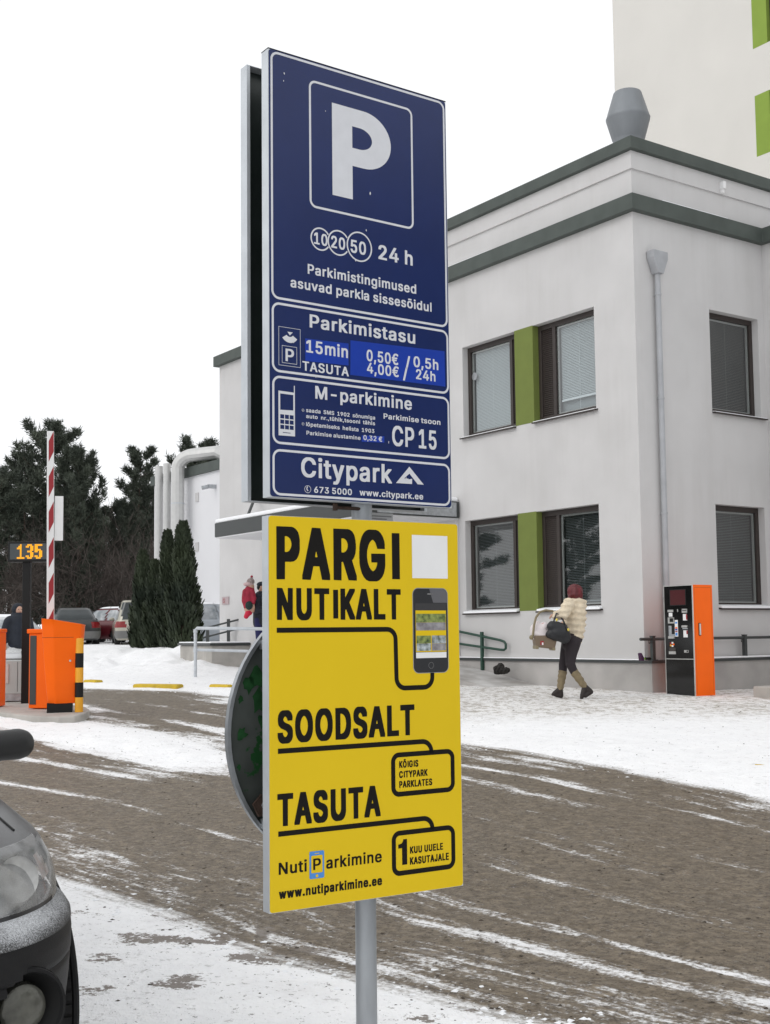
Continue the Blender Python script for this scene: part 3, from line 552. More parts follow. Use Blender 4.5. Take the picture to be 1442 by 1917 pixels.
FONT_WIDE={'A':(205,[[-2,-4,39,-5,42,-4,61,49,62,51,64,51,126,51,130,43,142,8,147,-4,149,-5,187,-5,189,-4,190,7,188,12,120,199,117,204,73,205,70,203,-1,9,-2,4],[74,83,74,86,77,94,92,138,93,142,94,142,114,84,112,83]]),'B':(196,[[16,-4,116,-5,126,-4,141,0,151,5,158,11,166,21,171,32,172,38,172,69,170,79,163,91,156,99,147,104,147,106,158,116,163,127,165,134,165,161,161,174,156,183,148,191,142,196,127,202,113,205,18,205,16,204,15,-2],[59,28,58,28,57,31,57,83,58,86,89,86,101,85,106,83,113,80,118,76,125,69,130,59,130,51,126,41,118,34,106,29,98,28],[59,118,58,118,57,121,57,169,58,172,93,172,104,170,115,163,121,154,122,149,122,143,118,133,111,125,102,120,93,118]]),'C':(217,[[84,-7,124,-7,138,-5,154,2,172,14,181,24,188,37,192,47,195,58,195,66,193,67,153,67,151,66,147,54,142,47,133,38,121,30,106,26,97,28,87,32,76,38,66,49,57,64,53,76,50,89,50,111,53,124,58,138,66,151,76,161,86,168,97,172,106,174,121,170,128,166,133,162,142,154,147,146,151,134,153,133,192,132,194,133,195,142,191,157,183,172,175,183,165,192,157,197,149,201,132,206,123,208,86,207,72,205,56,198,38,186,33,181,24,170,17,156,10,136,8,119,8,79,12,58,20,37,33,19,46,8,56,2,64,-2,77,-6]]),'D':(214,[[16,-4,104,-5,122,-2,132,0,148,8,157,14,171,28,176,36,182,48,187,66,190,82,190,119,185,146,179,159,167,177,155,188,147,193,133,200,123,202,108,205,18,205,16,204,15,-2],[59,28,58,28,57,31,58,171,58,172,61,172,87,172,102,170,117,163,127,156,135,147,141,136,143,129,147,112,147,89,145,76,139,61,133,52,123,41,118,38,108,33,94,29,86,28]]),'E':(181,[[16,-4,153,-5,156,-4,156,24,156,27,154,27,61,28,58,28,57,31,57,82,58,84,146,85,148,86,149,88,149,114,148,117,147,117,58,118,57,121,58,172,61,172,153,173,154,173,155,176,155,202,154,204,18,205,16,204,15,-2]]),'G':(221,[[84,-7,126,-7,139,-5,156,2,166,8,174,15,184,28,191,41,195,54,196,62,196,102,196,104,193,105,103,104,102,102,102,77,103,74,151,74,153,73,153,72,151,62,145,49,140,43,127,33,114,28,106,26,98,28,81,35,76,39,66,48,57,64,53,76,50,89,50,111,53,124,58,138,66,151,77,162,84,167,89,170,103,174,113,172,127,166,132,162,139,156,145,148,152,133,192,132,194,133,195,144,193,151,187,166,180,177,167,190,158,196,146,202,131,206,122,208,84,207,67,203,51,196,40,188,31,179,27,173,22,166,15,153,10,136,8,119,8,79,12,58,15,47,20,37,31,21,39,13,46,8,61,-1,72,-5]]),'I':(135,[[5,-4,112,-5,114,-4,115,-2,114,27,112,28,82,28,81,28,80,31,80,171,81,172,83,172,114,173,115,176,115,202,114,204,7,205,4,204,4,202,4,173,7,172,36,172,37,172,38,169,37,29,37,28,34,28,7,28,4,27,4,-2]]),'K':(200,[[16,-4,54,-5,57,-4,58,59,59,62,76,79,78,78,82,74,137,-4,141,-5,182,-5,184,-4,185,-2,184,6,109,112,110,114,118,123,184,193,185,197,184,204,182,205,134,204,59,124,58,124,58,127,57,204,54,205,18,205,16,204,15,-2]]),'L':(171,[[16,-4,148,-5,150,-4,151,-3,151,24,151,27,149,27,61,28,58,28,58,29,57,202,57,204,56,205,18,205,16,204,15,203,15,-2]]),'M':(264,[[16,-4,53,-5,55,-4,56,-3,57,110,58,109,61,103,103,-3,104,-5,107,-5,141,-5,143,-4,185,103,188,109,189,110,190,-3,191,-4,193,-5,232,-4,233,-2,232,204,229,205,182,205,178,203,124,64,123,66,77,183,68,204,66,205,16,204,15,202,15,-2]]),'N':(223,[[16,-4,54,-5,57,-4,57,-3,58,127,59,127,65,119,143,-4,146,-5,188,-5,191,-4,191,202,190,204,151,205,148,204,148,203,147,74,146,74,138,86,63,203,59,205,18,205,16,204,15,-2]]),'O':(226,[[84,-7,124,-7,146,-2,161,5,176,18,187,33,195,48,200,66,202,83,202,118,200,136,193,154,187,167,182,175,173,185,165,192,158,196,146,202,132,206,123,208,86,207,72,205,56,198,45,192,37,185,28,175,18,158,14,149,10,136,8,119,8,79,12,58,19,39,24,31,33,19,45,8,56,2,64,-2,77,-6],[103,27,97,28,87,32,76,38,66,48,60,57,57,64,51,82,50,91,50,109,53,124,57,136,60,143,66,152,76,161,84,167,97,172,106,174,117,171,129,165,137,159,147,147,152,138,157,123,160,109,160,92,157,77,155,68,147,53,142,47,134,39,123,32,113,28]]),'P':(192,[[16,-4,54,-5,57,-4,57,64,58,67,104,68,108,69,117,69,128,72,139,77,146,81,158,93,166,108,169,119,169,128,170,133,169,154,165,168,160,178,153,186,143,195,133,200,126,202,111,205,18,205,16,204,15,-2],[59,100,58,101,57,103,58,172,61,172,92,172,103,170,112,165,121,156,123,151,126,141,126,133,125,127,121,118,117,113,109,107,102,103,96,101,87,100]]),'R':(193,[[16,-4,54,-5,57,-4,57,69,58,72,61,72,86,72,89,71,124,6,131,-5,173,-5,176,-4,176,-2,176,7,138,77,138,79,149,86,157,94,161,99,167,113,170,129,170,148,169,157,165,171,156,184,151,190,142,196,127,202,112,205,18,205,16,204,15,-2],[59,105,58,106,57,108,57,169,58,172,92,172,99,171,112,166,120,158,125,149,126,144,126,133,121,121,114,114,107,109,89,105]]),'S':(192,[[70,-8,104,-9,122,-6,136,-1,147,6,159,17,165,27,169,39,169,68,167,76,162,86,154,95,144,102,126,111,92,120,74,127,64,133,58,139,55,144,55,152,59,159,64,165,77,172,88,175,103,171,114,164,120,157,124,146,126,144,163,144,166,145,166,158,165,166,160,177,155,184,148,191,139,197,129,202,109,207,69,207,56,205,45,201,38,197,26,188,18,177,15,172,13,162,11,154,11,139,13,129,17,119,19,116,29,105,38,99,48,94,93,81,109,75,116,71,121,66,126,58,126,51,122,43,118,38,112,33,104,29,91,25,78,27,63,34,55,42,52,49,50,57,48,59,9,59,7,58,6,47,8,37,12,27,18,16,29,6,43,-2,56,-6]]),'T':(193,[[68,-4,107,-5,109,-4,110,-3,111,172,113,172,172,173,172,176,172,202,172,204,7,205,4,204,4,176,5,173,64,172,67,172,67,171,68,-2]]),'U':(220,[[89,-8,111,-9,116,-8,126,-7,138,-5,148,-1,161,7,169,14,178,26,183,36,187,49,189,59,189,202,188,204,187,205,148,205,146,204,145,203,145,64,142,56,137,46,129,37,116,29,106,26,96,27,88,29,78,34,72,39,67,46,62,54,59,62,57,71,57,204,54,205,18,205,16,204,15,203,15,56,17,46,20,34,24,27,31,17,38,10,48,3,66,-5,78,-7]]),'a':(170,[[49,-8,76,-9,86,-7,98,-2,103,-5,138,-5,140,-4,141,-3,141,109,140,118,138,125,130,139,121,147,113,151,101,155,91,156,61,156,46,153,31,147,21,140,13,131,8,121,8,111,9,109,31,103,46,102,48,103,53,111,63,120,72,123,79,124,86,122,92,117,96,112,98,106,99,102,97,99,94,97,91,95,63,91,57,91,37,87,29,85,19,80,14,76,7,66,4,57,4,28,5,22,10,12,22,0,36,-6],[64,24,57,27,53,29,47,37,45,42,47,46,50,51,56,55,64,58,86,62,97,64,99,63,100,58,98,49,92,38,86,31,79,27,69,24]]),'c':(172,[[70,-8,91,-9,96,-8,103,-7,117,-3,127,2,134,8,144,19,151,34,151,43,149,46,128,51,113,51,110,49,104,38,98,31,91,27,82,24,76,25,67,30,57,40,52,51,48,64,46,73,48,83,50,94,54,103,61,112,69,120,82,124,93,120,97,117,105,109,111,98,112,98,127,98,143,102,151,105,151,114,146,126,141,133,131,144,123,148,118,151,104,155,96,156,66,156,52,153,38,147,27,139,17,126,10,113,6,99,5,91,5,56,9,38,15,24,21,16,32,5,37,2,53,-6]]),'d':(184,[[65,-8,86,-9,97,-7,103,-6,112,-1,113,-2,115,-4,117,-5,152,-5,154,-4,155,-3,155,202,154,204,153,205,117,205,114,204,113,150,112,149,101,155,92,156,63,156,53,155,38,148,29,142,22,135,13,121,8,107,5,91,5,56,9,37,12,31,19,16,26,8,34,2,41,-2,51,-6],[76,25,68,29,62,34,57,41,52,51,49,58,46,74,49,91,52,98,57,109,67,118,74,122,82,124,89,121,97,116,102,111,107,103,112,87,114,79,114,69,110,52,107,46,102,38,96,31,89,27,81,25]]),'e':(176,[[71,-8,93,-9,98,-8,106,-7,122,-2,129,2,141,10,146,17,152,32,152,39,151,41,131,46,113,46,111,45,106,37,99,29,91,25,82,24,73,27,63,33,57,39,50,51,48,59,48,61,51,61,152,61,154,62,155,87,154,92,154,99,148,118,145,126,139,134,130,143,119,150,103,155,94,156,66,156,48,152,36,146,24,136,17,126,10,113,6,98,5,89,5,56,10,34,17,22,20,17,28,9,37,2,47,-3,54,-6,61,-7],[51,91,49,93,49,96,58,111,68,120,79,124,84,123,91,121,96,117,102,111,106,106,111,93,110,92,108,91]]),'g':(184,[[57,-63,103,-64,123,-58,133,-53,141,-47,147,-39,152,-29,155,-17,155,151,154,153,153,154,116,154,113,150,112,150,104,153,93,156,63,156,56,155,45,152,29,142,22,135,13,121,8,107,5,93,5,57,10,36,15,26,24,14,38,4,43,2,57,-2,97,-2,103,-1,112,3,114,2,114,-3,112,-9,107,-19,98,-27,84,-32,78,-32,72,-31,64,-27,59,-24,50,-13,47,-11,31,-12,12,-22,11,-31,12,-34,16,-41,27,-51,39,-58],[79,29,74,30,67,34,61,39,56,45,49,59,46,76,49,92,53,102,57,109,67,118,74,122,81,124,87,122,95,118,102,111,106,106,110,98,112,88,114,82,114,71,110,53,101,39,94,34,87,31]]),'h':(178,[[13,-4,51,-5,53,-4,54,93,55,99,61,111,69,118,77,122,82,123,91,121,96,117,103,108,106,101,108,93,108,-4,111,-5,146,-5,148,-4,149,-3,149,111,147,119,144,127,138,139,131,146,123,151,113,155,103,156,74,156,67,155,56,151,54,151,54,202,53,204,52,205,16,205,13,204,13,203,12,-2]]),'i':(82,[[13,-4,51,-5,53,-4,54,-3,54,151,53,153,52,154,16,154,13,153,13,152,12,-2],[21,169,43,169,51,172,55,176,59,184,59,196,56,203,52,207,43,211,24,211,18,210,12,206,8,198,8,181,13,173]]),'k':(166,[[13,-4,51,-5,53,-4,54,49,55,52,58,54,61,53,107,-5,152,-5,154,-4,155,-3,154,6,95,81,93,84,94,87,149,142,150,144,149,153,147,154,103,153,56,106,54,105,54,202,53,204,52,205,16,205,13,204,13,203,12,-2]]),'l':(91,[[40,-6,67,-6,77,-5,80,-2,80,6,76,25,73,26,59,27,55,31,54,36,54,203,53,204,51,205,14,205,13,204,12,202,13,18,18,6,22,1,27,-2]]),'m':(257,[[13,-4,51,-5,53,-4,54,97,57,106,61,113,71,121,78,124,83,122,91,117,96,111,99,103,99,-3,100,-4,102,-5,139,-4,140,-2,140,92,141,101,145,111,149,116,157,121,164,124,172,121,179,116,185,107,186,101,186,-3,187,-4,189,-5,227,-4,228,-2,227,114,225,127,217,141,212,146,207,150,199,153,189,156,153,156,143,153,138,151,127,143,124,144,117,151,109,155,103,156,69,156,63,155,54,151,52,153,49,154,13,153,12,151,12,-2]]),'n':(178,[[13,-4,51,-5,53,-4,54,93,55,99,61,111,69,118,77,122,82,123,91,121,96,117,103,108,106,101,108,93,108,-4,111,-5,146,-5,148,-4,149,112,145,127,141,134,137,139,130,147,117,153,103,156,74,156,67,155,54,150,53,150,52,153,49,154,16,154,13,153,12,-2]]),'o':(180,[[70,-8,91,-9,96,-8,103,-7,117,-3,124,0,133,6,142,16,152,33,156,46,159,61,159,87,155,108,150,121,142,132,131,143,118,151,104,155,96,156,66,156,52,153,38,147,27,139,17,126,10,113,6,99,5,91,5,56,9,38,15,24,21,16,32,5,37,2,53,-6],[81,24,76,25,68,29,57,41,52,51,49,58,46,74,50,94,57,107,63,114,69,120,82,124,88,122,96,118,105,109,108,104,113,93,115,87,116,81,116,68,115,59,111,48,105,38,98,31,93,28,83,24]]),'p':(184,[[13,-61,51,-61,53,-60,54,-2,57,-2,64,-6,79,-9,99,-9,112,-7,121,-5,135,3,145,13,151,22,156,32,161,52,161,59,162,64,162,84,161,89,161,97,157,113,152,124,142,139,129,148,118,153,104,156,74,156,63,153,54,149,53,150,52,153,49,154,16,154,13,153,12,-58],[82,25,69,33,63,41,59,48,55,58,54,66,54,83,58,98,64,109,73,118,81,122,88,124,96,121,102,117,107,112,111,107,116,97,119,87,120,81,120,68,116,52,107,37,102,31,94,27,87,25]]),'r':(119,[[13,-4,51,-5,53,-4,54,93,55,101,60,109,66,115,73,120,82,122,89,121,102,121,104,122,105,153,104,156,69,156,62,155,54,151,49,154,16,154,13,153,12,-2]]),'s':(160,[[59,-8,82,-9,87,-8,94,-7,106,-5,112,-2,122,4,131,13,136,21,138,29,139,53,137,59,135,64,128,74,122,78,112,83,67,95,58,100,53,107,53,109,54,113,59,119,64,122,73,125,79,123,86,120,92,114,96,106,98,104,114,104,135,109,136,112,136,119,132,129,127,137,117,147,107,152,99,155,88,156,57,156,48,155,37,151,24,143,19,138,13,128,10,121,10,97,12,89,16,81,24,73,38,65,46,63,83,53,90,49,93,46,95,42,95,39,93,36,88,30,79,25,73,24,64,25,56,29,51,35,46,45,44,46,24,46,6,42,5,32,9,19,14,12,22,4,32,-2,42,-6]]),'t':(106,[[46,-6,86,-6,91,-5,92,-3,92,7,88,25,86,26,66,27,60,32,59,38,59,122,61,124,86,124,88,125,89,152,87,154,62,154,59,155,59,187,58,189,18,190,17,189,16,187,16,156,14,154,-3,154,-6,153,-6,126,-4,124,14,124,16,122,16,32,18,22,19,16,22,11,28,3,38,-3]]),'u':(178,[[59,-7,83,-7,97,-5,107,-1,108,-1,110,-4,112,-5,146,-5,148,-4,149,151,148,153,111,154,108,153,107,57,105,47,99,37,91,30,81,26,74,27,69,29,62,34,60,37,55,47,54,53,53,153,51,154,16,154,13,153,12,38,14,29,20,14,29,4,42,-3,52,-6]]),'v':(170,[[56,-4,94,-5,97,-5,98,-3,155,143,155,151,154,153,114,154,111,152,77,60,76,61,74,64,42,153,39,154,2,154,-1,153,-1,143,2,134,50,7]]),'w':(240,[[46,-4,84,-5,87,-4,110,77,112,78,136,-3,139,-5,177,-4,178,-3,221,137,222,143,222,153,219,154,183,154,179,152,160,81,157,73,156,72,133,153,131,154,91,153,89,151,71,83,68,74,67,72,65,74,43,153,41,154,1,153,0,151,0,143,40,11]]),'y':(170,[[22,-62,47,-62,61,-60,73,-52,82,-42,90,-27,155,143,155,151,154,153,114,154,111,152,77,60,76,61,74,64,42,153,39,154,2,154,-1,153,-1,143,2,134,53,-1,48,-14,46,-19,41,-26,36,-29,17,-29,15,-31,10,-48,10,-58,11,-59,14,-61]]),'õ':(180,[[70,-8,91,-9,96,-8,103,-7,117,-3,124,0,133,6,142,16,152,33,156,46,159,61,159,87,155,108,150,121,142,132,131,143,118,151,104,155,96,156,66,156,52,153,38,147,27,139,17,126,10,113,6,99,5,91,5,56,9,38,15,24,21,16,32,5,37,2,53,-6],[81,24,76,25,68,29,57,41,52,51,49,58,46,74,50,94,57,107,63,114,69,120,82,124,88,122,96,118,105,109,108,104,113,93,115,87,116,81,116,68,115,59,111,48,105,38,98,31,93,28,83,24],[88,171,109,170,121,175,126,183,129,192,129,206,128,208,97,209,96,208,93,203,77,209,52,209,44,206,39,201,37,196,34,186,34,174,35,172,67,171,71,176,82,172]]),'ü':(178,[[59,-7,83,-7,97,-5,107,-1,108,-1,110,-4,112,-5,146,-5,148,-4,149,151,148,153,111,154,108,153,107,57,105,47,99,37,91,30,81,26,74,27,69,29,62,34,60,37,55,47,54,53,53,153,51,154,16,154,13,153,12,38,14,29,20,14,29,4,42,-3,52,-6],[40,169,62,169,69,172,74,176,76,179,77,186,77,194,75,203,71,207,62,211,44,211,38,210,32,206,29,202,28,197,28,183,29,178,32,174,37,170],[98,169,119,169,124,170,130,174,132,178,134,183,134,197,132,202,126,208,118,211,99,211,92,208,87,204,84,196,84,183,88,175,92,172]]),'ä':(170,[[49,-8,76,-9,86,-7,98,-2,103,-5,138,-5,140,-4,141,-3,141,109,140,118,138,125,130,139,121,147,113,151,101,155,91,156,61,156,46,153,31,147,21,140,13,131,8,121,8,111,9,109,31,103,46,102,48,103,53,111,63,120,72,123,79,124,86,122,92,117,96,112,98,106,99,102,97,99,94,97,91,95,63,91,57,91,37,87,29,85,19,80,14,76,7,66,4,57,4,28,5,22,10,12,22,0,36,-6],[64,24,57,27,53,29,47,37,45,42,47,46,50,51,56,55,64,58,86,62,97,64,99,63,100,58,98,49,92,38,86,31,79,27,69,24],[34,169,56,169,63,172,67,176,71,184,71,196,68,203,64,207,56,211,37,211,29,208,24,203,21,197,22,182,26,174,31,170],[91,169,113,169,118,170,123,174,126,178,127,183,127,197,126,202,120,208,112,211,93,211,86,208,81,204,78,196,78,183,82,175,86,172]]),'Õ':(226,[[84,-7,124,-7,146,-2,161,5,176,18,187,33,195,48,200,66,202,83,202,118,200,136,193,154,187,167,182,175,173,185,165,192,158,196,146,202,132,206,123,208,86,207,72,205,56,198,45,192,37,185,28,175,18,158,14,149,10,136,8,119,8,79,12,58,19,39,24,31,33,19,45,8,56,2,64,-2,77,-6],[103,27,97,28,87,32,76,38,66,48,60,57,57,64,51,82,50,91,50,109,53,124,57,136,60,143,66,152,76,161,84,167,97,172,106,174,117,171,129,165,137,159,147,147,152,138,157,123,160,109,160,92,157,77,155,68,147,53,142,47,134,39,123,32,113,28],[58,222,89,221,92,223,93,227,94,227,101,224,111,221,134,221,139,223,146,228,151,237,152,243,152,257,152,258,149,259,121,259,118,254,116,254,108,257,98,260,77,260,72,258,64,254,60,247,58,238,57,224]]),'0':(195,[[69,-7,107,-7,122,-3,136,4,146,14,153,26,158,36,163,51,166,64,168,74,167,126,165,142,158,164,150,181,138,194,132,198,122,203,107,207,72,207,59,205,53,202,43,196,31,184,25,176,20,166,15,151,13,138,10,118,10,81,14,54,19,37,27,22,37,9,44,3,53,-2],[84,27,75,32,70,37,62,49,57,63,54,74,51,101,52,106,53,117,54,126,57,137,62,152,69,162,74,167,84,173,89,175,97,172,106,166,112,158,117,149,121,139,125,122,126,111,126,89,125,78,121,61,117,50,112,42,107,35,101,30,92,26]]),'1':(195,[[22,-4,159,-5,162,-4,162,-3,162,23,162,26,121,26,118,27,118,28,118,202,117,204,116,205,69,205,39,183,25,172,25,139,26,137,27,136,43,137,72,157,75,157,75,29,74,27,72,26,22,26,21,23,21,-2]]),'2':(195,[[17,-4,158,-5,161,-4,161,24,161,27,159,27,79,28,80,31,121,73,136,91,150,109,156,123,159,137,159,157,156,169,150,182,145,188,140,193,128,201,114,206,107,207,72,208,64,206,54,203,41,196,29,184,25,179,22,172,18,158,18,141,18,138,19,138,58,138,62,154,66,162,74,170,87,175,97,172,102,170,109,164,116,152,116,143,113,133,111,128,100,113,76,87,60,71,57,67,19,27,16,22,16,-2]]),'3':(195,[[65,-7,106,-7,126,-2,136,3,147,11,153,19,158,28,162,41,163,47,164,51,164,63,161,79,156,91,148,101,137,110,124,116,108,119,107,119,107,121,155,176,155,202,154,204,153,205,22,205,20,204,19,203,19,176,19,173,21,173,95,172,95,171,90,164,56,127,53,122,53,94,54,93,77,92,86,91,96,88,101,86,108,81,113,76,120,61,120,52,116,43,112,38,109,34,102,30,97,28,87,25,74,28,67,32,62,36,57,42,54,47,52,54,51,56,12,56,9,55,9,42,10,34,17,21,21,14,33,4,43,-1,53,-5]]),'4':(195,[[103,-4,106,-5,143,-4,144,-2,144,35,147,36,169,36,171,38,171,68,168,69,146,69,144,71,144,127,143,129,142,130,106,130,103,129,102,72,102,69,99,69,58,69,60,76,128,191,130,194,130,202,129,204,128,205,91,205,88,204,6,66,6,39,7,37,8,36,102,36,102,33,102,-2]]),'5':(195,[[66,-7,106,-7,124,-2,138,6,149,17,158,34,162,52,162,77,158,94,152,107,145,117,134,126,122,132,114,135,104,136,77,136,66,134,64,135,64,137,68,171,69,172,152,173,152,176,152,202,152,204,151,205,32,205,30,204,29,203,26,184,26,177,25,173,25,166,24,162,24,154,23,151,22,143,21,139,21,132,20,128,20,121,18,107,18,95,42,91,57,91,69,98,79,102,89,102,101,97,109,91,116,79,118,73,120,66,118,54,115,46,111,41,103,33,98,29,92,27,87,26,82,27,76,29,67,36,62,42,59,47,57,54,56,56,18,56,16,55,15,42,17,34,22,22,29,12,38,4,44,0,61,-6]]),'6':(195,[[69,-7,107,-7,119,-5,126,-2,135,3,146,13,155,26,158,34,161,47,161,78,157,93,151,104,143,114,128,123,107,129,93,129,91,129,91,131,133,192,135,196,135,202,134,204,133,205,93,205,89,203,34,122,24,103,19,89,16,76,16,51,19,37,25,23,30,16,42,4,56,-3],[87,25,75,31,65,41,60,51,59,57,59,67,60,73,67,85,73,91,78,95,89,98,94,97,102,93,111,84,117,74,120,62,118,53,116,47,108,35,102,30,95,27,89,25]]),'7':(195,[[31,-4,71,-5,73,-5,75,-3,162,171,162,202,162,204,19,205,17,204,16,176,17,173,18,173,109,172,112,172,113,171,31,7,30,-2]]),'8':(195,[[68,-7,108,-7,129,-2,142,4,155,16,162,28,165,36,166,43,166,66,162,79,158,87,154,93,147,100,141,104,141,106,152,119,157,131,159,139,159,161,157,168,151,182,142,192,136,197,126,202,114,206,106,208,72,208,54,203,42,197,31,188,27,182,23,174,20,166,19,158,19,141,20,132,25,119,29,114,37,106,36,103,29,99,25,94,20,88,15,78,13,69,11,61,11,46,13,36,18,23,25,13,29,9,38,3,48,-2,61,-6],[84,25,73,29,61,38,58,43,55,49,55,58,59,68,63,73,68,78,76,83,84,86,93,86,106,81,116,72,122,61,122,51,120,44,117,39,112,34,107,30,92,25],[86,120,74,125,68,132,63,141,61,146,61,149,67,162,72,167,82,173,91,175,103,170,111,162,116,152,116,146,111,133,104,126,92,120]]),'9':(195,[[43,-4,84,-5,88,-4,142,76,157,106,161,123,161,152,157,168,152,178,143,190,134,197,122,203,106,208,71,207,56,203,46,198,34,190,25,178,20,168,16,152,16,124,20,108,28,94,39,83,53,75,72,71,86,71,87,69,43,6,42,-2],[88,102,81,104,74,108,67,115,62,124,59,132,59,142,60,149,68,162,78,171,83,173,89,175,98,172,108,165,116,153,120,138,117,126,113,118,108,112,102,107,97,104]]),'.':(91,[[23,-6,51,-6,57,-3,60,-1,64,7,64,24,61,32,58,35,51,39,26,39,18,36,15,33,11,26,11,7,15,-1]]),',':(91,[[7,-52,39,-52,42,-52,62,22,62,29,62,32,21,32,18,32,16,26,14,4,6,-38,6,-49]]),'-':(195,[[37,69,139,69,141,70,141,72,141,99,140,101,138,101,38,101,37,100,36,98,36,72]]),'/':(115,[[-2,-34,33,-35,36,-35,37,-33,100,198,101,204,101,212,101,214,99,215,64,215,62,214,61,213,-2,-21,-2,-32]]),'€':(199,[[92,-7,131,-8,141,-6,149,-3,163,3,173,11,175,13,175,22,164,42,147,42,137,35,125,29,113,26,101,30,86,40,77,52,72,62,72,64,74,65,126,66,135,84,135,93,134,94,132,95,67,95,65,97,66,104,141,105,143,107,151,123,151,132,149,134,72,134,71,136,72,138,75,146,81,154,91,164,96,167,103,171,113,174,127,170,132,167,147,157,164,156,166,158,173,173,175,178,175,186,171,191,162,197,152,202,132,207,94,207,74,202,61,195,46,182,39,172,32,158,28,148,24,135,22,134,5,133,3,129,-2,114,-2,106,21,105,22,104,22,102,22,97,21,95,7,95,4,93,-2,74,-2,66,1,65,24,64,29,48,33,39,37,32,47,18,54,10,64,3,74,-2]])}
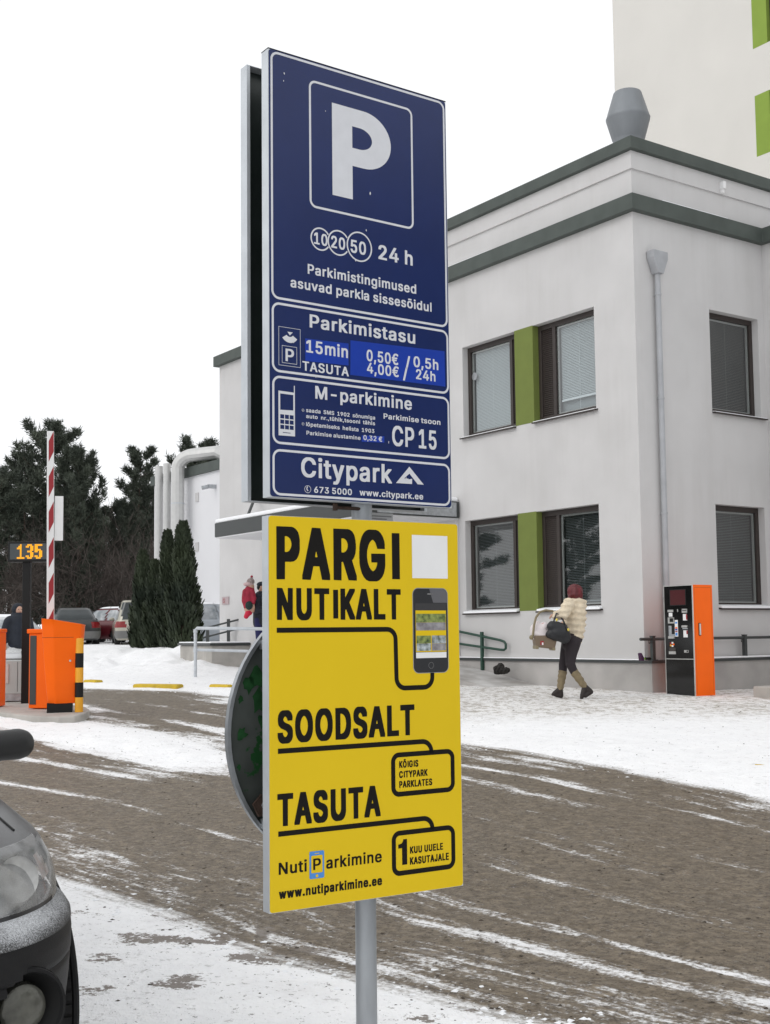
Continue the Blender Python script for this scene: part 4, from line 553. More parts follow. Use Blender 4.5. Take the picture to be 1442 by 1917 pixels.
FONT_COND={'A':(181,[[-9,-8,39,-9,42,-8,47,7,58,46,59,47,62,48,93,48,96,47,112,-7,113,-8,161,-9,163,-8,163,12,111,187,105,207,103,208,53,209,50,207,-10,9,-10,-6],[72,86,71,87,70,89,75,107,77,109,78,108,84,88,84,87,82,86]]),'B':(174,[[5,-8,103,-9,117,-6,126,-2,135,4,141,12,147,26,150,39,150,68,149,77,146,86,141,96,133,106,139,116,142,126,144,136,144,159,141,174,135,188,127,197,118,203,108,207,99,209,7,209,4,208,4,-6],[57,31,56,32,55,34,56,82,58,82,66,82,74,81,83,77,90,72,97,59,99,54,95,44,88,38,82,34,72,31],[57,121,56,122,55,124,55,167,57,169,67,169,78,166,84,161,90,154,92,147,90,138,84,130,76,124,68,121]]),'C':(191,[[61,-11,109,-11,117,-10,127,-6,139,1,151,13,159,26,165,41,167,53,168,68,167,71,118,71,116,69,112,57,106,47,98,39,93,35,88,33,84,33,74,39,64,49,58,59,52,77,49,92,49,108,52,123,55,134,62,147,69,157,76,162,84,167,88,167,96,163,106,153,112,143,116,131,118,129,164,129,167,130,168,146,166,153,160,173,155,182,151,187,139,199,125,207,117,210,108,211,64,211,56,210,46,206,33,199,27,193,20,186,13,174,4,154,-1,129,-1,118,-2,113,-2,87,-1,82,-1,71,0,62,3,49,7,38,14,23,19,15,28,5,38,-2,50,-8]]),'D':(188,[[5,-8,93,-9,108,-6,118,-2,131,5,144,18,151,29,158,48,161,59,164,77,164,122,163,127,162,134,158,152,155,163,148,176,140,187,134,192,124,200,109,206,96,209,7,209,4,208,4,-6],[57,31,56,32,55,34,55,166,56,168,57,169,63,169,72,167,84,162,89,159,98,150,105,139,110,126,112,113,114,99,111,81,107,67,101,54,96,48,86,39,78,35,63,31]]),'E':(161,[[5,-8,133,-9,136,-8,136,28,135,31,58,31,56,32,55,34,55,78,56,81,127,81,129,82,130,84,130,118,129,121,58,121,56,122,55,167,56,168,58,169,134,169,135,172,135,206,134,208,7,209,4,208,4,-6]]),'G':(194,[[61,-11,111,-11,126,-7,133,-3,143,4,150,11,157,21,162,31,167,48,169,58,169,106,168,108,167,109,77,108,76,106,77,71,79,70,113,70,115,69,116,68,112,56,106,45,100,39,89,33,84,33,74,39,64,49,55,66,52,77,49,92,49,108,51,122,58,141,63,149,70,158,77,163,84,167,87,167,91,166,101,159,107,151,113,138,116,131,118,129,164,129,167,129,167,131,167,149,165,161,158,176,151,187,141,197,132,203,124,207,109,211,62,211,47,207,39,203,29,196,25,192,15,179,7,162,1,144,-1,129,-1,118,-2,114,-2,87,-1,82,-1,71,0,62,3,49,7,38,15,21,23,11,28,5,42,-5,51,-8]]),'I':(123,[[-4,-8,98,-9,100,-8,101,-7,101,30,98,31,76,31,74,32,74,34,74,167,76,169,98,169,101,170,101,206,101,208,99,209,-2,209,-4,208,-5,207,-4,170,-2,169,21,169,22,168,22,166,22,33,21,31,-2,31,-4,30,-5,-6]]),'J':(154,[[35,-11,81,-11,92,-8,99,-5,107,1,112,7,118,18,121,27,124,44,124,206,123,208,122,209,76,209,73,208,73,207,72,58,68,43,65,38,59,33,55,37,52,42,49,47,48,53,45,76,-1,76,-3,76,-4,74,-4,34,0,19,5,9,13,0,24,-7]]),'K':(177,[[5,-8,52,-9,54,-8,55,56,59,62,62,64,65,61,98,3,105,-8,156,-9,158,-8,159,8,158,12,100,112,109,126,157,188,159,193,159,206,158,208,156,209,102,208,57,149,55,149,55,152,54,208,52,209,7,209,4,208,4,-6]]),'L':(153,[[5,-8,128,-9,130,-8,131,-7,131,28,130,31,58,31,56,32,55,33,55,206,54,208,53,209,7,209,5,208,4,207,4,-6]]),'M':(229,[[5,-8,51,-9,53,-8,54,57,56,57,57,53,75,-3,78,-8,125,-8,130,4,144,51,146,54,147,55,148,-8,151,-9,194,-9,197,-8,198,206,197,208,142,209,138,207,105,101,102,94,101,94,98,102,64,207,61,209,7,209,4,208,4,-6]]),'N':(195,[[5,-8,52,-9,54,-8,56,92,57,92,66,76,109,-7,113,-9,161,-9,163,-8,164,206,163,208,117,209,114,208,113,108,112,108,109,112,63,201,58,208,7,209,4,208,4,-6]]),'O':(198,[[61,-11,109,-11,124,-7,134,-2,141,3,151,13,157,22,162,31,170,52,174,76,174,123,172,134,167,157,157,178,149,189,141,197,134,202,124,207,117,210,108,211,64,211,56,210,46,206,33,199,20,186,13,174,4,154,-1,129,-1,118,-2,113,-2,87,-1,82,-1,71,0,62,5,42,14,23,27,7,34,1,41,-3,51,-8],[84,33,74,39,65,48,57,63,52,77,50,84,49,92,49,107,52,123,55,134,62,147,65,152,74,161,82,166,87,167,98,161,106,153,112,144,116,137,120,126,122,113,124,98,120,74,116,63,112,56,106,47,98,39,88,33]]),'P':(170,[[5,-8,7,-9,54,-8,55,-6,56,63,58,64,93,64,97,65,103,65,113,68,126,75,132,82,138,91,143,103,146,116,146,158,142,174,136,187,130,194,119,202,107,207,97,209,7,209,4,208,4,-6],[57,104,56,105,55,107,55,167,57,169,67,169,78,165,87,159,93,147,95,141,95,132,91,121,87,116,81,109,71,105,64,104]]),'R':(171,[[5,-8,52,-9,54,-8,55,66,56,68,58,69,63,69,66,66,99,-8,149,-9,152,-8,152,11,123,76,123,77,131,83,138,93,145,108,148,128,148,148,146,153,146,161,141,179,136,188,126,199,118,203,112,206,98,209,7,209,4,208,4,-6],[57,109,56,110,55,112,55,167,57,169,68,169,74,167,82,163,89,157,92,152,95,144,95,134,91,123,82,114,72,110,66,109]]),'S':(170,[[50,-12,93,-12,107,-10,117,-6,129,3,137,11,143,24,146,34,146,73,142,87,135,98,124,107,111,115,79,125,64,133,57,140,54,147,54,151,60,161,64,165,73,169,81,164,86,159,90,153,94,142,96,140,141,140,143,141,144,166,140,179,137,184,130,194,126,198,117,205,104,210,96,211,51,211,42,210,32,206,21,199,13,191,5,177,3,168,1,157,1,136,5,117,11,107,21,98,32,90,72,76,82,71,90,64,95,57,95,52,90,43,82,35,76,32,72,31,64,34,58,39,50,52,49,61,47,62,1,62,-2,62,-2,41,-1,33,2,23,9,9,18,0,26,-5,37,-10]]),'T':(171,[[48,-8,94,-9,97,-8,97,-7,98,167,98,168,101,169,149,169,150,172,150,206,149,208,148,209,-2,209,-4,208,-5,207,-5,172,-4,169,44,169,47,168,47,167,48,-6]]),'U':(193,[[65,-12,99,-12,103,-11,111,-11,124,-7,134,-2,144,8,152,18,156,26,158,32,162,52,162,206,162,208,161,209,114,209,112,208,111,207,111,69,107,54,102,45,94,37,84,32,81,33,71,38,63,48,59,56,55,72,55,207,54,208,52,209,7,209,5,208,4,207,4,62,5,57,5,46,7,38,10,27,15,17,24,6,31,0,46,-8,57,-11]]),'Y':(179,[[51,-8,98,-9,101,-8,102,73,161,189,161,206,160,208,111,209,108,208,102,197,78,150,76,148,44,208,42,209,-7,209,-9,208,-10,191,50,74,50,-6]]),'Õ':(198,[[61,-11,109,-11,124,-7,134,-2,141,3,151,13,157,22,162,31,170,52,174,76,174,123,172,134,167,157,157,178,149,189,141,197,134,202,124,207,117,210,108,211,64,211,56,210,46,206,33,199,20,186,13,174,4,154,-1,129,-1,118,-2,113,-2,87,-1,82,-1,71,0,62,5,42,14,23,27,7,34,1,41,-3,51,-8],[84,33,74,39,65,48,57,63,52,77,50,84,49,92,49,107,52,123,55,134,62,147,65,152,74,161,82,166,87,167,98,161,106,153,112,144,116,137,120,126,122,113,124,98,120,74,116,63,112,56,106,47,98,39,88,33],[40,218,119,218,126,222,128,225,132,236,132,261,132,262,129,262,93,262,87,264,57,264,51,262,45,258,40,247,39,236,39,221]]),'a':(152,[[32,-12,69,-12,84,-9,121,-9,123,-8,124,-7,124,113,122,123,120,133,113,145,104,153,98,156,82,160,43,160,34,158,24,155,14,149,7,141,0,129,-1,124,-1,107,0,106,6,103,18,99,46,99,48,101,54,111,58,115,62,117,64,116,69,112,72,104,71,102,67,99,33,94,17,88,8,83,4,79,-3,67,-5,58,-5,26,-2,14,3,4,11,-4,18,-8,26,-11],[53,32,49,36,47,39,46,42,48,46,53,51,61,55,71,57,73,57,72,51,67,40,58,32,56,31]]),'e':(157,[[50,-12,84,-12,88,-11,94,-11,103,-8,111,-4,122,6,130,18,132,26,132,43,131,45,124,47,114,50,84,50,77,38,72,33,68,31,66,32,59,37,54,43,50,51,49,56,51,57,132,57,134,58,135,59,135,92,134,97,134,104,131,117,126,131,119,142,110,151,101,156,87,160,46,160,34,157,27,153,22,150,15,143,9,136,3,123,-2,104,-4,94,-4,52,-2,42,3,24,10,11,19,1,33,-8,43,-11],[52,95,50,97,53,103,57,109,66,117,69,115,74,110,78,103,81,97,80,96,78,95]]),'i':(80,[[3,-8,48,-9,50,-8,51,-7,51,154,51,157,49,157,6,158,3,157,3,156,2,-6],[9,166,43,165,51,169,55,174,56,181,56,198,55,206,51,211,43,215,12,215,9,214,3,211,-1,203,-1,177,3,169]]),'k':(149,[[3,-8,6,-9,50,-8,51,-6,52,32,53,32,56,28,79,-8,132,-9,134,-8,135,-7,135,9,87,83,89,89,128,137,130,141,130,156,129,157,127,158,77,157,73,153,55,131,52,129,51,206,51,208,49,209,6,209,3,208,3,207,2,-6]]),'m':(223,[[3,-8,48,-9,51,-8,51,88,55,104,59,111,64,115,67,114,71,107,74,96,74,-7,75,-8,77,-9,122,-8,123,-6,123,88,125,103,129,111,134,116,137,115,140,112,142,107,145,97,145,-7,146,-8,148,-9,194,-8,195,-6,195,112,192,131,185,146,176,155,163,160,118,160,104,155,97,158,91,160,51,160,42,158,3,157,2,154,2,-6]]),'n':(159,[[3,-8,48,-9,51,-8,51,84,53,94,57,104,59,108,67,116,69,115,73,111,78,101,80,94,81,-8,83,-9,127,-9,129,-8,130,114,127,128,123,138,119,146,111,153,103,157,92,160,54,160,44,158,6,158,3,157,2,-6]]),'p':(163,[[3,-64,6,-65,50,-64,51,-62,52,-12,54,-11,59,-12,89,-12,98,-11,107,-8,114,-4,125,7,133,22,139,39,140,47,140,57,141,61,141,87,139,108,135,123,127,138,117,150,104,157,94,160,54,160,43,158,6,158,3,157,3,156,2,-62],[69,33,62,40,57,51,53,64,51,74,53,84,57,98,62,109,68,115,71,116,77,112,81,107,86,97,90,82,90,68,87,56,83,46,74,34,72,32]]),'r':(110,[[3,-8,48,-9,51,-8,51,86,53,96,58,107,66,115,72,117,91,118,93,118,94,157,93,159,51,160,41,158,6,158,3,157,2,-6]]),'t':(100,[[30,-9,77,-10,82,-9,84,-7,84,11,80,28,78,30,63,30,61,31,58,34,57,38,55,49,55,118,57,120,78,120,81,121,81,156,79,157,58,158,56,158,55,191,54,193,53,194,7,193,6,191,6,158,3,158,-11,157,-12,156,-12,121,-9,120,4,120,6,118,6,19,8,12,11,5,18,-3,23,-7]]),'u':(159,[[40,-11,74,-11,86,-9,127,-9,129,-8,130,154,129,157,83,158,81,157,80,58,77,48,75,43,69,36,64,33,60,37,55,44,53,53,51,62,51,157,48,158,6,158,3,157,2,33,4,26,7,15,10,8,15,2,21,-4,24,-6,33,-10]]),'w':(209,[[30,-8,32,-9,78,-8,81,-2,89,34,91,39,92,40,103,-6,104,-8,107,-9,151,-9,153,-8,189,132,190,139,190,154,189,157,187,158,140,157,138,151,130,114,128,112,127,114,117,157,68,157,65,154,57,117,56,112,54,111,53,114,43,157,-4,158,-7,157,-7,139]]),'1':(173,[[11,-8,138,-9,140,-8,141,-7,141,29,138,30,107,30,105,31,104,32,104,206,103,208,102,209,49,208,46,206,23,186,13,176,12,136,13,133,42,133,52,140,53,139,54,33,53,31,51,30,11,29,10,27,10,-6]]),'.':(87,[[10,-9,49,-10,56,-6,60,2,60,28,58,34,55,39,48,42,14,42,9,41,5,37,1,29,1,3,3,-2,7,-7]])}
# ================================================================== THE PARKING SIGN
I_=[(20,0),(72,0),(72,200),(20,200)]
flat=lambda P:[int(v) for p in P for v in p]
FONT_COND['I']=(92,[flat(I_)]); FONT_COND['1']=(105,[flat([(42,0),(88,0),(88,200),(54,200),(50,182),(38,168),(8,162),(8,132),(42,132)])])
FONT_WIDE['l']=(66,[flat([(14,0),(52,0),(52,208),(14,208)])]); FONT_WIDE['I']=(80,[flat([(16,0),(62,0),(62,200),(16,200)])])
def polys2mesh(name,loops):
    cu=bpy.data.curves.new(name,'CURVE'); cu.dimensions='2D'; cu.fill_mode='BOTH'
    for L in loops:
        s=cu.splines.new('POLY'); s.points.add(len(L)-1)
        for p,q in zip(s.points,L): p.co=(q[0],q[1],0,1)
        s.use_cyclic_u=True
    o=bpy.data.objects.new(name+'_c',cu); COL.objects.link(o); me=evalmesh(o,name); bpy.data.objects.remove(o); bpy.data.curves.remove(cu); return me
def plate(me,y):      # from drawing plane (s,z) to the panel face
    co=np.empty(len(me.vertices)*3,np.float32); me.vertices.foreach_get('co',co); co=co.reshape(-1,3); co=np.column_stack([co[:,0],np.full(len(co),y),co[:,1]]); me.vertices.foreach_set('co',co.ravel().astype(np.float32)); me.update(); return me
def text(font,s,s0,s1,z,h,space=.36):
    x=0; out=[]
    for ch in s:
        if ch==' ': x+=space*200; continue
        a,L=font[ch]; out+=[[(p+x,q) for p,q in zip(l[0::2],l[1::2])] for l in L]; x+=a
    xs=[p[0] for l in out for p in l]; a,b=min(xs),max(xs)
    return [[(s0+(p-a)/(b-a)*(s1-s0),z+q/200*h) for p,q in l] for l in out]
def letter(parent,m,y,*lines,name='lettering'):
    for l in lines: link(name,plate(polys2mesh(name,l),y),m,parent)
def rrect(x0,z0,x1,z1,r,n=8):
    P=[]
    for cx,cz,a in ((x1-r,z1-r,0),(x0+r,z1-r,90),(x0+r,z0+r,180),(x1-r,z0+r,270)):
        for k in range(n+1): t=R(a+90*k/n); P.append((cx+r*math.cos(t),cz+r*math.sin(t)))
    return P
def frame2(x0,z0,x1,z1,r,t): return [rrect(x0,z0,x1,z1,r),rrect(x0+t,z0+t,x1-t,z1-t,max(r-t,.001))]
def circ(cx,cz,r,n=28): return [(cx+r*math.cos(2*PI*k/n),cz+r*math.sin(2*PI*k/n)) for k in range(n)]
def stroke(pts,t):
    L=[];Rr=[]
    for i,p in enumerate(pts):
        a=Vector(pts[max(i-1,0)]);b=Vector(pts[min(i+1,len(pts)-1)]); d=(b-a).normalized(); n=Vector((-d.y,d.x))
        L.append((p[0]+n.x*t/2,p[1]+n.y*t/2)); Rr.append((p[0]-n.x*t/2,p[1]-n.y*t/2))
    return [L+Rr[::-1]]
def arcp(cx,cz,r,a0,a1,n=8): return [(cx+r*math.cos(R(a0+(a1-a0)*k/n)),cz+r*math.sin(R(a0+(a1-a0)*k/n))) for k in range(n+1)]
SROT=PI/2-.95497; SA=np.array([-.357,3.800,0]); sX=np.array([math.cos(SROT),math.sin(SROT),0]); sY=np.array([-math.sin(SROT),math.cos(SROT),0])
PS,PD=.40,.08
base=SA+sX*PS+sY*PD
sign=thing('parking_sign','blue parking price sign above a yellow poster on one grey steel pole','road sign',(base[0],base[1],0),SROT)
sg=bpy.data.objects   # parts are laid out from the panel's lower left corner
def off(o,dz=0): o.location=(-PS,-PD,dz); return o
mb=MB(); mb.tube([(0,0,-.5),(0,0,3.34)],.0345,24); mb.lathe([(.0345,3.34),(.036,3.34),(.036,3.36),(.02,3.372)],(0,0,0),24); mb.build('pole',M['galv_pole'] if 'galv_pole' in M else M.setdefault('galv_pole',mat('dull_galvanised_pole',(.36,.38,.40),.5,.6,.22,9,.08,30,stretch=(1,1,.25))),sign,True)
def tray(w,h,d,face_back=False,lip=.012):
    """folded sheet tray; plate at y=0 (front) or y=d (back), flanges around, open side shows the inside"""
    mb=MB(); t=.002
    if not face_back:
        mb.box(0,w,0,t,0,h); mb.box(0,t,t,d,0,h); mb.box(w-t,w,t,d,0,h); mb.box(t,w-t,t,d,0,t); mb.box(t,w-t,t,d,h-t,h)
        mb.box(t,lip,d-t,d,t,h-t); mb.box(w-lip,w-t,d-t,d,t,h-t)
    else:
        mb.box(0,w,d-t,d,0,h); mb.box(0,t,0,d-t,0,h); mb.box(w-t,w,0,d-t,0,h); mb.box(t,w-t,0,d-t,0,t); mb.box(t,w-t,0,d-t,h-t,h)
        mb.box(t,lip,0,t,t,h-t); mb.box(w-lip,w-t,0,t,t,h-t)
    return mb
W,H,Z0=.72,1.446,1.929
panel=off(tray(W,H,.042).build('sign_panel',M['galv_pale'],sign),Z0)
mb=MB(); me=plate(polys2mesh('blue_face',[rrect(.0015,.0015,W-.0015,H-.0015,.012)]),-.0006); link('blue_face',me,M['blue'],panel)
Yf,Y2,Y3=-.0012,-.0016,-.0020
for x0,z0,x1,z1 in ((.008,.630,.714,1.440),(.009,.396,.715,.620),(.010,.168,.715,.385),(.010,.006,.714,.152)):
    letter(panel,M['white_film'],Yf,frame2(x0,z0,x1,z1,.028,.0075),name='border')
letter(panel,M['white_film'],Yf,frame2(.152,.953,.572,1.381,.026,.0075),name='border')
FW=FONT_WIDE
big=[]
# the big letter P, drawn as stem and bowl
px0,px1,pz0,pz1=.2408,.4789,1.0108,1.3237; st_=.080; pb=pz0+.115; 
outer=[(px0,pz0),(px0+st_,pz0),(px0+st_,pb)]; rz=(pz1-pb)/2; cx=px1-.112
outer+=[(cx+.112*math.cos(R(a)),pb+rz+rz*math.sin(R(a))) for a in range(-90,91,6)]+[(px0,pz1)]
iz0,iz1=pb+.062,pz1-.062; ir=(iz1-iz0)/2
inner=[(px0+st_,iz0)]+[(cx-.018+.052*math.cos(R(a)),iz0+ir+ir*math.sin(R(a))) for a in range(-90,91,6)]+[(px0+st_,iz1)]
letter(panel,M['white_film'],Yf,[outer,inner])
for cx_,cz_,r in ((.193,.853,.037),(.263,.853,.0415),(.3455,.8545,.0495)): pass
def clipcirc(cx,cz,r,t,others): # ring without the arc hidden behind its right-hand neighbour
    pts=[(cx+r*math.cos(2*PI*k/64),cz+r*math.sin(2*PI*k/64)) for k in range(64)]
    keep=[all(math.hypot(p[0]-o[0],p[1]-o[1])>o[2]+t*.6 for o in others) for p in pts]
    if all(keep): return [circ(cx,cz,r+t/2,48),circ(cx,cz,r-t/2,48)]
    k0=next(k for k in range(64) if keep[k] and not keep[k-1]); run=[]
    while keep[k0%64]: run.append(pts[k0%64]); k0+=1
    return stroke(run,t)
CO=[(.193,.853,.036),(.263,.853,.0405),(.3455,.8545,.0485)]
for i,c in enumerate(CO): letter(panel,M['white_film'],Yf,clipcirc(*c,.005,CO[i+1:i+2]),name='coin_ring')
letter(panel,M['white_film'],Yf,text(FW,'10',.1679,.2198,.8345,.037),text(FW,'20',.2337,.2886,.8337,.0385),text(FW,'50',.3104,.3718,.831,.0417),
 text(FW,'24 h',.4222,.5655,.8275,.0472),text(FW,'Parkimistingimused',.1431,.5789,.7311,.0312),text(FW,'asuvad parkla sissesõidul',.0786,.6441,.6775,.0307),
 text(FW,'Parkimistasu',.1492,.572,.5564,.0413),text(FW,'TASUTA',.1211,.2986,.4128,.0291),text(FW,'M-parkimine',.1687,.5541,.3266,.04),
 text(FW,'saada SMS 1902 sõnumiga',.134,.4014,.2791,.0120,.7),text(FW,'auto nr.,tühik,tsooni tähis',.134,.4011,.26,.0118,.7),text(FW,'lõpetamiseks helista 1903',.1337,.398,.2338,.0123,.7),
 text(FW,'Parkimise alustamine',.1348,.3423,.2064,.0122),text(FW,'Parkimise tsoon',.4361,.6753,.2858,.0172),text(FW,'CP',.4704,.5621,.1994,.0645),text(FW,'15',.5811,.6571,.1994,.0625),
 text(FW,'Citypark',.1144,.4675,.0712,.0603),text(FW,'673 5000',.1621,.3066,.0222,.0191),text(FW,'www.citypark.ee',.3367,.5965,.0234,.0195))
for n,q in (('a',[(.132,.4440),(.298,.4485),(.2985,.5215),(.132,.5169)]),('b',[(.3044,.4183),(.6995,.4217),(.698,.5461),(.3061,.5336)]),('c',[(.3473,.2007),(.4377,.2049),(.4381,.2263),(.3476,.2217)])):
    letter(panel,M['blue_patch'],Yf,[q],name='price_patch')
letter(panel,M['white_film'],Y2,text(FW,'15min',.1353,.2957,.4736,.0388),text(FW,'0,50€',.3699,.499,.4738,.0363),text(FW,'/',.5297,.549,.470,.037),text(FW,'0,5h',.563,.6695,.4765,.0350),
 text(FW,'4,00€',.3705,.5007,.4330,.0340),text(FW,'/',.518,.5374,.430,.037),text(FW,'24h',.5726,.6562,.4352,.0330),text(FW,'0,32 €',.3537,.4293,.2075,.0158))
# pictograms
letter(panel,M['white_film'],Yf,frame2(.0338,.4192,.1143,.5437,.001,.0013),frame2(.0459,.428,.101,.484,.001,.0013),[[(.0662,.530),(.0751,.519),(.0858,.530)]],
 [arcp(.0748,.5285,.0335,215,325,10)+arcp(.0748,.5285,.0145,322,218,8)],name='pictogram')
letter(panel,M['white_film'],Yf,text(FW,'P',.0588,.090,.4358,.0385))
ph=[[(.0323,.1955),(.0923,.1965),(.0923,.3585),(.0890,.3585),(.0890,.3365),(.0323,.3375)],[(.0386,.277),(.0386,.329),(.0866,.3285),(.0866,.279)]]
for i in range(3):
    for j in range(3):
        x=.0385+i*.0172; z=.2165+j*.0167; ph.append([(x,z),(x,z+.0132),(x+.0145,z+.0132),(x+.0145,z)])
ph.append([(.0477,.2045),(.0477,.2068),(.0757,.2068),(.0757,.2045)])
letter(panel,M['white_film'],Yf,ph,name='phone_pictogram')
letter(panel,M['white_film'],Yf,[[(.4839,.0726),(.5400,.1315),(.6000,.0740),(.5740,.0740),(.5400,.1080),(.5180,.0905),(.5360,.0905),(.5360,.0880),(.551,.091),(.5505,.0735)]],name='arrow_logo')
letter(panel,M['white_film'],Yf,[circ(.1384,.0315,.0122),circ(.1384,.0315,.0108)],stroke(arcp(.1424,.0335,.0075,120,250,6),.0032),name='phone_icon')
for z in (.2835,.2395): letter(panel,M['white_film'],Yf,[circ(.1222,z,.0048,14),circ(.1222,z,.0040,14)],[[(.1205,z-.002),(.1205,z+.002),(.1245,z)]],name='bullet')
# rear panel of the pair, seen from inside
rear=off(tray(W,H,.042,True).build('rear_panel',M['galv_pale'],sign),Z0); rear.location.y=-PD+.14
mb=MB(); mb.box(.0025,W-.0025,.037,.0395,.003,H-.003); mb.build('inner_sheet',M['dark_back'],rear)
mb=MB(); mb.box(.003,W-.003,.003,.0055,.003,H-.003); mb.build('inner_sheet',M['dark_back'],panel)
# clamps and rails between the panels
for z in (2.02,2.65,3.25):
    mb=MB(); mb.box(-.30,.30,-.046,-.036,z-.02,z+.02); mb.box(-.30,.30,.036,.06,z-.02,z+.02); mb.build('rail',M['galv'],sign)
    mb=MB(); mb.lathe([(.036,z-.018),(.041,z-.018),(.041,z+.018),(.036,z+.018)],(0,0,0),20); mb.tube([(.05,-.055,z),(.05,.06,z)],.006,8); mb.build('clamp',M['galv'],sign)
mb=MB(); mb.tube([(-.12,-.02,1.915),(.02,-.02,1.915)],.006,8); mb.box(-.125,-.113,-.026,-.014,1.905,1.928); mb.build('bolt',M['rust'],sign)
# yellow poster panel
PZ=.661; PW,PH=.722,1.21
poster=tray(PW,PH,.042).build('poster_panel',M['galv_pale'],sign); poster.location=(-PS-.006,-PD,PZ); poster.rotation_euler=(0,0,-.0502)
link('poster_face',plate(polys2mesh('poster_face',[rrect(.001,.001,PW-.001,PH-.001,.010)]),-.0006),M['yellow'],poster)
mb=MB(); mb.box(.003,PW-.003,.003,.0055,.003,PH-.003); mb.build('inner_sheet',M['dark_back'],poster)
FC=FONT_COND
letter(poster,M['black_film'],Yf,text(FC,'PARGI',.0279,.4845,1.0182,.152),text(FC,'NUTIKALT',.0289,.4865,.8897,.0915),text(FC,'SOODSALT',.0296,.5352,.5115,.0915),text(FC,'TASUTA',.0278,.3996,.2602,.0905),
 text(FC,'KÕIGIS',.4727,.5477,.4046,.0202),text(FC,'CITYPARK',.4721,.5839,.3723,.0202),text(FC,'PARKLATES',.4722,.6018,.3405,.0202),
 text(FC,'1',.4654,.4995,.0936,.0810),text(FC,'KUU UUELE',.5106,.6416,.1269,.0206),text(FC,'KASUTAJALE',.5099,.6647,.0916,.0215),
 text(FW,'Nuti',.0313,.1291,.1128,.0342),text(FW,'arkimine',.1976,.402,.1127,.0342),text(FC,'www.nutiparkimine.ee',.032,.4021,.0406,.0262))
T_=.0158
p1=[(.0281,.854),(.432,.854)]+arcp(.432,.8215,.0325,80,0,8)+arcp(.500,.695,.0335,180,270,8)+arcp(.575,.695,.0335,270,360,8)+[(.6085,.709)]
letter(poster,M['black_film'],Yf,stroke(p1,T_),stroke([(.0305,.484),(.565,.484)]+arcp(.565,.4485,.0355,80,10,8)+[(.6005,.446)],T_),stroke([(.0305,.234),(.565,.234)]+arcp(.565,.1985,.0355,80,10,8)+[(.6005,.1958)],T_),
 frame2(.4415,.3120,.6935,.4540,.030,T_),frame2(.4405,.0600,.6910,.2035,.030,T_),name='line_art')
letter(poster,M['white'],Yf,[[(.5332,1.0228),(.6772,1.0228),(.6780,1.167),(.5336,1.167)]],name='white_square')
# printed telephone
M['phone_body']=mat('printed_phone_black',(.012,.013,.016),.3); M['phone_edge']=mat('printed_phone_edge',(.28,.28,.28),.4)
letter(poster,M['phone_edge'],Yf,[rrect(.5325,.7075,.6758,.9908,.022)],name='phone_print')
letter(poster,M['phone_body'],Y2,[rrect(.5350,.7098,.6733,.9885,.020)],name='phone_print')
letter(poster,mat('phone_glare',(.11,.11,.12),.3),Y3,[[(.5998,.9880),(.655,.9880)]+arcp(.653,.968,.0195,85,0,5)+[(.6722,.9415),(.6155,.9415)]],name='phone_print')
letter(poster,mat('screen_header',(.03,.03,.032),.4),Y3,[[(.5433,.757),(.667,.757),(.6675,.9395),(.543,.9395)]],name='phone_screen')
Y4=-.0024;Y5=-.0028
letter(poster,M['yellow'],Y4,[[(.5433,.778),(.6665,.778),(.6665,.9155),(.5433,.9155)]],name='phone_screen')
def printmat(name,a,b,c,sc):
    m=mat(name,a,.4,col2=b,vs=sc); n=m.node_tree; return m
treep=printmat('print_park',(.02,.05,.012),(.30,.36,.10),None,60); lotp=printmat('print_asphalt',(.14,.13,.14),(.34,.33,.34),None,50); streetp=printmat('print_street',(.05,.07,.05),(.5,.55,.58),None,70)
letter(poster,treep,Y5,[[(.5448,.876),(.665,.876),(.665,.9045),(.5448,.9045)]],name='phone_screen'); letter(poster,lotp,Y5,[[(.5448,.8495),(.665,.8495),(.665,.8755),(.5448,.8755)]],name='phone_screen')
letter(poster,treep,Y5,[[(.546,.807),(.6035,.807),(.6035,.832),(.546,.832)],],name='phone_screen'); letter(poster,streetp,Y5,[[(.546,.7815),(.6035,.7815),(.6035,.8065),(.546,.8065)]],[[(.607,.806),(.665,.806),(.665,.832),(.607,.832)]],name='phone_screen')
letter(poster,lotp,Y5,[[(.607,.7815),(.665,.7815),(.665,.8055),(.607,.8055)]],name='phone_screen'); letter(poster,M['white'],Y4,[[(.5438,.7578),(.6665,.7578),(.6665,.7765),(.5438,.7765)]],name='phone_screen')
letter(poster,M['phone_edge'],Y3,[circ(.604,.733,.0105,20),circ(.604,.733,.0098,20)],[rrect(.592,.969,.616,.972,.0014)],name='phone_print')
# little blue telephone in the poster logo
letter(poster,M['bright_blue'],Yf,[rrect(.1380,.0868,.1902,.1702,.004)],name='logo_phone')
letter(poster,M['yellow'],Y2,[rrect(.1442,.1040,.1842,.1570,.003)],[rrect(.1602,.0905,.1682,.0985,.001)],[rrect(.156,.1620,.173,.1640,.0009)],name='logo_phone')
letter(poster,M['black_film'],Y3,text(FW,'P',.1507,.1784,.1141,.0330))
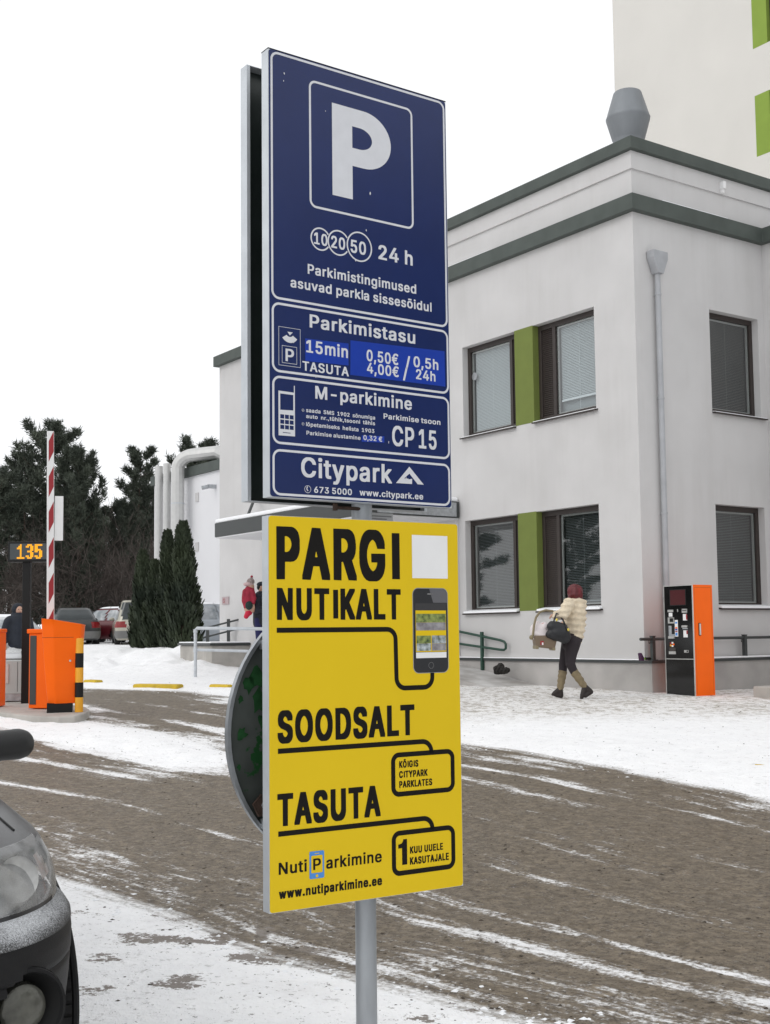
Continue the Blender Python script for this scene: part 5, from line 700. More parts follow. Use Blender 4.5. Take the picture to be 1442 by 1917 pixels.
# round sign seen from behind, dished steel with green tape scraps
M['tape']=mat('green_tape',(.016,.070,.022),.6,0,.4,30,spec=.2)
disc_m=mat('sign_back_steel',(.080,.090,.083),.55,.1,.3,5,.05,20,spec=.3)
n=disc_m.node_tree; bb=n.nodes['Principled BSDF']; lk=bb.inputs['Base Color'].links[0].from_socket; tcn=n.nodes.new('ShaderNodeTexCoord'); nz=n.nodes.new('ShaderNodeTexNoise'); nz.inputs['Scale'].default_value=7.5; nz.inputs['Detail'].default_value=5; nz.inputs['Roughness'].default_value=.62
n.links.new(tcn.outputs['Object'],nz.inputs['Vector']); mr=n.nodes.new('ShaderNodeMapRange'); mr.inputs[1].default_value=.63; mr.inputs[2].default_value=.65; n.links.new(nz.outputs[0],mr.inputs[0])
mg=n.nodes.new('ShaderNodeMix'); mg.data_type='RGBA'; mg.inputs[7].default_value=(.014,.075,.02,1); n.links.new(mr.outputs[0],mg.inputs[0]); n.links.new(lk,mg.inputs[6]); n.links.new(mg.outputs[2],bb.inputs['Base Color'])
mb=MB(); mb.lathe([(.001,.0),(.438,.0),(.438,-.016),(.450,-.016),(.450,.004),(.001,.004)],(0,.12,1.187),72,'y'); dsc=mb.build('round_sign',disc_m,sign,True); dsc['label']='dark steel back of the round sign with green tape scraps'
for k,(px,py,r) in enumerate(((450,1363,.020),(427,1391,.012),(482,1304,.034),(462,1275,.022),(478,1262,.030),(447,1300,.012),(486,1340,.02),(444,1420,.009))):
    x_=-.45+(px-420)*.00196; z_=1.187-(py-1362)*.00178; rr_=random.Random(k+2); pl=[(x_+r*rr_.uniform(.45,1.2)*math.cos(a),z_+r*1.25*rr_.uniform(.45,1.25)*math.sin(a)) for a in np.linspace(0,2*PI,13)[:-1]]
    link('tape_scrap',plate(polys2mesh('tape_scrap',[pl]),.116),M['tape'],dsc)
mb=MB(); mb.lathe([(.4388,-.0155),(.4388,-.018),(.4515,-.018),(.4515,.0),(.4505,.0),(.4505,-.0155)],(0,.12,1.187),72,'y'); mb.f=mb.f[:-2]; mb.build('rim',M['galv'],dsc,True)
for z in (.90,1.47):
    mb=MB(); mb.box(-.33,.33,.088,.113,z-.015,z+.015); mb.build('rail',M['galv'],dsc)
mb=MB(); mb.prism([(-.365,.965),(-.335,.995),(-.27,.965),(-.27,.93),(-.345,.925)],lambda p,d:(p[0],d,p[1]),.090,.100); mb.build('bracket',M['rust'],dsc); mb=MB(); mb.lathe([(.001,.075),(.012,.075),(.012,.09),(.001,.09)],(-.325,0,.96),6,'y'); mb.build('bolt',M['galv'],dsc)
mb=MB(); mb.tube([(-.30,.10,1.40),(-.325,.09,1.36),(-.315,.09,1.31),(-.28,.1,1.28)],.004,6); mb.build('wire',M['galv'],dsc)
# small white notice on a plate behind the pole
mb=MB(); mb.box(-.0,.16,.06,.064,1.78,1.915); nt_=mb.build('paper_notice',M['white'],sign); nt_.location=(.012,.0,0)
mb=MB(); 
for k in range(4):
    z=1.902-.0095*k; mb.quad((.008,.0590,z),(.152-.02*(k%2),.0590,z),(.152-.02*(k%2),.0590,z+.0035),(.008,.0590,z+.0035))
mb.build('fine_print',M['phone_edge'],nt_)
rnd=random.Random(11)
chips=[]
for k in range(14):
    x,z,r=rnd.uniform(.03,.69),rnd.uniform(.05,1.40),rnd.uniform(.0012,.003); chips.append([(x+r*rnd.uniform(.4,1.2)*math.cos(a),z+2*r*rnd.uniform(.4,1.3)*math.sin(a)) for a in np.linspace(0,2*PI,7)[:-1]])
for c in chips: link('paint_chip',plate(polys2mesh('paint_chip',[c]),-.0026),M['white_film'],panel)
# frost, dents and debris along the upper edge
mb=MB(); rnd=random.Random(4)
for k in range(16):
    x=rnd.uniform(.05,.68); mb.ell((x,.004+rnd.random()*.02,H+.0015),(.004+rnd.random()*.006,.004,.003),6,4)
mb.build('edge_dirt',M['rust'],panel)
mb=MB(); mb.box(-.0004,W+.0004,-.0009,.043,H-.002,H+.0012); mb.build('edge_trim',M['black_film'],panel)
# ================================================================== TICKET MACHINE
p=at(1303.5,1307.5,18.45); MD=.57; MW=.435; MH=1.745
tm=thing('ticket_machine','tall orange parking payment machine with glossy black front beside the grey wall','ticket machine',(p[0],p[1],p[2]-.05),BROT)
mb=MB(); mb.box(.004,MW,0,MD,.06,MH); mb.build('body',M['orange'],tm,bevel=.006)
mb=MB(); mb.box(.03,MW-.02,.02,MD-.05,-.1,.06); mb.build('base',M['black'],tm)
mb=MB()
for q in ((0,.012,.06,MH),(MD-.012,MD,.06,MH)): mb.box(-.014,.004,q[0],q[1],q[2],q[3])
for z in (.06,.625,MH-.012): mb.box(-.014,.004,.012,MD-.012,z,z+.012)
mb.build('front_frame',M['steel'],tm)
mb=MB(); mb.box(-.008,.004,.012,MD-.012,.072,.625); mb.build('lower_door',M['black_gloss'],tm)
mb=MB(); mb.box(-.008,.004,.012,MD-.012,.637,MH-.012); fr=mb.build('front_panel',M['black_gloss'],tm)
def fz(zx,zy): return (1-(zx-363)/(668-363))*MD, .06+(1352-zy)/(1352-172)*(MH-.06)
def onfront(name,m,zx0,zy0,zx1,zy1,t=.006,par=None):
    a=fz(zx0,zy0);b=fz(zx1,zy1); mb=MB(); mb.box(-.008-t,-.0085,b[0],a[0],b[1],a[1]); return mb.build(name,m,par or fr)
onfront('screen_frame',M['black'],425,215,600,388,.004); onfront('screen',mat('dim_red_screen',(.075,.02,.022),.12),434,224,592,380,.006)
onfront('coin_slot',M['steel'],402,430,462,455); onfront('sticker',M['white'],412,462,450,503,.002); onfront('slot_mark',M['steel'],503,425,512,455,.003)
onfront('coin_tray',M['steel'],405,512,470,575,.012); onfront('coin_bezel',M['black'],426,520,462,560,.016); onfront('receipt_chute',M['galv'],407,600,470,735,.004); onfront('chute_shadow',M['black'],440,575,470,690,.007); onfront('chute_lip',M['steel'],407,712,472,736,.02)
lab=onfront('card_label',M['white'],473,540,506,715,.003)
for z0,z1,m in ((560,578,'bright_blue'),(615,630,'orange'),(632,650,'blue_patch'),(655,668,'red'),(675,705,'bright_blue')): onfront('card_mark',M[m],478,z0,500,z1,.0045)
onfront('note_slot',M['steel'],556,424,610,466,.012); onfront('note_mouth',M['black'],562,436,604,444,.014); onfront('ticket_label',M['white'],562,478,606,546,.003); onfront('ticket_mark',M['red'],594,480,606,540,.0045)
onfront('card_slot',M['steel'],552,598,611,620,.02); onfront('card_mouth',M['galv'],558,626,611,638,.012); onfront('ticket_label',M['white'],562,650,606,724,.003); onfront('ticket_mark',M['red'],594,652,606,690,.0045)
for a in range(5):
    cx,cy=438+16*math.cos(a*1.256),798+18*math.sin(a*1.256); onfront('petal',M[['orange','white','amber','red','white'][a]],cx-9,cy-9,cx+9,cy+9,.003)
onfront('return_flap',mat('brown_flap',(.05,.04,.035),.3),408,832,476,870,.005); onfront('return_lip',M['steel'],406,872,478,902,.012); onfront('lock',M['steel'],566,858,612,884,.008); onfront('lock_hole',M['black'],592,863,606,879,.010)
mb=MB(); mb.box(.03,.034,-.0006,.004,.10,MH-.04); mb.box(MW-.034,MW-.03,-.0006,.004,.10,MH-.04); mb.box(.034,MW-.034,-.0006,.004,MH-.044,MH-.04); mb.build('door_seam',M['seam'],tm)
mb=MB(); mb.box(.10,.15,-.006,.001,.98,1.17); hd=mb.build('door_handle',M['black'],tm,bevel=.003); mb=MB(); mb.box(.108,.142,-.016,-.006,.99,1.16); mb.build('lever',M['steel'],hd,bevel=.004)
# ================================================================== RAILINGS
def rail_thing(label,pts,m,r=.024,cat='railing',name='railing'):
    t=thing(name,label,cat,(pts[0][0],pts[0][1],pts[0][2])); return t
# dark rail on the ledge behind the machine (two posts in view)
b0=ony(1200,1232,-.12); b1=[.46,0,0]
rl=thing('ledge_railing','dark grey pipe railing standing on the snowy ledge behind the machine','railing',CN+bx_*b0[0]+by_*-.12+np.array([0,0,1.045]),BROT)
rx=lambda px:ony(px,1200,-.12)[0]-b0[0]
zr=ony(1300,1194,-.12)[2]-1.045
mb=MB(); mb.tube([(0,0,zr-.01),(3.0-b0[0],0,zr-.01)],.024,12); mb.build('top_rail',M['rail_dark'],rl,True)
for px in (1222,1394):
    mb=MB(); x=rx(px); mb.box(x-.03,x+.03,-.03,.03,0,zr+.03); mb.box(x-.035,x+.035,-.035,.035,zr+.03,zr+.042); mb.box(x-.055,x+.055,-.055,.055,0,.012); mb.tube([(x-.03,0,zr-.05),(x-.08,0,zr-.08),(x-.085,0,zr-.02)],.007,6); mb.build('post',M['rail_dark'],rl)
# green ramp rail with looped end
pp=gp(904,1281,.0); rz=BROT
gr=thing('ramp_railing','green pipe handrail with looped end beside the snowy ramp','railing',(pp[0],pp[1],gbase(pp[0],pp[1])),BROT)
lp=bloc(pp); XR=lp[0]
def rp(px,py): q=onx(px,py,XR); return (0,q[1]-lp[1],q[2]-float(gbase(pp[0],pp[1])))
A=rp(845,1179);B=rp(944,1200);C_=rp(944,1218);D_=rp(845,1203)
dv=Vector(B)-Vector(A); A2=tuple(Vector(A)-dv*1.6); D2=tuple(Vector(D_)-(Vector(C_)-Vector(D_))*1.6)
mb=MB(); b1=Vector(B)+dv.normalized()*-.12; c1=Vector(C_)+dv.normalized()*-.12
mid=(Vector(B)+Vector(C_))/2; e=dv.normalized()
mb.tube([A2,A,b1,Vector(B)+Vector((0,0,-.012)),mid+e*.045+Vector((0,0,.04)),mid+e*.045-Vector((0,0,.04)),Vector(C_)+Vector((0,0,.012)),c1,D_,D2],.023,10); mb.build('handrail',M['rail_green'],gr,True)
pt=rp(904,1188); mb=MB(); mb.box(-.025,.025,-.025,.025,-.2,pt[2]+.05); mb.box(-.06,.06,-.06,.06,-.05,.02); mb.tube([(0,.0,pt[2]-.03),(0,-.07,pt[2]-.06),(0,-.07,pt[2]-.01)],.007,6); mb.build('post',M['rail_green'],gr)
mb=MB(); mb.box(-.025,.025,2.2,2.25,-.2,pt[2]+.75); mb.build('post',M['rail_green'],gr)
# ramp slab rising to the entrance, with dark heap
mb=MB(); y0,y1=2.0,7.0; g0=float(gbase(*(CN+by_*2.)[:2])); 
mb.add([(-1.05,y0,g0-.05),(-.07,y0,g0-.02),(-.07,4.7,.96),(-1.05,4.9,.93),(-.07,y1,1.0),(-1.05,y1,1.0),(-1.05,y1,0),(-1.05,y0,0),(-.07,y1,0),(-.07,y0,0)],[(0,1,2,3),(3,2,4,5),(7,0,3,5,6),(5,4,8,6),(1,9,8,4,2)])
M['ramp']=mat('trodden_ramp',(.27,.25,.23),.9,0,.2,2,.3,30,col2=(.62,.61,.60))
rmp=thing('entrance_ramp','trodden concrete ramp rising left along the wall to the entrance','ramp',CN,BROT); mb.build('slab',M['ramp'],rmp)
q=onx(940,1256,-.35); mb=MB(); rnd=random.Random(2)
h_=blob('dirt_heap',[((0,-.16,.0),(0,.22,.02),.06,.10),('e',(0,.05,.06),(.10,.13,.12)),('e',(.02,-.16,.02),(.08,.12,.06)),('e',(0,.24,.03),(.08,.1,.07))],mat('dark_earth',(.02,.018,.016),.95,0,.3,20,.5,40),None,.018,1,lambda co:co+.016*np.column_stack([np.sin(co[:,1]*50+co[:,2]*33),np.sin(co[:,0]*60+co[:,2]*47),np.sin(co[:,0]*43+co[:,1]*71)])); w_=CN+bx_*q[0]+by_*q[1]; h_.location=(w_[0],w_[1],q[2]); h_.scale=(.6,.62,.75); h_.rotation_euler=(0,0,BROT); tag(h_,'small dark heap of earth on the ramp against the plinth','heap')
# grey tube railing at the kerb, left of the sign
lp_=gp(366,1271); lx,ly,lz=lp_[0],lp_[1],float(gbase(lp_[0],lp_[1]))
tr=thing('tube_railing','galvanised two bar tube railing in the snow behind the sign','railing',(lx,ly,lz),0)
s=ly/2303.2; def_=(500-366)*s
h1=(1271-1177)*s; h2=(1271-1217)*s
mb=MB(); mb.tube([(0,0,-.2),(0,0,h1-.03),(.03,0,h1),(2.6,.25,h1-.05)],.034,12); mb.build('top_rail',M['galv_pale'],tr,True)
mb=MB(); mb.tube([(0,0,h2),(2.6,.25,h2-.1)],.030,12); mb.lathe([(.045,h2-.05),(.045,h2+.05)],(0,0,0),12); mb.lathe([(.045,h1-.09),(.045,h1-.02)],(0,0,0),12); mb.build('mid_rail',M['galv_pale'],tr,True)
mb=MB(); mb.tube([(2.6,.25,-.2),(2.6,.25,h1-.06)],.034,12); mb.ell((1.42,.13,h2-.05),(.06,.05,.045),10,8); mb.build('post',M['galv_pale'],tr,True)
# concrete ramp wall and the thin dark handrails by the entrance
cw=gp(415,1256); cs=cw[1]/2303.2; cz=float(gbase(cw[0],cw[1]))
wl=thing('ramp_wall','low concrete retaining wall of the entrance ramp with snowy coping','wall',(cw[0]-(415-396)*cs,cw[1],cz),BROT-.12)
mb=MB(); hh=(1256-1209)*cs; mb.box(0,3.6,0,2.2,-.3,hh); mb.build('wall',M['concrete'],wl,bevel=.02)
mb=MB(); mb.box(-.05,3.65,-.05,2.25,hh+.002,hh+.05); mb.build('coping',M['rail_dark'],wl); mb=MB(); mb.box(-.03,3.6,-.02,2.2,hh+.052,hh+.085); mb.build('snow_layer',M['snow'],wl,bevel=.015)
er=thing('entrance_railing','thin dark sloping handrail on posts in front of the entrance wall','railing',(cw[0],cw[1]+.9,cz),0)
Ye=cw[1]+.9; e_=lambda px,py:tuple(at(px,py,Ye)-np.array([cw[0],Ye,cz]))
for a,b in (((380,1177),(470,1154)),((380,1194),(470,1171))):
    mb=MB(); mb.tube([e_(*a),e_(*b)],.022,8); mb.build('handrail',M['rail_dark'],er,True)
mb=MB(); mb.tube([e_(466,1156),e_(484,1152),e_(490,1158),e_(488,1168),e_(466,1171)],.022,8); mb.build('handrail',M['rail_green'],er,True)
for px,py in ((389,1178),(428,1162),(467,1155)):
    a=e_(px,py); mb=MB(); mb.box(a[0]-.035,a[0]+.035,-.035,.035,hh-.1,a[2]+.04); mb.build('post',M['rail_dark'],er)
# ================================================================== BARRIER ISLAND FURNITURE
def isl(px,py): q=gp(px,py,.10); return np.array([q[0],q[1],float(gbase(q[0],q[1]))+.10])
p=isl(117,1332); s=p[1]/2303.2
bar=thing('barrier_gate','orange car park barrier with raised red and white striped boom','barrier',p,R(12))
Hb=(1333-1162)*s; W0=44*s; W1=68*s; D0,D1=.20,.30
def section(z,w,d,ch): return [(-w+ch,-d,z),(w-ch*.3,-d*.75,z),(w,-d*.5,z),(w,d,z),(-w,d,z),(-w,-d+ch*.8,z)]
mb=MB(); vs=[]; zs=np.linspace(.11,Hb,12); n=7
def sec(z):
    t=(z-.11)/(Hb-.11); w=(52+(78-52)*min(1,t**.75*1.02))*s/2; d=.15+.07*t; c=-.13*(1-t)*0
    return [(-w*.98,-d*.55),(-w*.42,-d),(w*.85,-d*.82),(w,-d*.45),(w,d),(-w*.98,d)]
for z in zs: vs+=[(x,y,z) for x,y in sec(z)]
n=6; fs=[(i*n+k,i*n+(k+1)%n,(i+1)*n+(k+1)%n,(i+1)*n+k) for i in range(len(zs)-1) for k in range(n)]
top=len(vs); S=sec(Hb); vs+=[(x*1.03,y*1.03,Hb) for x,y in S]      # lid slopes down to the right
fs+=[((len(zs)-1)*n+k,(len(zs)-1)*n+(k+1)%n,top+(k+1)%n,top+k) for k in range(n)]; fs.append(tuple(top+k for k in range(n))); fs.append(tuple(range(n))[::-1])
vs=[(x,y,z-.085*((z-.11)/(Hb-.11))**3*max(0,(x+.27)/.54)**1.4+(.012 if i>=top else 0)) for i,(x,y,z) in enumerate(vs)]
o=mb.add(vs,fs).build('housing',M['orange'],bar,True,bevel=.012)
mb=MB(); mb.box(-.19,.13,-.13,.13,-.02,.115); mb.build('foot',M['black'],bar)
sA,sB=sec(Hb*.80),sec(Hb*.80+.006); mb=MB(); n_=len(sA); mb.add([(x*1.004,y*1.006-.0008,Hb*.80) for x,y in sA]+[(x*1.004,y*1.006-.0008,Hb*.80+.006) for x,y in sB],[(k,(k+1)%n_,n_+(k+1)%n_,n_+k) for k in range(n_)])
mb.build('lid_seam',M['seam'] if 'seam' in M else M.setdefault('seam',mat('dark_orange_seam',(.28,.045,.002),.6)),bar)
mb=MB(); yk=sec(Hb*.55)[1][1]; mb.lathe([(.001,-.006),(.014,-.006),(.014,.004),(.001,.004)],(.10,yk+.016,Hb*.55),12,'y'); mb.build('lock',M['steel'],bar)
# boom: white profile with red slanted bands, slightly off vertical, on the far side of the housing
bx0=(88-117)*s; top_=at(95,808,p[1]+.25)-p; bot_=np.array([bx0,.18,Hb*.5])
wA=.055
mb=MB(); q0=Vector((-.17,.28,Hb*.35)); q1=Vector((top_[0]*math.cos(R(-12))-.25*math.sin(R(-12)),.28,top_[2])); dirb=(q1-q0)
def bm_(t,x,y): c=q0+dirb*t; return (c.x+x,c.y+y,c.z)
wB=.050
mb.add([bm_(0,-wB,-.03),bm_(0,wB,-.03),bm_(0,wB,.03),bm_(0,-wB,.03),bm_(1,-wB*.9,-.03),bm_(1,wB*.9,-.03),bm_(1,wB*.9,.03),bm_(1,-wB*.9,.03)],[(3,2,1,0),(4,5,6,7),(0,1,5,4),(1,2,6,5),(2,3,7,6),(3,0,4,7)])
boom=mb.build('boom',M['white'],bar,bevel=.006)
mb=MB(); L_=dirb.length
for k in range(8):
    z=q1.z-.18-.478*k
    t0=(z-q0.z)/dirb.z; 
    if t0<.05: break
    tt=.14/L_; sl=.10/L_; xa,xb=-wB*.45,wB*.86
    if k==3: pass
    mb.quad(bm_(t0-tt-sl,xa,-.0312),bm_(t0-tt+sl*.4,xb,-.0312),bm_(t0+tt+sl*.4,xb,-.0312),bm_(t0+tt-sl,xa,-.0312))
mb.build('red_band',M['red'],boom)
mb=MB(); t0=(q1.z-1.18-q0.z)/dirb.z; c=bm_(t0,0,0)
mb.box(c[0]+wB+.004,c[0]+wB+.115,.28-.01,.28+.01,c[2]-.30,c[2]+.30); mb.build('plate',M['white'],bar)
# bollard
p=isl(148,1333); s=p[1]/2303.2; Hh=(1333-1196)*s
bo=thing('striped_bollard','yellow and black striped steel bollard beside the orange barrier','bollard',p)
mb=MB(); r=.053; mb.lathe([(r,0),(r,Hh-.015),(r-.006,Hh-.004),(.03,Hh)],(0,0,0),28); mb.build('post',M['amber'],bo,True)
for a,b in ((.20,.40),(.60,.795)):
    mb=MB(); mb.lathe([(r+.0012,Hh*a),(r+.0012,Hh*b)],(0,0,0),28); mb.f=mb.f[:28]; mb.build('black_band',M['black'],bo,True)
# orange ticket column
p=isl(82,1325); s=p[1]/2303.2
tc_=thing('ticket_column','slim orange ticket column with black front strip between post and barrier','ticket column',p,R(-18))
Hc=(1326-1180)*s; mb=MB(); mb.box(-.155,.16,-.13,.16,.0,Hc-.06); mb.prism([(-.175,-.16),(.17,-.14),(.17,.17),(-.175,.17)],lambda q,d:(q[0],q[1],d),Hc-.06,Hc); mb.build('body',M['orange'],tc_,bevel=.012)
mb=MB(); mb.box(-.135,-.035,-.137,-.1301,.05,Hc-.09); mb.build('front_strip',M['rail_dark'],tc_,bevel=.003)
mb=MB(); mb.box(.165,.235,-.10,-.02,Hc*.40,Hc*.86); mb.build('side_box',M['white'],tc_,bevel=.01)
p=isl(-6,1322); tc2=thing('ticket_column','edge of another orange ticket column at the left border behind the cabinet','ticket column',p); mb=MB(); mb.box(-.2,.070,-.12,.16,0,Hc-.05); mb.box(-.21,.080,-.14,.17,Hc-.05,Hc); mb.build('body',M['orange'],tc2,bevel=.01); mb=MB(); mb.box(-.1,.05,-.126,-.1205,.05,Hc-.1); mb.build('front_strip',M['rail_dark'],tc2)
# grey cabinet
p=isl(36,1311); s=p[1]/2303.2
cb=thing('control_cabinet','low pale grey metal control cabinet behind the black display post','cabinet',p,R(4)); a0,a1,hc=(8-36)*s,(59-36)*s,(1311-1237)*s
mb=MB(); mb.box(a0,a1,-.14,.16,.10,hc); mb.build('body',M['cab'],cb,bevel=.008); mb=MB(); mb.box(a0+.01,a1-.01,-.13,.15,0,.10); mb.build('base',M['galv'],cb); mb=MB(); mb.box(a0+.06,a0+.10,-.152,-.141,hc-.33,hc-.05); mb.build('handle',M['steel'],cb,bevel=.004); mb=MB(); mb.box(a1-.18,a1-.175,-.143,-.1401,.13,hc-.02); mb.build('door_gap',M['rail_dark'],cb)
# display post: free places counter
p=isl(48,1315); s=p[1]/2303.2
dpst=thing('space_counter','black post carrying a lit display that reads 135','electronic sign',p)
mb=MB(); mb.box(-.055,.055,-.045,.045,-.05,(1315-1052)*s); mb.build('post',M['black'],dpst,bevel=.006)
z0,z1=(1315-1054)*s,(1315-1016)*s; x0,x1=(14-47)*s,(96-47)*s
mb=MB(); mb.box(x0,x1,-.09,.09,z0,z1); bx=mb.build('display_box',M['black'],dpst,bevel=.008)
mb=MB(); mb.box(x0+.03,x1-.03,-.0935,-.0905,z0+.035,z1-.03); mb.build('screen',mat('grey_screen',(.05,.06,.065),.25),bx)
FONT5={'1':['00100','01100','11100','00100','00100','00100','00100','00100','11111'],'3':['01110','11011','00011','00011','01110','00011','00011','11011','01110'],'5':['11111','11000','11000','11110','11011','00011','00011','11011','01110']}
mb=MB(); px_=.0215; pz_=(z1-z0-.085)/9; X=(31-47)*s
for i,ch in enumerate('135'):
    for r_,row in enumerate(FONT5[ch]):
        for c_,v in enumerate(row):
            if v=='1': mb.box(X+(i*5.9+c_)*px_+.001,X+(i*5.9+c_+1)*px_+.002,-.0975,-.0940,z1-.042-(r_+1)*pz_,z1-.042-r_*pz_+.002)
mb.build('lit_digits',emis('amber_leds',(1.0,.42,.01),1.15),bx)
# brush on the ledge and concrete block at the right border
q=ony(1199,1236,-.16); w_=CN+bx_*q[0]+by_*-.16
br=thing('snow_brush','snow brush with purple bristles and black green handle lying on the ledge','brush',(w_[0],w_[1],1.047),BROT)
mb=MB(); mb.prism([(0,0),(.06,.0),(.05,.05),(.0,.12),(-.02,.11)],lambda p,d:(p[0],d,p[1]),-.03,.03); mb.build('bristles',mat('purple_bristles',(.05,.012,.05),.8,0,.2,40),br)
mb=MB(); mb.tube([(.05,0,.03),(.16,0,.028)],.014,8); mb.build('handle',mat('lime_plastic',(.20,.45,.03),.4),br,True); mb=MB(); mb.tube([(.10,-.004,.03),(.22,-.004,.028)],.019,8); mb.build('grip',M['black'],br,True)
q=gp(1437,1312); mb=MB(); mb.box(-.07,.4,-.2,.2,-.1,.21); o=mb.build('concrete_block',M['concrete'],bevel=.02); o.location=(q[0],q[1],gbase(q[0],q[1])); o.rotation_euler=(0,0,BROT); tag(o,'small concrete block on the snow at the right border below the wall','block')
# ================================================================== PEOPLE
M['fur']=mat('cream_fur',(.72,.62,.47),.95,0,.14,18,.9,70); M['leggings']=mat('dark_leggings',(.022,.016,.020),.8); M['boot']=mat('olive_boot',(.21,.165,.095),.75,0,.15,20,.2,40); M['boot_dark']=mat('dark_boot',(.018,.012,.011),.6)
M['hair']=mat('dark_red_hair',(.10,.006,.010),.5,0,.4,30,.5,60,stretch=(1,1,.12)); M['bag']=mat('black_leather',(.010,.011,.014),.5,0,.2,12,.15,30); M['brass']=mat('brass',(.75,.6,.12),.3,.8)
M['blanket']=mat('pale_blanket',(.72,.66,.66),.9,0,.06,12,.3,30); M['seatshell']=mat('brown_seat_shell',(.16,.115,.075),.6); M['handle']=mat('khaki_handle',(.22,.18,.105),.5)
p0=gp(1072,1313); WX,WY=p0[0],p0[1]; WZ=float(height(np.array([[WX,WY]]),*[a for a in roadfield(np.array([[WX,WY]]))[:3]])[0])
ws=WY/2303.2; zs_=1106/150*1.0
def wp(zx,zy,y=0): return ((zx-680)/7.373*ws,y,(1748-zy)/7.373*ws)
wom=thing('person','woman in cream fur jacket, dark leggings and olive boots walking left past the grey wall','person',(WX,WY,WZ))
NR,FR=-.07,.08       # near and far leg depth
hipN,hipF=wp(700,985,NR),wp(655,985,FR)
knN,anN=wp(650,1265,NR-.01),wp(855,1585,NR); knF,anF=wp(575,1280,FR),wp(520,1620,FR)
sh=wp(640,450,-.13); el=wp(545,640,-.20); ha=wp(450,600,-.12); shR=wp(830,460,.15); elR=wp(800,680,.22); haR=wp(640,700,.20)
neck=wp(765,420,.02); head=wp(752,290,.03)
body=[('e',head,(.085,.10,.115)),(neck,head,.05,.05),(wp(755,480,.02),wp(730,700,.02),.11,.10),(wp(730,700,.02),wp(715,940,.01),.10,.10),
 (hipN,knN,.070,.045),(knN,wp(720,1420,NR),.045,.04),(wp(720,1420,NR),anN,.04,.03),(hipF,knF,.070,.045),(knF,anF,.045,.03),(sh,el,.045,.038),(el,ha,.037,.026),(shR,elR,.045,.038),(elR,haR,.037,.026)]
def hand(c,d,side):      # palm, four curled fingers and a thumb
    d=Vector(d).normalized(); c=Vector(c); up=Vector((0,0,1)); s=d.cross(up).normalized(); o=[(c,c+d*.05,.022,.024)]
    for k,l in enumerate((.040,.046,.043,.034)):
        b=c+d*.055+s*(.024-.016*k); m=b+d*l*.6-up*.012; e=m-up*l*.55-d*.006; o+= [(b,m,.0085,.008),(m,e,.008,.007)]
    o+=[(c+s*.02*side+d*.012,c+s*.042*side+d*.04-up*.015,.010,.009)]; return o
body+=hand(ha,(-.9,0,-.3),1)+hand(haR,(-.9,0,-.2),-1)
blob('body',body,M['skin'],wom,.009,2)
def ripple(co):
    z=co[:,2]; k=np.sin(z*2*PI/.088+np.sin(co[:,0]*9)*.8+co[:,1]*4); c=np.array(wp(740,660,.02)); d=co-c; d[:,2]=0; l=np.linalg.norm(d,axis=1,keepdims=True)+1e-6
    return co+d/l*(k[:,None]*.012)
jacket=[(wp(755,455,.02),wp(750,560,.02),.135,.165),(wp(750,560,.02),wp(745,760,.02),.165,.150),(wp(745,760,.02),wp(735,905,.02),.150,.125),('e',wp(655,905,.02),(.05,.11,.04)),('e',wp(800,900,.02),(.05,.11,.04)),
 (sh,wp(560,590,-.19),.088,.085),(wp(560,590,-.19),wp(470,610,-.15),.082,.068),(shR,elR,.09,.08),(elR,haR,.075,.06),(wp(660,440,0),wp(840,455,.05),.08,.085)]
blob('jacket',jacket,M['fur'],wom,.012,3,ripple)
blob('leggings',[(wp(720,925,.01),wp(670,1010,.01),.128,.12),(hipN,wp(665,1130,NR),.112,.092),(wp(665,1130,NR),knN,.092,.072),(knN,wp(700,1380,NR),.070,.060),(hipF,wp(610,1150,FR),.105,.085),(wp(610,1150,FR),knF,.082,.066),(knF,wp(566,1390,FR),.066,.058)],M['leggings'],wom,.011,3)
for nm,a,b,toe,heel in (('n',wp(705,1385,NR),wp(845,1590,NR),wp(790,1735,NR-.03),wp(925,1655,NR)),('f',wp(566,1385,FR),wp(522,1625,FR),wp(425,1690,FR),wp(535,1710,FR))):
    A=Vector(a);B=Vector(b); bt=blob('boot',[(A,A.lerp(B,.5),.064,.058),(A.lerp(B,.5),B,.058,.046)],M['boot'],wom,.009,2,lambda co:co+np.column_stack([.004*np.sin(co[:,2]*90),0*co[:,0],0*co[:,0]]))
    T=Vector(toe);Hh_=Vector(heel); blob('boot_foot',[(B,Hh_.lerp(B,.15),.046,.040),(B,T.lerp(B,.25),.045,.036),(T.lerp(B,.35),T,.037,.026),(Hh_,T.lerp(Hh_,.4),.036,.034)],M['boot_dark'],bt,.009,2)
def hairfn(co):
    return co+np.column_stack([.006*np.sin(co[:,2]*40+co[:,1]*60),.006*np.sin(co[:,0]*70),0*co[:,0]])
blob('hair',[('e',wp(752,285,.02),(.115,.122,.118)),(wp(700,320,-.02),wp(672,365,-.03),.055,.035),(wp(800,330,0),wp(815,378,0),.065,.035),(wp(750,330,-.03),wp(755,375,-.03),.08,.05)],M['hair'],wom,.010,2,hairfn)
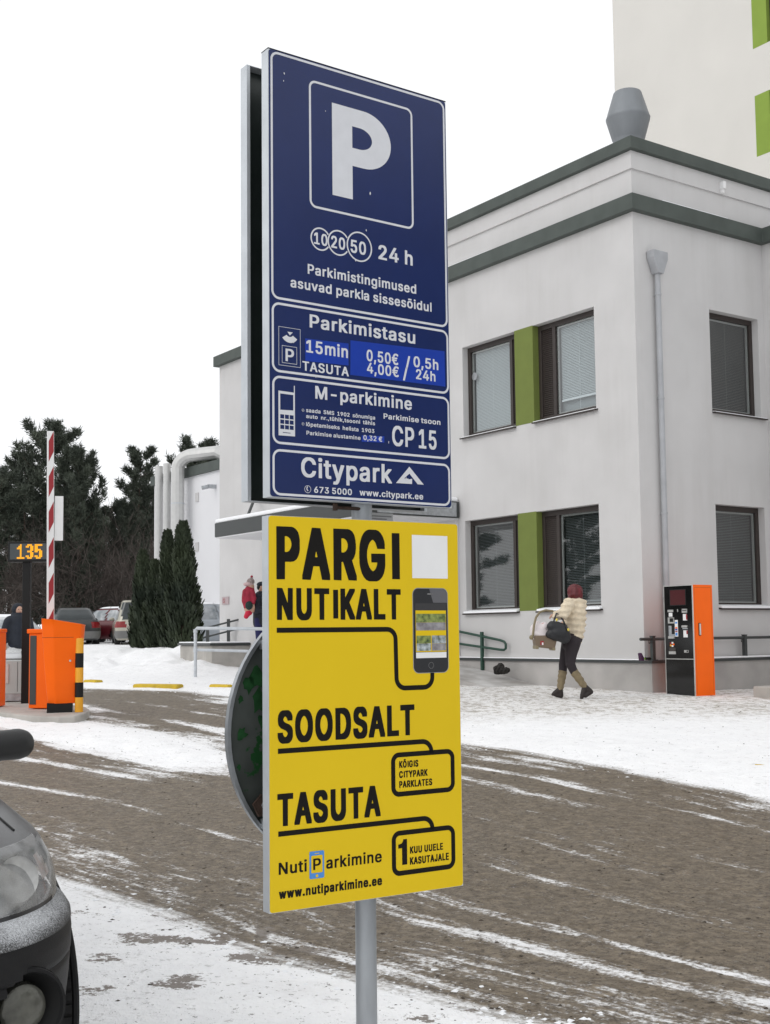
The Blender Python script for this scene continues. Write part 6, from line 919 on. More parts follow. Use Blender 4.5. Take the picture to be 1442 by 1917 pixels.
# handbag hanging on her forearm
hb=thing('handbag','black leather handbag with brass rings hanging from the walking woman\'s arm','handbag',(WX,WY,WZ)); Yb=-.27
def bagfn(co): return co+np.column_stack([.006*np.sin(co[:,2]*45+co[:,0]*30),0*co[:,0],.004*np.sin(co[:,0]*50)])
blob('body',[(wp(400,760,Yb),wp(520,790,Yb),.085,.085),(wp(370,860,Yb),wp(560,915,Yb),.075,.085),(wp(395,740,Yb),wp(535,770,Yb),.045,.045),(wp(450,850,Yb),wp(530,850,Yb),.11,.11)],M['bag'],hb,.012,3,bagfn)
mb=MB(); mb.tube([wp(400,720,Yb-.02),wp(430,640,Yb),wp(455,585,Yb+.03),wp(500,600,Yb+.06),wp(545,690,Yb),wp(560,740,Yb-.02)],.012,8); mb.build('strap',M['bag'],hb,True)
mb=MB(); mb.tube([wp(560,730,Yb-.05),wp(545,680,Yb),wp(580,800,Yb-.09)],.010,8); mb.build('strap',M['bag'],hb,True)
for a in ((442,672),(594,806)):
    mb=MB(); c=wp(*a,Yb-.085 if a[0]<500 else Yb-.10); mb.ell(c,(.016,.010,.022),10,8); mb.build('buckle',M['brass'],hb,True)
# infant carrier in her hand
ca=thing('baby_carrier','brown infant car seat with pale blanket and curved handle carried by the woman','infant seat',(WX,WY,WZ)); Yc=-.10
mb=MB(); mb.tube([wp(105,905,Yc-.14),wp(128,880,Yc-.14),wp(150,740,Yc-.12),wp(185,635,Yc-.06),wp(245,560,Yc),wp(330,535,Yc),wp(420,548,Yc),wp(470,585,Yc)],.017,10); mb.build('handle',M['handle'],ca,True)
mb=MB(); mb.ell(wp(108,905,Yc-.14),(.032,.03,.034),10,8); mb.build('handle_hub',M['handle'],ca,True)
shp=[wp(145,880),wp(172,1035),wp(420,1068),wp(452,950),wp(452,880)]
mb=MB(); P=[(a[0],a[2]) for a in shp]; mb.prism(P,lambda q,d:(q[0],d,q[1]),Yc-.17,Yc+.20); mb.build('shell',M['seatshell'],ca,bevel=.02)
mb=MB()
for a in (175,400): q=wp(a,1052 if a>300 else 1030,0); mb.box(q[0]-.015,q[0]+.03,Yc-.17,Yc+.2,q[2]-.035,q[2]+.015)
mb.build('shell_foot',M['handle'],ca,bevel=.008)
q=wp(225,955,0); mb=MB(); mb.box(q[0],q[0]+.05,Yc-.174,Yc-.1705,q[2]-.055,q[2]); mb.build('red_label',M['red'],ca); q=wp(245,975,0); mb=MB(); mb.box(q[0],q[0]+.022,Yc-.178,Yc-.1745,q[2]-.035,q[2]); mb.build('white_label',M['white'],ca)
blob('blanket',[(wp(165,830,Yc),wp(200,890,Yc),.06,.07),(wp(200,800,Yc),wp(330,880,Yc),.10,.11),(wp(220,720,Yc),wp(210,800,Yc),.045,.07),('e',wp(300,765,Yc-.02),(.075,.09,.075)),(wp(160,850,Yc-.08),wp(330,930,Yc-.08),.06,.06)],M['blanket'],ca,.012,2)
blob('hood_trim',[('e',wp(290,750,Yc-.06),(.045,.03,.05))],mat('patterned_trim',(.55,.35,.33),.9,0,.4,60),ca,.010,1)
# ------------------------------------------------------------------ a standing figure in winter clothes
M['navy']=mat('navy_jacket',(.012,.016,.026),.8,0,.25,8,.2,20); M['jeans']=mat('dark_jeans',(.014,.018,.035),.85)
def stander(label,loc,h,rz,jacket,trous,hood=None,cap=None,arm=None,skinhead=True):
    t=thing('person',label,'person',loc,rz); k=h/1.75
    S=lambda *a:tuple(v*k for v in a)
    B=[('e',S(0,-.01,1.63),S(.078,.095,.115)),(S(0,0,1.42),S(0,0,1.58),.055*k,.05*k),(S(0,0,1.36),S(0,0,1.0),.15*k,.13*k)]
    for s in (-1,1):
        B+=[(S(.09*s,0,.93),S(.10*s,-.02,.50),.085*k,.058*k),(S(.10*s,-.02,.50),S(.10*s,.02,.09),.055*k,.038*k),(S(.10*s,.02,.05),S(.11*s,-.15,.035),.040*k,.032*k)]
        hd=S(.26*s,-.05,.82) if not (arm and s==arm) else S(.05*s,-.33,1.15)
        elb=S(.25*s,.03,1.10) if not (arm and s==arm) else S(.26*s,-.08,1.12)
        B+=[(S(.19*s,0,1.38),elb,.048*k,.04*k),(elb,hd,.038*k,.027*k)]+hand(hd,(0,-.2,-1) if not(arm and s==arm) else (-s,-.4,0),-s)
    b=blob('body',B,M['skin'],t,.012*k+.002,2)
    # face: brows, nose, mouth
    mb=MB(); mb.ell(S(0,-.108,1.615),S(.013,.016,.022),8,6); mb.build('nose',M['skin'],t,True)
    for s in (-1,1): mb=MB(); mb.ell(S(.032*s,-.094,1.645),S(.012,.006,.007),8,6); mb.build('eye',M['black'],t,True)
    mb=MB(); mb.ell(S(0,-.098,1.575),S(.022,.006,.006),8,6); mb.build('mouth',mat('lips',(.35,.14,.12),.6),t,True)
    J=[(S(0,.0,1.38),S(0,.0,.86),.185*k,.19*k),(S(-.15,0,1.40),S(.15,0,1.40),.105*k,.105*k)]
    for s in (-1,1):
        hd=S(.26*s,-.04,.90) if not (arm and s==arm) else S(.08*s,-.30,1.15); elb=S(.265*s,.03,1.12) if not (arm and s==arm) else S(.27*s,-.08,1.12)
        J+=[(S(.20*s,0,1.38),elb,.082*k,.072*k),(elb,hd,.068*k,.058*k)]
    blob('jacket',J,jacket,t,.018,3)
    for s in (-1,1):
        blob('trouser_leg',[(S(.09*s,0,.92),S(.10*s,-.02,.5),.11*k,.085*k),(S(.10*s,-.02,.5),S(.10*s,.02,.10),.083*k,.068*k)],trous,t,.016,2)
        blob('shoe',[(S(.10*s,.04,.05),S(.11*s,-.17,.04),.052*k,.042*k)],M['boot_dark'],t,.012,1)
    if hood: blob('hood',[('e',S(0,.035,1.655),S(.122,.115,.145)),(S(0,.06,1.50),S(0,.03,1.44),.13*k,.14*k),(S(0,-.03,1.49),S(0,-.04,1.45),.10*k,.10*k)],hood,t,.012,2)
    if cap: 
        blob('cap',[('e',S(0,0,1.70),S(.095,.11,.065)),(S(-.04,-.10,1.685),S(.04,-.10,1.685),.025*k,.025*k),(S(0,-.1,1.69),S(0,-.16,1.68),.02*k,.018*k)],cap,t,.010,1)
        blob('hair',[('e',S(0,.02,1.64),S(.085,.09,.085))],M['black'],t,.010,1)
    return t
q=at(31,1131,28.2); z=float(gbase(q[0],q[1])); stander('man in dark navy hooded jacket standing behind the black display post',(q[0]+.05,q[1],z),q[2]-z-.02,R(35),M['navy'],M['jeans'],M['navy']).scale=(1.22,1.22,1)
q=at(487,1090,27.55); z=float(gbase(q[0],q[1])); hh_=1.72; sc_=27.55/2303.2
dad=stander('man in dark coat at the entrance, mostly hidden by the yellow poster',(q[0]+.03,q[1],q[2]-1.77),1.77,R(60),M['navy'],mat('blue_trousers',(.012,.014,.075),.85),None,M['navy'],-1)
# child in red on his arm, seen from behind
ch=thing('person','small child in red snowsuit and bobble hat carried on the man\'s arm','person',(q[0],q[1]-.28,q[2]-1.77))
cp=lambda px,py,y=0:((px-487)*sc_,y,1.77-(py-1090)*sc_*1.0)
M['redsuit']=mat('red_snowsuit',(.30,.012,.035),.75,0,.2,10,.2,20); M['redpants']=mat('bright_red_trousers',(.55,.015,.05),.75)
blob('body',[('e',cp(472,1100),(.085,.085,.10)),(cp(470,1108),cp(468,1140),.08,.10),(cp(468,1140),cp(474,1140),.09,.09),(cp(476,1110,-.05),cp(480,1122,-.05),.04,.035),(cp(480,1122,-.05),cp(478,1131,-.08),.03,.022),(cp(466,1140),cp(468,1150),.06,.05),(cp(468,1150),cp(464,1155),.045,.035)]+hand(cp(478,1131,-.08),(0,-.3,-1),1),M['skin'],ch,.011,2)
blob('jacket',[(cp(470,1106),cp(467,1124),.115,.145),(cp(467,1124),cp(468,1134),.14,.12),(cp(475,1108,-.06),cp(479,1121,-.08),.065,.055),(cp(479,1121,-.08),cp(478,1129,-.09),.05,.04),(cp(462,1108,-.05),cp(460,1120,-.08),.06,.05)],M['redsuit'],ch,.014,2)
blob('trousers',[(cp(470,1135,.02),cp(469,1146,.0),.10,.08),(cp(469,1144,-.02),cp(464,1154,-.04),.07,.055)],M['redpants'],ch,.014,2)
blob('hood_fur',[('e',cp(468,1094.5),(.12,.11,.05))],mat('pale_fur',(.55,.40,.40),.95,0,.2,60,.5,60),ch,.012,1)
blob('hat',[('e',cp(472,1090),(.09,.09,.085)),(cp(473,1086),cp(474,1081.5),.05,.02)],mat('knitted_hat',(.30,.24,.23),.9,0,.6,60,.4,60),ch,.011,1)
mb=MB(); mb.ell(cp(474,1080.5),(.03,.03,.03),10,8); mb.build('bobble',M['redsuit'],ch,True)
mt=blob('mitten',[('e',cp(470,1134,-.12),(.085,.05,.10))],mat('dark_green_mitten',(.014,.03,.028),.85),dad,.012,1)
bpy.context.view_layer.update(); mt.matrix_parent_inverse=dad.matrix_world.inverted(); mt.location=ch.location
# ================================================================== CARS
def outline(x0,x1,hw,rf,rb,bow=.0,nf=10,nc=8,ns=24):
    """plan outline, counter-clockwise from the middle of the nose; rf/rb = (length,width) of the rounded corners"""
    P=[]
    def corner(cx,cy,a,b,t0,t1,n): return [(cx+a*math.cos(R(t)),cy+b*math.sin(R(t))) for t in np.linspace(t0,t1,n+1)]
    yf=hw-rf[1]; yb=hw-rb[1]
    for k in range(nf): y=yf*k/nf; P.append((x1,y))
    P+=corner(x1-rf[0],yf,rf[0],rf[1],0,90,nc)[:-1]
    for k in range(ns): P.append((x1-rf[0]+(x0+rb[0]-x1+rf[0])*k/ns,hw))
    P+=corner(x0+rb[0],yb,rb[0],rb[1],90,180,nc)[:-1]
    for k in range(nf): P.append((x0,yb-yb*k/nf))
    h=P[:]
    P+=[(x0,0)]+[(x,-y) for x,y in h[1:][::-1]]
    return [(x+bow*(1-(y/hw)**2)*(1 if x>(x0+x1)/2 else -1) - bow*(1 if x>(x0+x1)/2 else -1),y) for x,y in P]
def stack(levels,**k):
    """levels: (z, x_back, x_front, half width, front corner, back corner, bow)"""
    return [[(x,y,l[0]) for x,y in outline(l[1],l[2],l[3],l[4],l[5],l[6],**k)] for l in levels]
def shell(S,top=True,bottom=True,skip=None):
    n=len(S[0]); mb=MB(); vs=[p for r in S for p in r]; fs=[]
    for i in range(len(S)-1):
        for k in range(n):
            j=(k+1)%n
            if skip and skip([S[i][k],S[i][j],S[i+1][j],S[i+1][k]]): continue
            fs.append((i*n+k,i*n+j,(i+1)*n+j,(i+1)*n+k))
    if top: fs.append(tuple((len(S)-1)*n+k for k in range(n)))
    if bottom: fs.append(tuple(range(n))[::-1])
    return mb.add(vs,fs)
def patch(S,test,off):
    n=len(S[0]); mb=MB(); c=Vector((sum(p[0] for p in S[0])/n,0,S[0][0][2])); vs=[];fs=[];idx={}
    def pt(i,k):
        if (i,k) in idx: return idx[(i,k)]
        p=Vector(S[i][k]); a=Vector(S[i][(k+1)%n])-Vector(S[i][(k-1)%n]); b=Vector(S[min(i+1,len(S)-1)][k])-Vector(S[max(i-1,0)][k]); nn=a.cross(b); nn=nn.normalized() if nn.length>1e-9 else Vector((0,0,1))
        idx[(i,k)]=len(vs); vs.append(p+nn*off); return idx[(i,k)]
    for i in range(len(S)-1):
        for k in range(n):
            j=(k+1)%n; q=[S[i][k],S[i][j],S[i+1][j],S[i+1][k]]; c=[sum(v[a] for v in q)/4 for a in range(3)]
            if test(*c): fs.append((pt(i,k),pt(i,j),pt(i+1,j),pt(i+1,k)))
    return mb.add(vs,fs)
M['car_glass']=mat('car_glass',(.03,.038,.04),.06,0,.2,3); M['car_glass_snow']=mat('frosted_car_glass',(.22,.25,.27),.35,0,.5,4,col2=(.6,.62,.64)); M['lamp']=mat('clear_lamp',(.55,.56,.56),.15,.3,.15,25); M['tail']=mat('tail_lamp',(.22,.01,.012),.2); M['rim']=mat('alloy_rim',(.35,.36,.37),.4,.7)
def make_car(name,label,cat,loc,rz,paint,L=4.4,Wd=1.76,Hh=1.42,belt=.90,bonnet=1.05,boot=.75,wag=False,snowy=False,plate='148 TKM'):
    t=thing(name,label,cat,loc,rz,'cars parked beyond the barrier'); hw=Wd/2; xf,xb=L/2,-L/2
    rf=(.42,.36); rb=(.28,.28); wr=.31; wx=(xf-.82,xb+.80)
    lv=[(.17,xb+.14,xf-.16,hw-.10,rf,rb,.05),(.24,xb+.06,xf-.06,hw-.04,rf,rb,.06),(.36,xb+.01,xf-.01,hw-.015,rf,rb,.07),(.50,xb,xf,hw,rf,rb,.08),(.62,xb+.01,xf-.02,hw,rf,rb,.08),(.74,xb+.03,xf-.09,hw-.01,rf,rb,.08),(belt-.06,xb+.05,xf-.20,hw-.035,rf,rb,.08),(belt,xb+.09,xf-.42,hw-.07,(.5,.4),rb,.06),(belt+.02,xb+.16,xf-.62,hw-.12,(.5,.4),rb,.05)]
    S=stack(lv,ns=40); cut=lambda q:any(math.hypot(sum(p[0] for p in q)/4-w,sum(p[2] for p in q)/4-wr)<wr+.05 for w in wx) and abs(sum(p[1] for p in q)/4)>hw*.6
    shell(S,skip=cut).build('body',paint,t,True)
    c0,c1=(xb+.10 if wag else xb+boot),xf-bonnet
    cv=[(belt-.01,c0,c1,hw-.10,(.30,.22),(.25,.2),.05),(belt+.12,c0+.06,c1-.18,hw-.13,(.3,.22),(.25,.2),.05),(belt+(Hh-belt)*.5,c0+(.10 if wag else .24),c1-.42,hw-.18,(.3,.22),(.25,.2),.05),(Hh-.10,c0+(.20 if wag else .44),c1-.72,hw-.25,(.3,.22),(.25,.2),.05),(Hh-.035,c0+(.26 if wag else .52),c1-.82,hw-.29,(.3,.22),(.25,.2),.04),(Hh,c0+.75,c1-1.05,hw-.40,(.3,.22),(.25,.2),.03)]
    C=stack(cv,ns=40); shell(C,bottom=False).build('cabin',paint,t,True)
    zl,zh=belt+.05,Hh-.09
    gm=M['car_glass_snow'] if snowy else M['car_glass']
    z01=[C[0],C[1],C[2],C[3]]
    patch(C[:4],lambda x,y,z:x>c1-.85 and abs(y)<hw-.24 and z>belt,.006).build('windscreen',gm,t,True)
    patch(C[:4],lambda x,y,z:x<c0+.5 and abs(y)<hw-.26 and z>belt,.006).build('rear_window',gm,t,True)
    for s in (1,-1):
        mid=(c0+c1)/2-.1
        for a,b in ((c0+.45,mid-.05),(mid+.05,c1-.62)):
            patch(C[:4],lambda x,y,z:a<x<b and y*s>hw-.30 and z>belt,.006).build('side_window',gm,t,True)
        patch(S,lambda x,y,z:x>xf-.45 and y*s>hw*.48 and y*s<hw*1.1 and .56<z<.76,.006).build('headlight',M['lamp'],t,True)
        patch(S,lambda x,y,z:x<xb+.30 and y*s>hw*.58 and .58<z<.84,.006).build('tail_light',M['tail'],t,True)
        for w in wx:
            mb=MB(); y=s*(hw-.11); mb.lathe([(.20,-.10),(wr-.03,-.10),(wr,-.075),(wr,.075),(wr-.03,.10),(.20,.10)],(w,y,wr),26,'y'); o=mb.build('wheel',M['rubber'],t,True)
            mb=MB(); mb.lathe([(.03,.085*s),(.06,.095*s),(.19,.100*s),(.203,.103*s)],(w,y,wr),20,'y'); mb.build('rim',M['rim'],o,True)
            mb=MB(); mb.lathe([(.001,-.02),(wr+.05,-.02),(wr+.05,.0),(.001,.0)],(w,s*(hw-.26),wr+.02),24,'y'); mb.build('wheel_well',M['black'],t)
        mb=MB(); mb.ell((c1-.42,s*(hw+.02),belt+.06),(.06,.10,.07),10,8); mb.build('door_mirror',paint,t,True)
    for x,sg in ((xf,1),(xb,-1)):
        patch(S,lambda a,y,z:(a-x)*sg>-.55 and abs(y)<hw*1.1 and .24<z<.46 and (a*sg>abs(x)-.5),.012).build('bumper',M['bumper'],t,True)
        mb=MB(); mb.box(min(x+.0*sg,x+.02*sg),max(x,x+.02*sg),-.26,.26,.40 if sg>0 else .60,.51 if sg>0 else .71); o=mb.build('number_plate',M['white'],t)
        mb=MB(); rnd=random.Random(5)
        mb.box(min(x+.0201*sg,x+.022*sg),max(x+.0201*sg,x+.022*sg),(.20 if sg>0 else -.255),(.255 if sg>0 else -.20),.405 if sg>0 else .605,.505 if sg>0 else .705); mb.build('plate_band',M['bright_blue'],o)
    mb=MB(); mb.box(xf-.06,xf+.006,-.42,.42,.56,.68); mb.build('grille',M['black'],t,bevel=.02)
    if snowy:
        mb=MB(); S2=[[(x,y,z+.02) for x,y,z in r] for r in stack([(Hh-.05,c0+.5,c1-.85,hw-.27,(.3,.22),(.25,.2),.04),(Hh,c0+.7,c1-1.0,hw-.33,(.3,.22),(.25,.2),.03),(Hh+.02,c0+.9,c1-1.15,hw-.42,(.3,.22),(.25,.2),.03)])]; shell(S2,bottom=False).build('roof_snow',M['snow'],t,True)
    return t
M['bumper']=mat('grey_bumper',(.16,.16,.155),.6,0,.1,6)
P_=lambda n,c:mat(n,c,.35,.2,.06,5,coat=.5)
def carat(px,D): q=at(px,1200,D); return (q[0],q[1],float(gbase(q[0],q[1])))
make_car('parked_car','white parked car at the left border, its bumper beside the man in the hood','car',carat(8,30.),R(-52),P_('white_car_paint',(.62,.63,.64)),snowy=True,Hh=1.5,wag=True)
make_car('parked_car','dark grey parked saloon with snowy roof behind the orange barrier','car',carat(136,47),R(108),P_('dark_car_paint',(.035,.037,.038)),snowy=False,Hh=1.40,boot=.85,L=4.5)
make_car('parked_car','dark red parked hatchback with snowy windows right of the grey saloon','car',carat(203,50),R(150),P_('red_car_paint',(.10,.006,.012)),snowy=True,wag=True,Hh=1.42,L=4.0)
make_car('parked_car','beige parked estate car with snow on its rear, beside the thuja trees','car',carat(258,46),R(104),P_('beige_car_paint',(.42,.40,.33)),wag=True,Hh=1.62,L=4.5,Wd=1.80)
make_car('parked_car','silver blue parked car between the thuja trees and the entrance wing','car',carat(398,42),R(40),P_('silver_car_paint',(.48,.52,.56)),Hh=1.45,snowy=True)
# ------------------------------------------------------------------ the dark car in the foreground, its left front corner in view
fw=np.array([.55,-.835]); lf=np.array([.835,.55]); cpos=np.array([-.872,3.66])+fw*.20-lf*.82
car=thing('parked_car','black car dusted with frost at the left border, headlight and fog lamp in close view','car',(cpos[0],cpos[1],0),math.atan2(fw[1],fw[0]))
HW=.885; RF=(.62,.46); RB=(.4,.4)
lv=[(.20,-4.2,-.12,.80,RF,RB,.05),(.27,-4.25,-.06,.835,RF,RB,.05),(.34,-4.28,-.025,.855,RF,RB,.06),(.42,-4.3,-.008,.868,RF,RB,.06),(.50,-4.3,.0,.875,RF,RB,.06),(.555,-4.3,.0,.878,RF,RB,.06),(.565,-4.3,-.006,.876,RF,RB,.06),(.575,-4.3,.002,.880,RF,RB,.06),(.63,-4.3,.0,.882,RF,RB,.06),(.675,-4.3,-.012,.880,RF,RB,.06),(.695,-4.3,-.035,.872,RF,RB,.06),(.705,-4.3,-.075,.868,RF,RB,.06),(.715,-4.3,-.10,.866,RF,RB,.06),
 (.74,-4.3,-.11,.868,RF,RB,.06),(.78,-4.3,-.135,.868,RF,RB,.06),(.82,-4.28,-.165,.862,RF,RB,.06),(.86,-4.26,-.205,.850,RF,RB,.06),(.885,-4.25,-.245,.838,RF,RB,.06),(.905,-4.24,-.30,.822,RF,RB,.06),(.935,-4.2,-.41,.805,RF,RB,.06),(.968,-4.18,-.57,.79,(.6,.5),RB,.05),(1.0,-4.15,-.77,.775,(.6,.5),RB,.05),(1.022,-4.12,-.97,.765,(.6,.5),RB,.04),(1.036,-4.1,-1.18,.76,(.5,.5),RB,.03)]
# fine levels between the hand-set ones
def refine(lv,m):
    out=[]
    for a,b in zip(lv[:-1],lv[1:]):
        k=max(1,int((b[0]-a[0])/m))
        for i in range(k):
            t=i/k; f=lambda p,q:tuple(f(u,v) for u,v in zip(p,q)) if isinstance(p,tuple) else p+(q-p)*t
            out.append(tuple(f(p,q) for p,q in zip(a,b)))
    return out+[lv[-1]]
S=stack(refine(lv,.012),nf=26,nc=30,ns=90)
WR=.345; WX_=-.86
cutw=lambda q:math.hypot(sum(p[0] for p in q)/4-WX_,sum(p[2] for p in q)/4-WR)<WR+.055 and abs(sum(p[1] for p in q)/4)>.55
M['near_paint']=frosty('black_frosted_paint',(.016,.016,.018),.30,.93,1.12); M['near_hood']=frosty('frosted_bonnet',(.010,.010,.012),.28,.92,1.25,220); M['near_plastic']=mat('black_bumper_plastic',(.010,.010,.0105),.5,0,.15,20,.12,300,spec=.18); M['ledge_frost']=frosty('frosted_ledge',(.03,.03,.03),.6,.70,1.0,230)
inhead=lambda x,y,z:(y>.30 and .735-.03*(y-.3)<z<.893-.10*max(0,y-.62) and x>-.62+.0*(z))
lower=lambda x,y,z:z<.690 and x>-.62
low=shell([r for r in S],bottom=True,skip=lambda q:cutw(q) or sum(p[2] for p in q)/4<.690 or inhead(*[sum(p[a] for p in q)/4 for a in range(3)])); low.build('body',M['near_hood'],car,True)
patch(S,lambda x,y,z:z<.690 and not (math.hypot(x-WX_,z-WR)<WR+.055 and abs(y)>.55) and not (x>-.6 and math.hypot(abs(y)-.605,z-.485)<.098),.0).build('bumper',M['near_plastic'],car,True)
patch(S,lambda x,y,z:.655<z<.716 and x>-.56 and abs(y)<.93,.0025).build('bumper_ledge',M['ledge_frost'],car,True)
hp_=patch(S,inhead,-.062).build('headlight',mat('lamp_housing',(.45,.45,.44),.3,.6,.1,18),car,True)
patch(S,inhead,.002).build('lens',M['lens_frost'],hp_,True)
def onshell(y,z):      # point and normal of the shell near a given (y,z) on the nose
    best=min(((abs(p[1]-y)+abs(p[2]-z)),p,i,k) for i,r in enumerate(S) for k,p in enumerate(r[:160]) if p[0]>-1.0); _,p,i,k=best
    a=Vector(S[i][k+1])-Vector(S[i][k-1]); b=Vector(S[i+1][k])-Vector(S[i-1][k]); return Vector(p),a.cross(b).normalized()
def bowl(name,y,z,r,depth,m,par,tilt=.5,n=28):
    p,nn=onshell(y,z); d=(nn*tilt+Vector((1,0,0))*(1-tilt)).normalized(); q=d.to_track_quat('Z','Y').to_matrix(); mb=MB(); vs=[];fs=[]; prof=[(1.0,-.004),(.97,-.006),(.85,-.35*depth),(.55,-.8*depth),(.25,-depth),(.02,-depth)]
    for rr,h in prof:
        for k in range(n): a=2*PI*k/n; vs.append(p+q@Vector((rr*r*math.cos(a),rr*r*math.sin(a),h-.006)))
    for i in range(len(prof)-1):
        for k in range(n): j=(k+1)%n; fs.append((i*n+k,i*n+j,(i+1)*n+j,(i+1)*n+k))
    return mb.add(vs,fs).build(name,m,par,True),p,d,q
M['bowl']=mat('lamp_reflector',(.42,.42,.41),.38,.75,.22,26); bowl('reflector',.635,.806,.066,.030,M['bowl'],hp_,.3); bowl('reflector',.47,.812,.058,.030,M['bowl'],hp_,.3)
pt_=patch(S,lambda x,y,z:y>.742 and .775<z<.845 and -.50<x<-.20 ,-.012).build('indicator',mat('orange_indicator',(.50,.22,.14),.3,0,.3,30,col2=(.50,.46,.44)),hp_,True)
# dark gasket below and above the lamp, panel gaps
def seam(test,off,m,name): patch(S,test,off).build(name,m,car,True)
# fog lamp in its recess
ob,p,d,q=bowl('fog_recess',.605,.485,.118,.075,M['black'],car,.22); ob.location=(0.004,0,0)
n=36; mb=MB(); mb.lathe([(.001,.026),(.02,.025),(.052,.018),(.066,.008),(.070,-.03)],(0,0,0),n); o=mb.build('fog_lamp',mat('fog_lamp_glass',(.085,.085,.072),.2,.3,.35,22,.3,30),car,True); o.matrix_local=Matrix.Translation(p+d*-.030)@q.to_4x4()
mb=MB(); mb.lathe([(.100,-.002),(.106,.006),(.114,.004),(.116,-.004)],(0,0,0),n); mb.f=mb.f[:-2]; o=mb.build('fog_lamp_ring',M['near_plastic'],car,True); o.matrix_local=Matrix.Translation(p+d*.0)@q.to_4x4()
# shut lines of the bonnet
for sgn in (1,-1):
    pts=[]
    for r in S:
        z=r[0][2]
        if z<.900: continue
        yt=.700-.55*max(0,z-.90); half=r[:len(r)//2]
        for a,b in zip(half[:-1],half[1:]):
            if a[1]<=yt<b[1] and a[0]>-3: k=(yt-a[1])/(b[1]-a[1]); pts.append((a[0]+(b[0]-a[0])*k,sgn*yt,z+.0015)); break
    if len(pts)>3: mb=MB(); mb.tube(pts,.0035,6); mb.build('bonnet_gap',M['black'],car,True)
# wheels
for s in (1,-1):
    for wx in (WX_,-3.45):
        mb=MB(); mb.lathe([(.22,-.11),(WR-.03,-.11),(WR-.006,-.095),(WR,-.06),(WR,.06),(WR-.006,.095),(WR-.03,.11),(.22,.11)],(wx,s*.80,WR),60,'y'); o=mb.build('wheel',M['rubber'],car,True)
        mb=MB()
        for k in range(60):
            a=2*PI*k/60
            for yy in (-.06,.0,.06):
                a2=a+(.05 if yy==0 else 0); e=Vector((math.cos(a2),0,math.sin(a2))); tt=Vector((-math.sin(a2),0,math.cos(a2))); c=Vector((wx,s*.80+yy,WR))+e*WR
                mb.add([c+tt*u+Vector((0,v,0))+e*h for h in (-.004,.009) for u,v in ((-.012,-.024),(.012,-.024),(.012,.024),(-.012,.024))],[(4,5,6,7),(0,1,5,4),(1,2,6,5),(2,3,7,6),(3,0,4,7)])
        mb.build('tread',M['rubber'],o)
        mb=MB(); mb.lathe([(.03,.09*s),(.08,.10*s),(.20,.105*s),(.222,.112*s)],(wx,s*.80,WR),28,'y'); mb.build('rim',M['rim'],o,True)
        mb=MB(); mb.lathe([(.001,-.01),(WR+.06,-.01),(WR+.06,.01),(.001,.01)],(wx,s*.62,WR),40,'y'); mb.build('wheel_well',M['black'],car)
mb=MB(); mb.tube([(WX_+(WR+.055)*math.cos(a),.872,WR+(WR+.055)*math.sin(a)) for a in np.linspace(-.25,PI+.2,30)],.012,8); mb.build('arch_lip',M['near_plastic'],car,True)
# cabin
cv=[(1.0,-4.1,-1.12,.76,(.35,.35),(.3,.3),.12),(1.15,-4.02,-1.36,.735,(.35,.35),(.3,.3),.12),(1.35,-3.9,-1.72,.68,(.35,.35),(.3,.3),.1),(1.52,-3.75,-2.05,.62,(.35,.35),(.3,.3),.08),(1.60,-3.6,-2.25,.57,(.35,.35),(.3,.3),.06),(1.64,-3.2,-2.6,.45,(.3,.3),(.3,.3),.03)]
Cn=stack(refine(cv,.04),nf=14,nc=10,ns=40); shell(Cn,bottom=False).build('cabin',M['near_paint'],car,True)
patch(Cn,lambda x,y,z:x>-2.1 and abs(y)<.60 and 1.03<z<1.52,.005).build('windscreen',M['car_glass'],car,True)
for s in (1,-1):
    for a,b in ((-2.55,-1.75),(-3.55,-2.65)): patch(Cn,lambda x,y,z:a<x<b and y*s>.5 and 1.05<z<1.5,.005).build('side_window',M['car_glass'],car,True)
    blob('door_mirror',[((-1.60,s*.90,1.075),(-1.60,s*1.03,1.08),.060,.062),((-1.64,s*.90,1.075),(-1.66,s*1.02,1.08),.055,.056),((-1.62,s*.75,1.03),(-1.62,s*.9,1.06),.03,.035)],M['mirror_shell'] if 'mirror_shell' in M else M.setdefault('mirror_shell',frosty('mirror_shell',(.014,.014,.014),.5,.92,1.15,200)),car,.012,3)
# ================================================================== TREES AND SHRUBS
def leafmat(name,a,b):
    return mat(name,a,.75,0,col2=b,vs=.8)
M['bark']=mat('pine_bark',(.075,.05,.036),.9,0,.3,3,.5,12); M['needle']=leafmat('pine_needles',(.026,.036,.025),(.085,.100,.072)); M['thuja']=leafmat('thuja_foliage',(.010,.019,.009),(.046,.062,.028)); M['twig']=mat('bare_twigs',(.055,.042,.036),.9,0,.35,2,col2=(.105,.088,.078))
def tuft(V,F,c,d,rnd,n,l,w):
    for _ in range(n):
        a=Vector((rnd.gauss(0,1),rnd.gauss(0,1),rnd.gauss(0,.8))).normalized(); a=(a+d*.9).normalized(); s=a.orthogonal().normalized(); s.rotate(Matrix.Rotation(rnd.random()*6.28,3,a))
        ll=l*rnd.uniform(.6,1.25); b=c+Vector((rnd.gauss(0,.1),rnd.gauss(0,.1),rnd.gauss(0,.06)))
        i=len(V); V+=[tuple(b-s*w),tuple(b+s*w),tuple(b+a*ll)]; F.append((i,i+1,i+2))
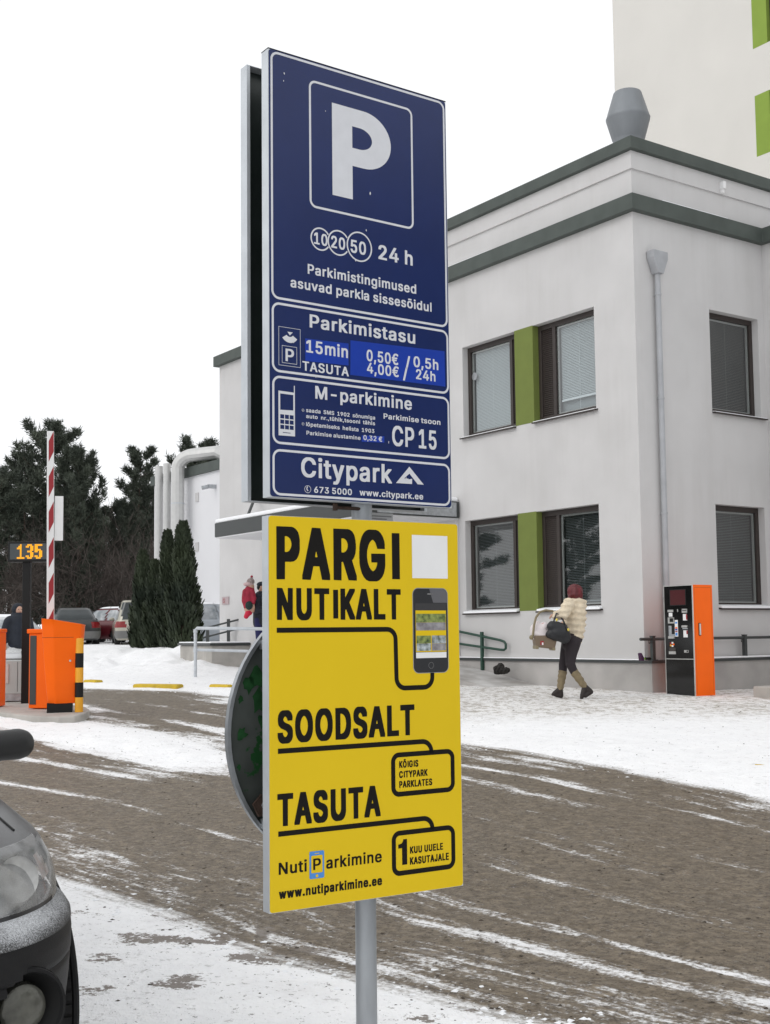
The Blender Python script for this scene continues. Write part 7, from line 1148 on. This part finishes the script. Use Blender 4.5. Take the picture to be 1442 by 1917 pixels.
def pine(seed,H,spread=.25,base=.22,dens=1.0):
    rnd=random.Random(seed); tr=MB(); pts=[];
    for k in range(9): t=k/8; pts.append((rnd.gauss(0,.05)*t*3,rnd.gauss(0,.05)*t*3,H*.97*t))
    tr.tube(pts,[max(.02,.016*H*(1-t/8.3)) for t in range(9)],8)
    V=[];F=[]; nb=int(46*dens)
    for b in range(nb):
        t=base+(1-base)*(b+rnd.random())/nb; z=H*t; prof=math.sin(PI*min(1,(1.04-t)/(1.04-base))**.62)*.75+.38*(1-t); l=H*spread*max(.10,prof)*rnd.uniform(.65,1.25)
        az=b*2.4+rnd.uniform(-.5,.5); up=.15+.75*t+rnd.uniform(-.15,.2); p=Vector((0,0,z)); d=Vector((math.cos(az),math.sin(az),up*.5)).normalized(); bp=[p]; n=6
        for k in range(n):
            d=(d+Vector((rnd.gauss(0,.10),rnd.gauss(0,.10),.05+.10*t))).normalized(); p=p+d*l/n; bp.append(p)
        tr.tube(bp,[max(.012,.0052*H*(1-t*.7)*(1-k/7)) for k in range(n+1)],5)
        for k in range(2,n+1):
            for q in range(int(5*dens)):
                side=Vector((rnd.gauss(0,1),rnd.gauss(0,1),.5+rnd.random()*.6)).normalized(); L=l*.24*rnd.uniform(.35,1.1)*(1.15-k/n*.35)
                for m in range(4):
                    c=bp[k]+side*L*(m+1)/4+Vector((0,0,.04*m)); tuft(V,F,c,(side+Vector((0,0,.9))).normalized(),rnd,7,.36,.036)
        tuft(V,F,bp[-1],d,rnd,16,.4,.045)
    for q in range(5): tuft(V,F,Vector((0,0,H*(.95+.012*q))),Vector((0,0,1)),rnd,16,.4,.045)
    return tr,V,F
def tree_from(proto,name,label,cat,loc,rz,sc,group):
    t=thing(name,label,cat,loc,rz,group); t.scale=sc
    for nm,me in proto:
        o=bpy.data.objects.new(nm,me); COL.objects.link(o); o.parent=t
    return t
protos=[]
for sd,H,sp,bs,dn in ((1,12,.24,.30,.82),(2,12,.21,.18,.9),(5,12,.27,.12,1.1),(8,12,.16,.25,.62)):
    tr,V,F=pine(sd,H,sp,bs,dn); a=tr.build('trunk',M['bark'],None,True); b=raw('crown',V,F,M['needle']); protos.append([('trunk',a.data),('crown',b.data)]); bpy.data.objects.remove(a); bpy.data.objects.remove(b)
def pine_at(px,top,D,k,rz,wide,label):
    q=at(px,top,D); g=float(gbase(q[0],q[1])); h=(q[2]-g)/12*.93
    tree_from(protos[k],'pine_tree',label,'pine tree',(q[0],q[1],g-.1),rz,(h*wide,h*wide,h),'pines behind the car park')
for px,top,D,k,rz,wd,lb in ((105,792,56,0,.3,1.0,'tallest dark pine, its top level with the tip of the striped boom'),(48,846,58,1,2.1,.85,'dark pine whose forked top stands left of the raised boom'),(150,840,54,2,1.1,.75,'dark pine with broad top between the boom and the bare gap of sky'),
 (-12,882,52,0,4.0,1.0,'dark pine cut by the left border'),(262,826,60,3,.9,1.0,'slender loose pine standing against the sky left of the white ducts'),(232,935,58,2,5.0,.9,'lower dark pine below the gap of sky'),(398,818,66,3,3.0,1.1,'pine top showing over the roof of the white hall'),
 (372,826,68,0,1.0,.8,'sparse pine tip right behind the curved duct'),(20,900,62,2,.5,1.1,'dense dark pine behind the display post'),(120,900,64,1,3.7,1.2,'dense dark pine behind the raised boom'),(185,945,66,2,2.6,1.15,'dense dark pine far behind the red hatchback'),
 (285,905,62,1,1.9,1.0,'dark pine close to the left end of the white hall'),(70,930,70,2,5.5,1.3,'dense low pine in the back row behind the orange column'),(250,955,70,2,4.4,1.2,'dense low pine in the back row behind the thuja trees'),(-60,890,60,1,2.0,1.2,'dark pine just beyond the left border'),(155,960,72,1,.2,1.3,'dense low pine in the back row over the grey saloon')):
    pine_at(px,top,D,k,rz,wd,lb)
def thuja(seed,H,r):
    rnd=random.Random(seed); V=[];F=[]
    for k in range(5200):
        t=rnd.random()**.8; z=H*t; rad=r*(1-t)**.62*(.80+.30*vn1(t*9+seed))*(.35+.65*min(1,t*9+.45)); a=rnd.random()*2*PI; rad*=1+.16*math.sin(a*5+t*13+seed); q=rad*math.sqrt(rnd.uniform(.55,1.05))
        c=Vector((q*math.cos(a),q*math.sin(a),z)); d=Vector((math.cos(a)*.5,math.sin(a)*.5,1)).normalized(); s=Vector((-math.sin(a),math.cos(a),rnd.gauss(0,.4))).normalized(); s.rotate(Matrix.Rotation(rnd.uniform(-.9,.9),3,d)); l=rnd.uniform(.10,.24); w=rnd.uniform(.025,.055); i=len(V)
        V+=[tuple(c-s*w),tuple(c+s*w),tuple(c+d*l+s*w*.6),tuple(c+d*l*1.15-s*w*.4)]; F.append((i,i+1,i+2,i+3))
    return V,F
def vn1(x): i=math.floor(x); f=x-i; f=f*f*(3-2*f); return LAT[i%64,7]*(1-f)+LAT[(i+1)%64,7]*f
for i,(px,top,bot,wpx,D,lb) in enumerate(((343,986,1222,78,37.5,'tallest columnar thuja, rightmost of the row in front of the white hall'),(314,1003,1222,50,38.2,'second tallest columnar thuja, just left of the tallest'),(290,1058,1218,46,38.8,'short columnar thuja squeezed between its neighbours left of the second tallest'),(268,1040,1216,52,39.4,'leftmost columnar thuja of the row beside the beige car'))):
    q=at(px,top,D); g=float(gbase(q[0],q[1]))+.05; H=q[2]-g; V,F=thuja(i+3,H,wpx*D/2303.2/2)
    t=thing('thuja_tree',lb,'thuja',(q[0],q[1],g),0,'row of thuja trees'); raw('crown',V,F,M['thuja'],t); mb=MB(); mb.tube([(0,0,-.2),(0,0,H*.85)],[.07,.02],8); mb.build('trunk',M['bark'],t,True)
def shrub(seed,H,r):
    rnd=random.Random(seed); V=[];F=[]
    def tw(p,d,l,w,lev):
        n=4
        for k in range(n):
            d=(d+Vector((rnd.gauss(0,.16),rnd.gauss(0,.16),rnd.gauss(.03,.12)))).normalized(); q=p+d*l/n; s=d.orthogonal().normalized()*w; s.rotate(Matrix.Rotation(rnd.random()*6,3,d)); i=len(V); V.extend([tuple(p-s),tuple(p+s),tuple(q+s*.8),tuple(q-s*.8)]); F.append((i,i+1,i+2,i+3)); p=q
            if lev>0 and k>0:
                for _ in range(2): tw(p,(d+Vector((rnd.gauss(0,.7),rnd.gauss(0,.7),rnd.gauss(.1,.4)))).normalized(),l*.55*rnd.uniform(.6,1.2),w*.6,lev-1)
    for k in range(26): a=rnd.random()*6.28; tw(Vector((r*.3*math.cos(a)*rnd.random(),r*.3*math.sin(a),0)),Vector((math.cos(a)*rnd.random()*.8,math.sin(a)*rnd.random()*.8,1)).normalized(),H*rnd.uniform(.6,1),.016,2)
    return V,F
sh=[]
for sd in (1,2,3): V,F=shrub(sd,3.6,1.5); o=raw('twigs',V,F,M['twig']); sh.append(o.data); bpy.data.objects.remove(o)
for i,(px,top,D,lb) in enumerate(((20,1075,53,'bare brown shrub left of the hooded man'),(75,1060,55,'bare brown shrub behind the black display post'),(118,1050,54,'bare brown shrub above the dark grey saloon'),(160,1065,56,'tall bare brown shrub above the boot of the grey saloon'),(200,1050,54,'bare brown shrub above the red hatchback'),(238,1060,55,'bare brown shrub behind the beige estate car'),(275,1085,57,'bare brown shrub hidden behind the leftmost thuja'),(-20,1065,54,'bare brown shrub at the left border behind the white car'))):
    q=at(px,top,D); g=float(gbase(q[0],q[1])); h=(q[2]-g)/3.3; t=thing('bare_shrub',lb,'shrub',(q[0],q[1],g),i*1.3,'bare shrubs behind the car park'); t.scale=(h*1.15,h*1.15,h); o=bpy.data.objects.new('twigs',sh[i%3]); COL.objects.link(o); o.parent=t

# the wood goes on left and right of the frame: it darkens the window panes and the lower part of the sign
for i,(x,y,h,k) in enumerate(((-30,11,13,0),(-34,17,12,1),(-31,23,14,2),(-37,29,13,0),(-33,34,12,2),(-40,21,15,2),(24,-4,12,2),(28,-11,13,1),(33,-2,14,2),(30,3,12,0),(22,-14,11,2),(36,-9,15,2),(26,-1.,10,1))):
    tree_from(protos[k],'pine_tree','dark pine outside the frame, seen only as a reflection in glass and sign film','pine tree',(x,y,float(gbase(x,y))-.1),i*1.7,(h/12,h/12,h/12*(.62 if x<0 else 1)),'pines beyond the frame')
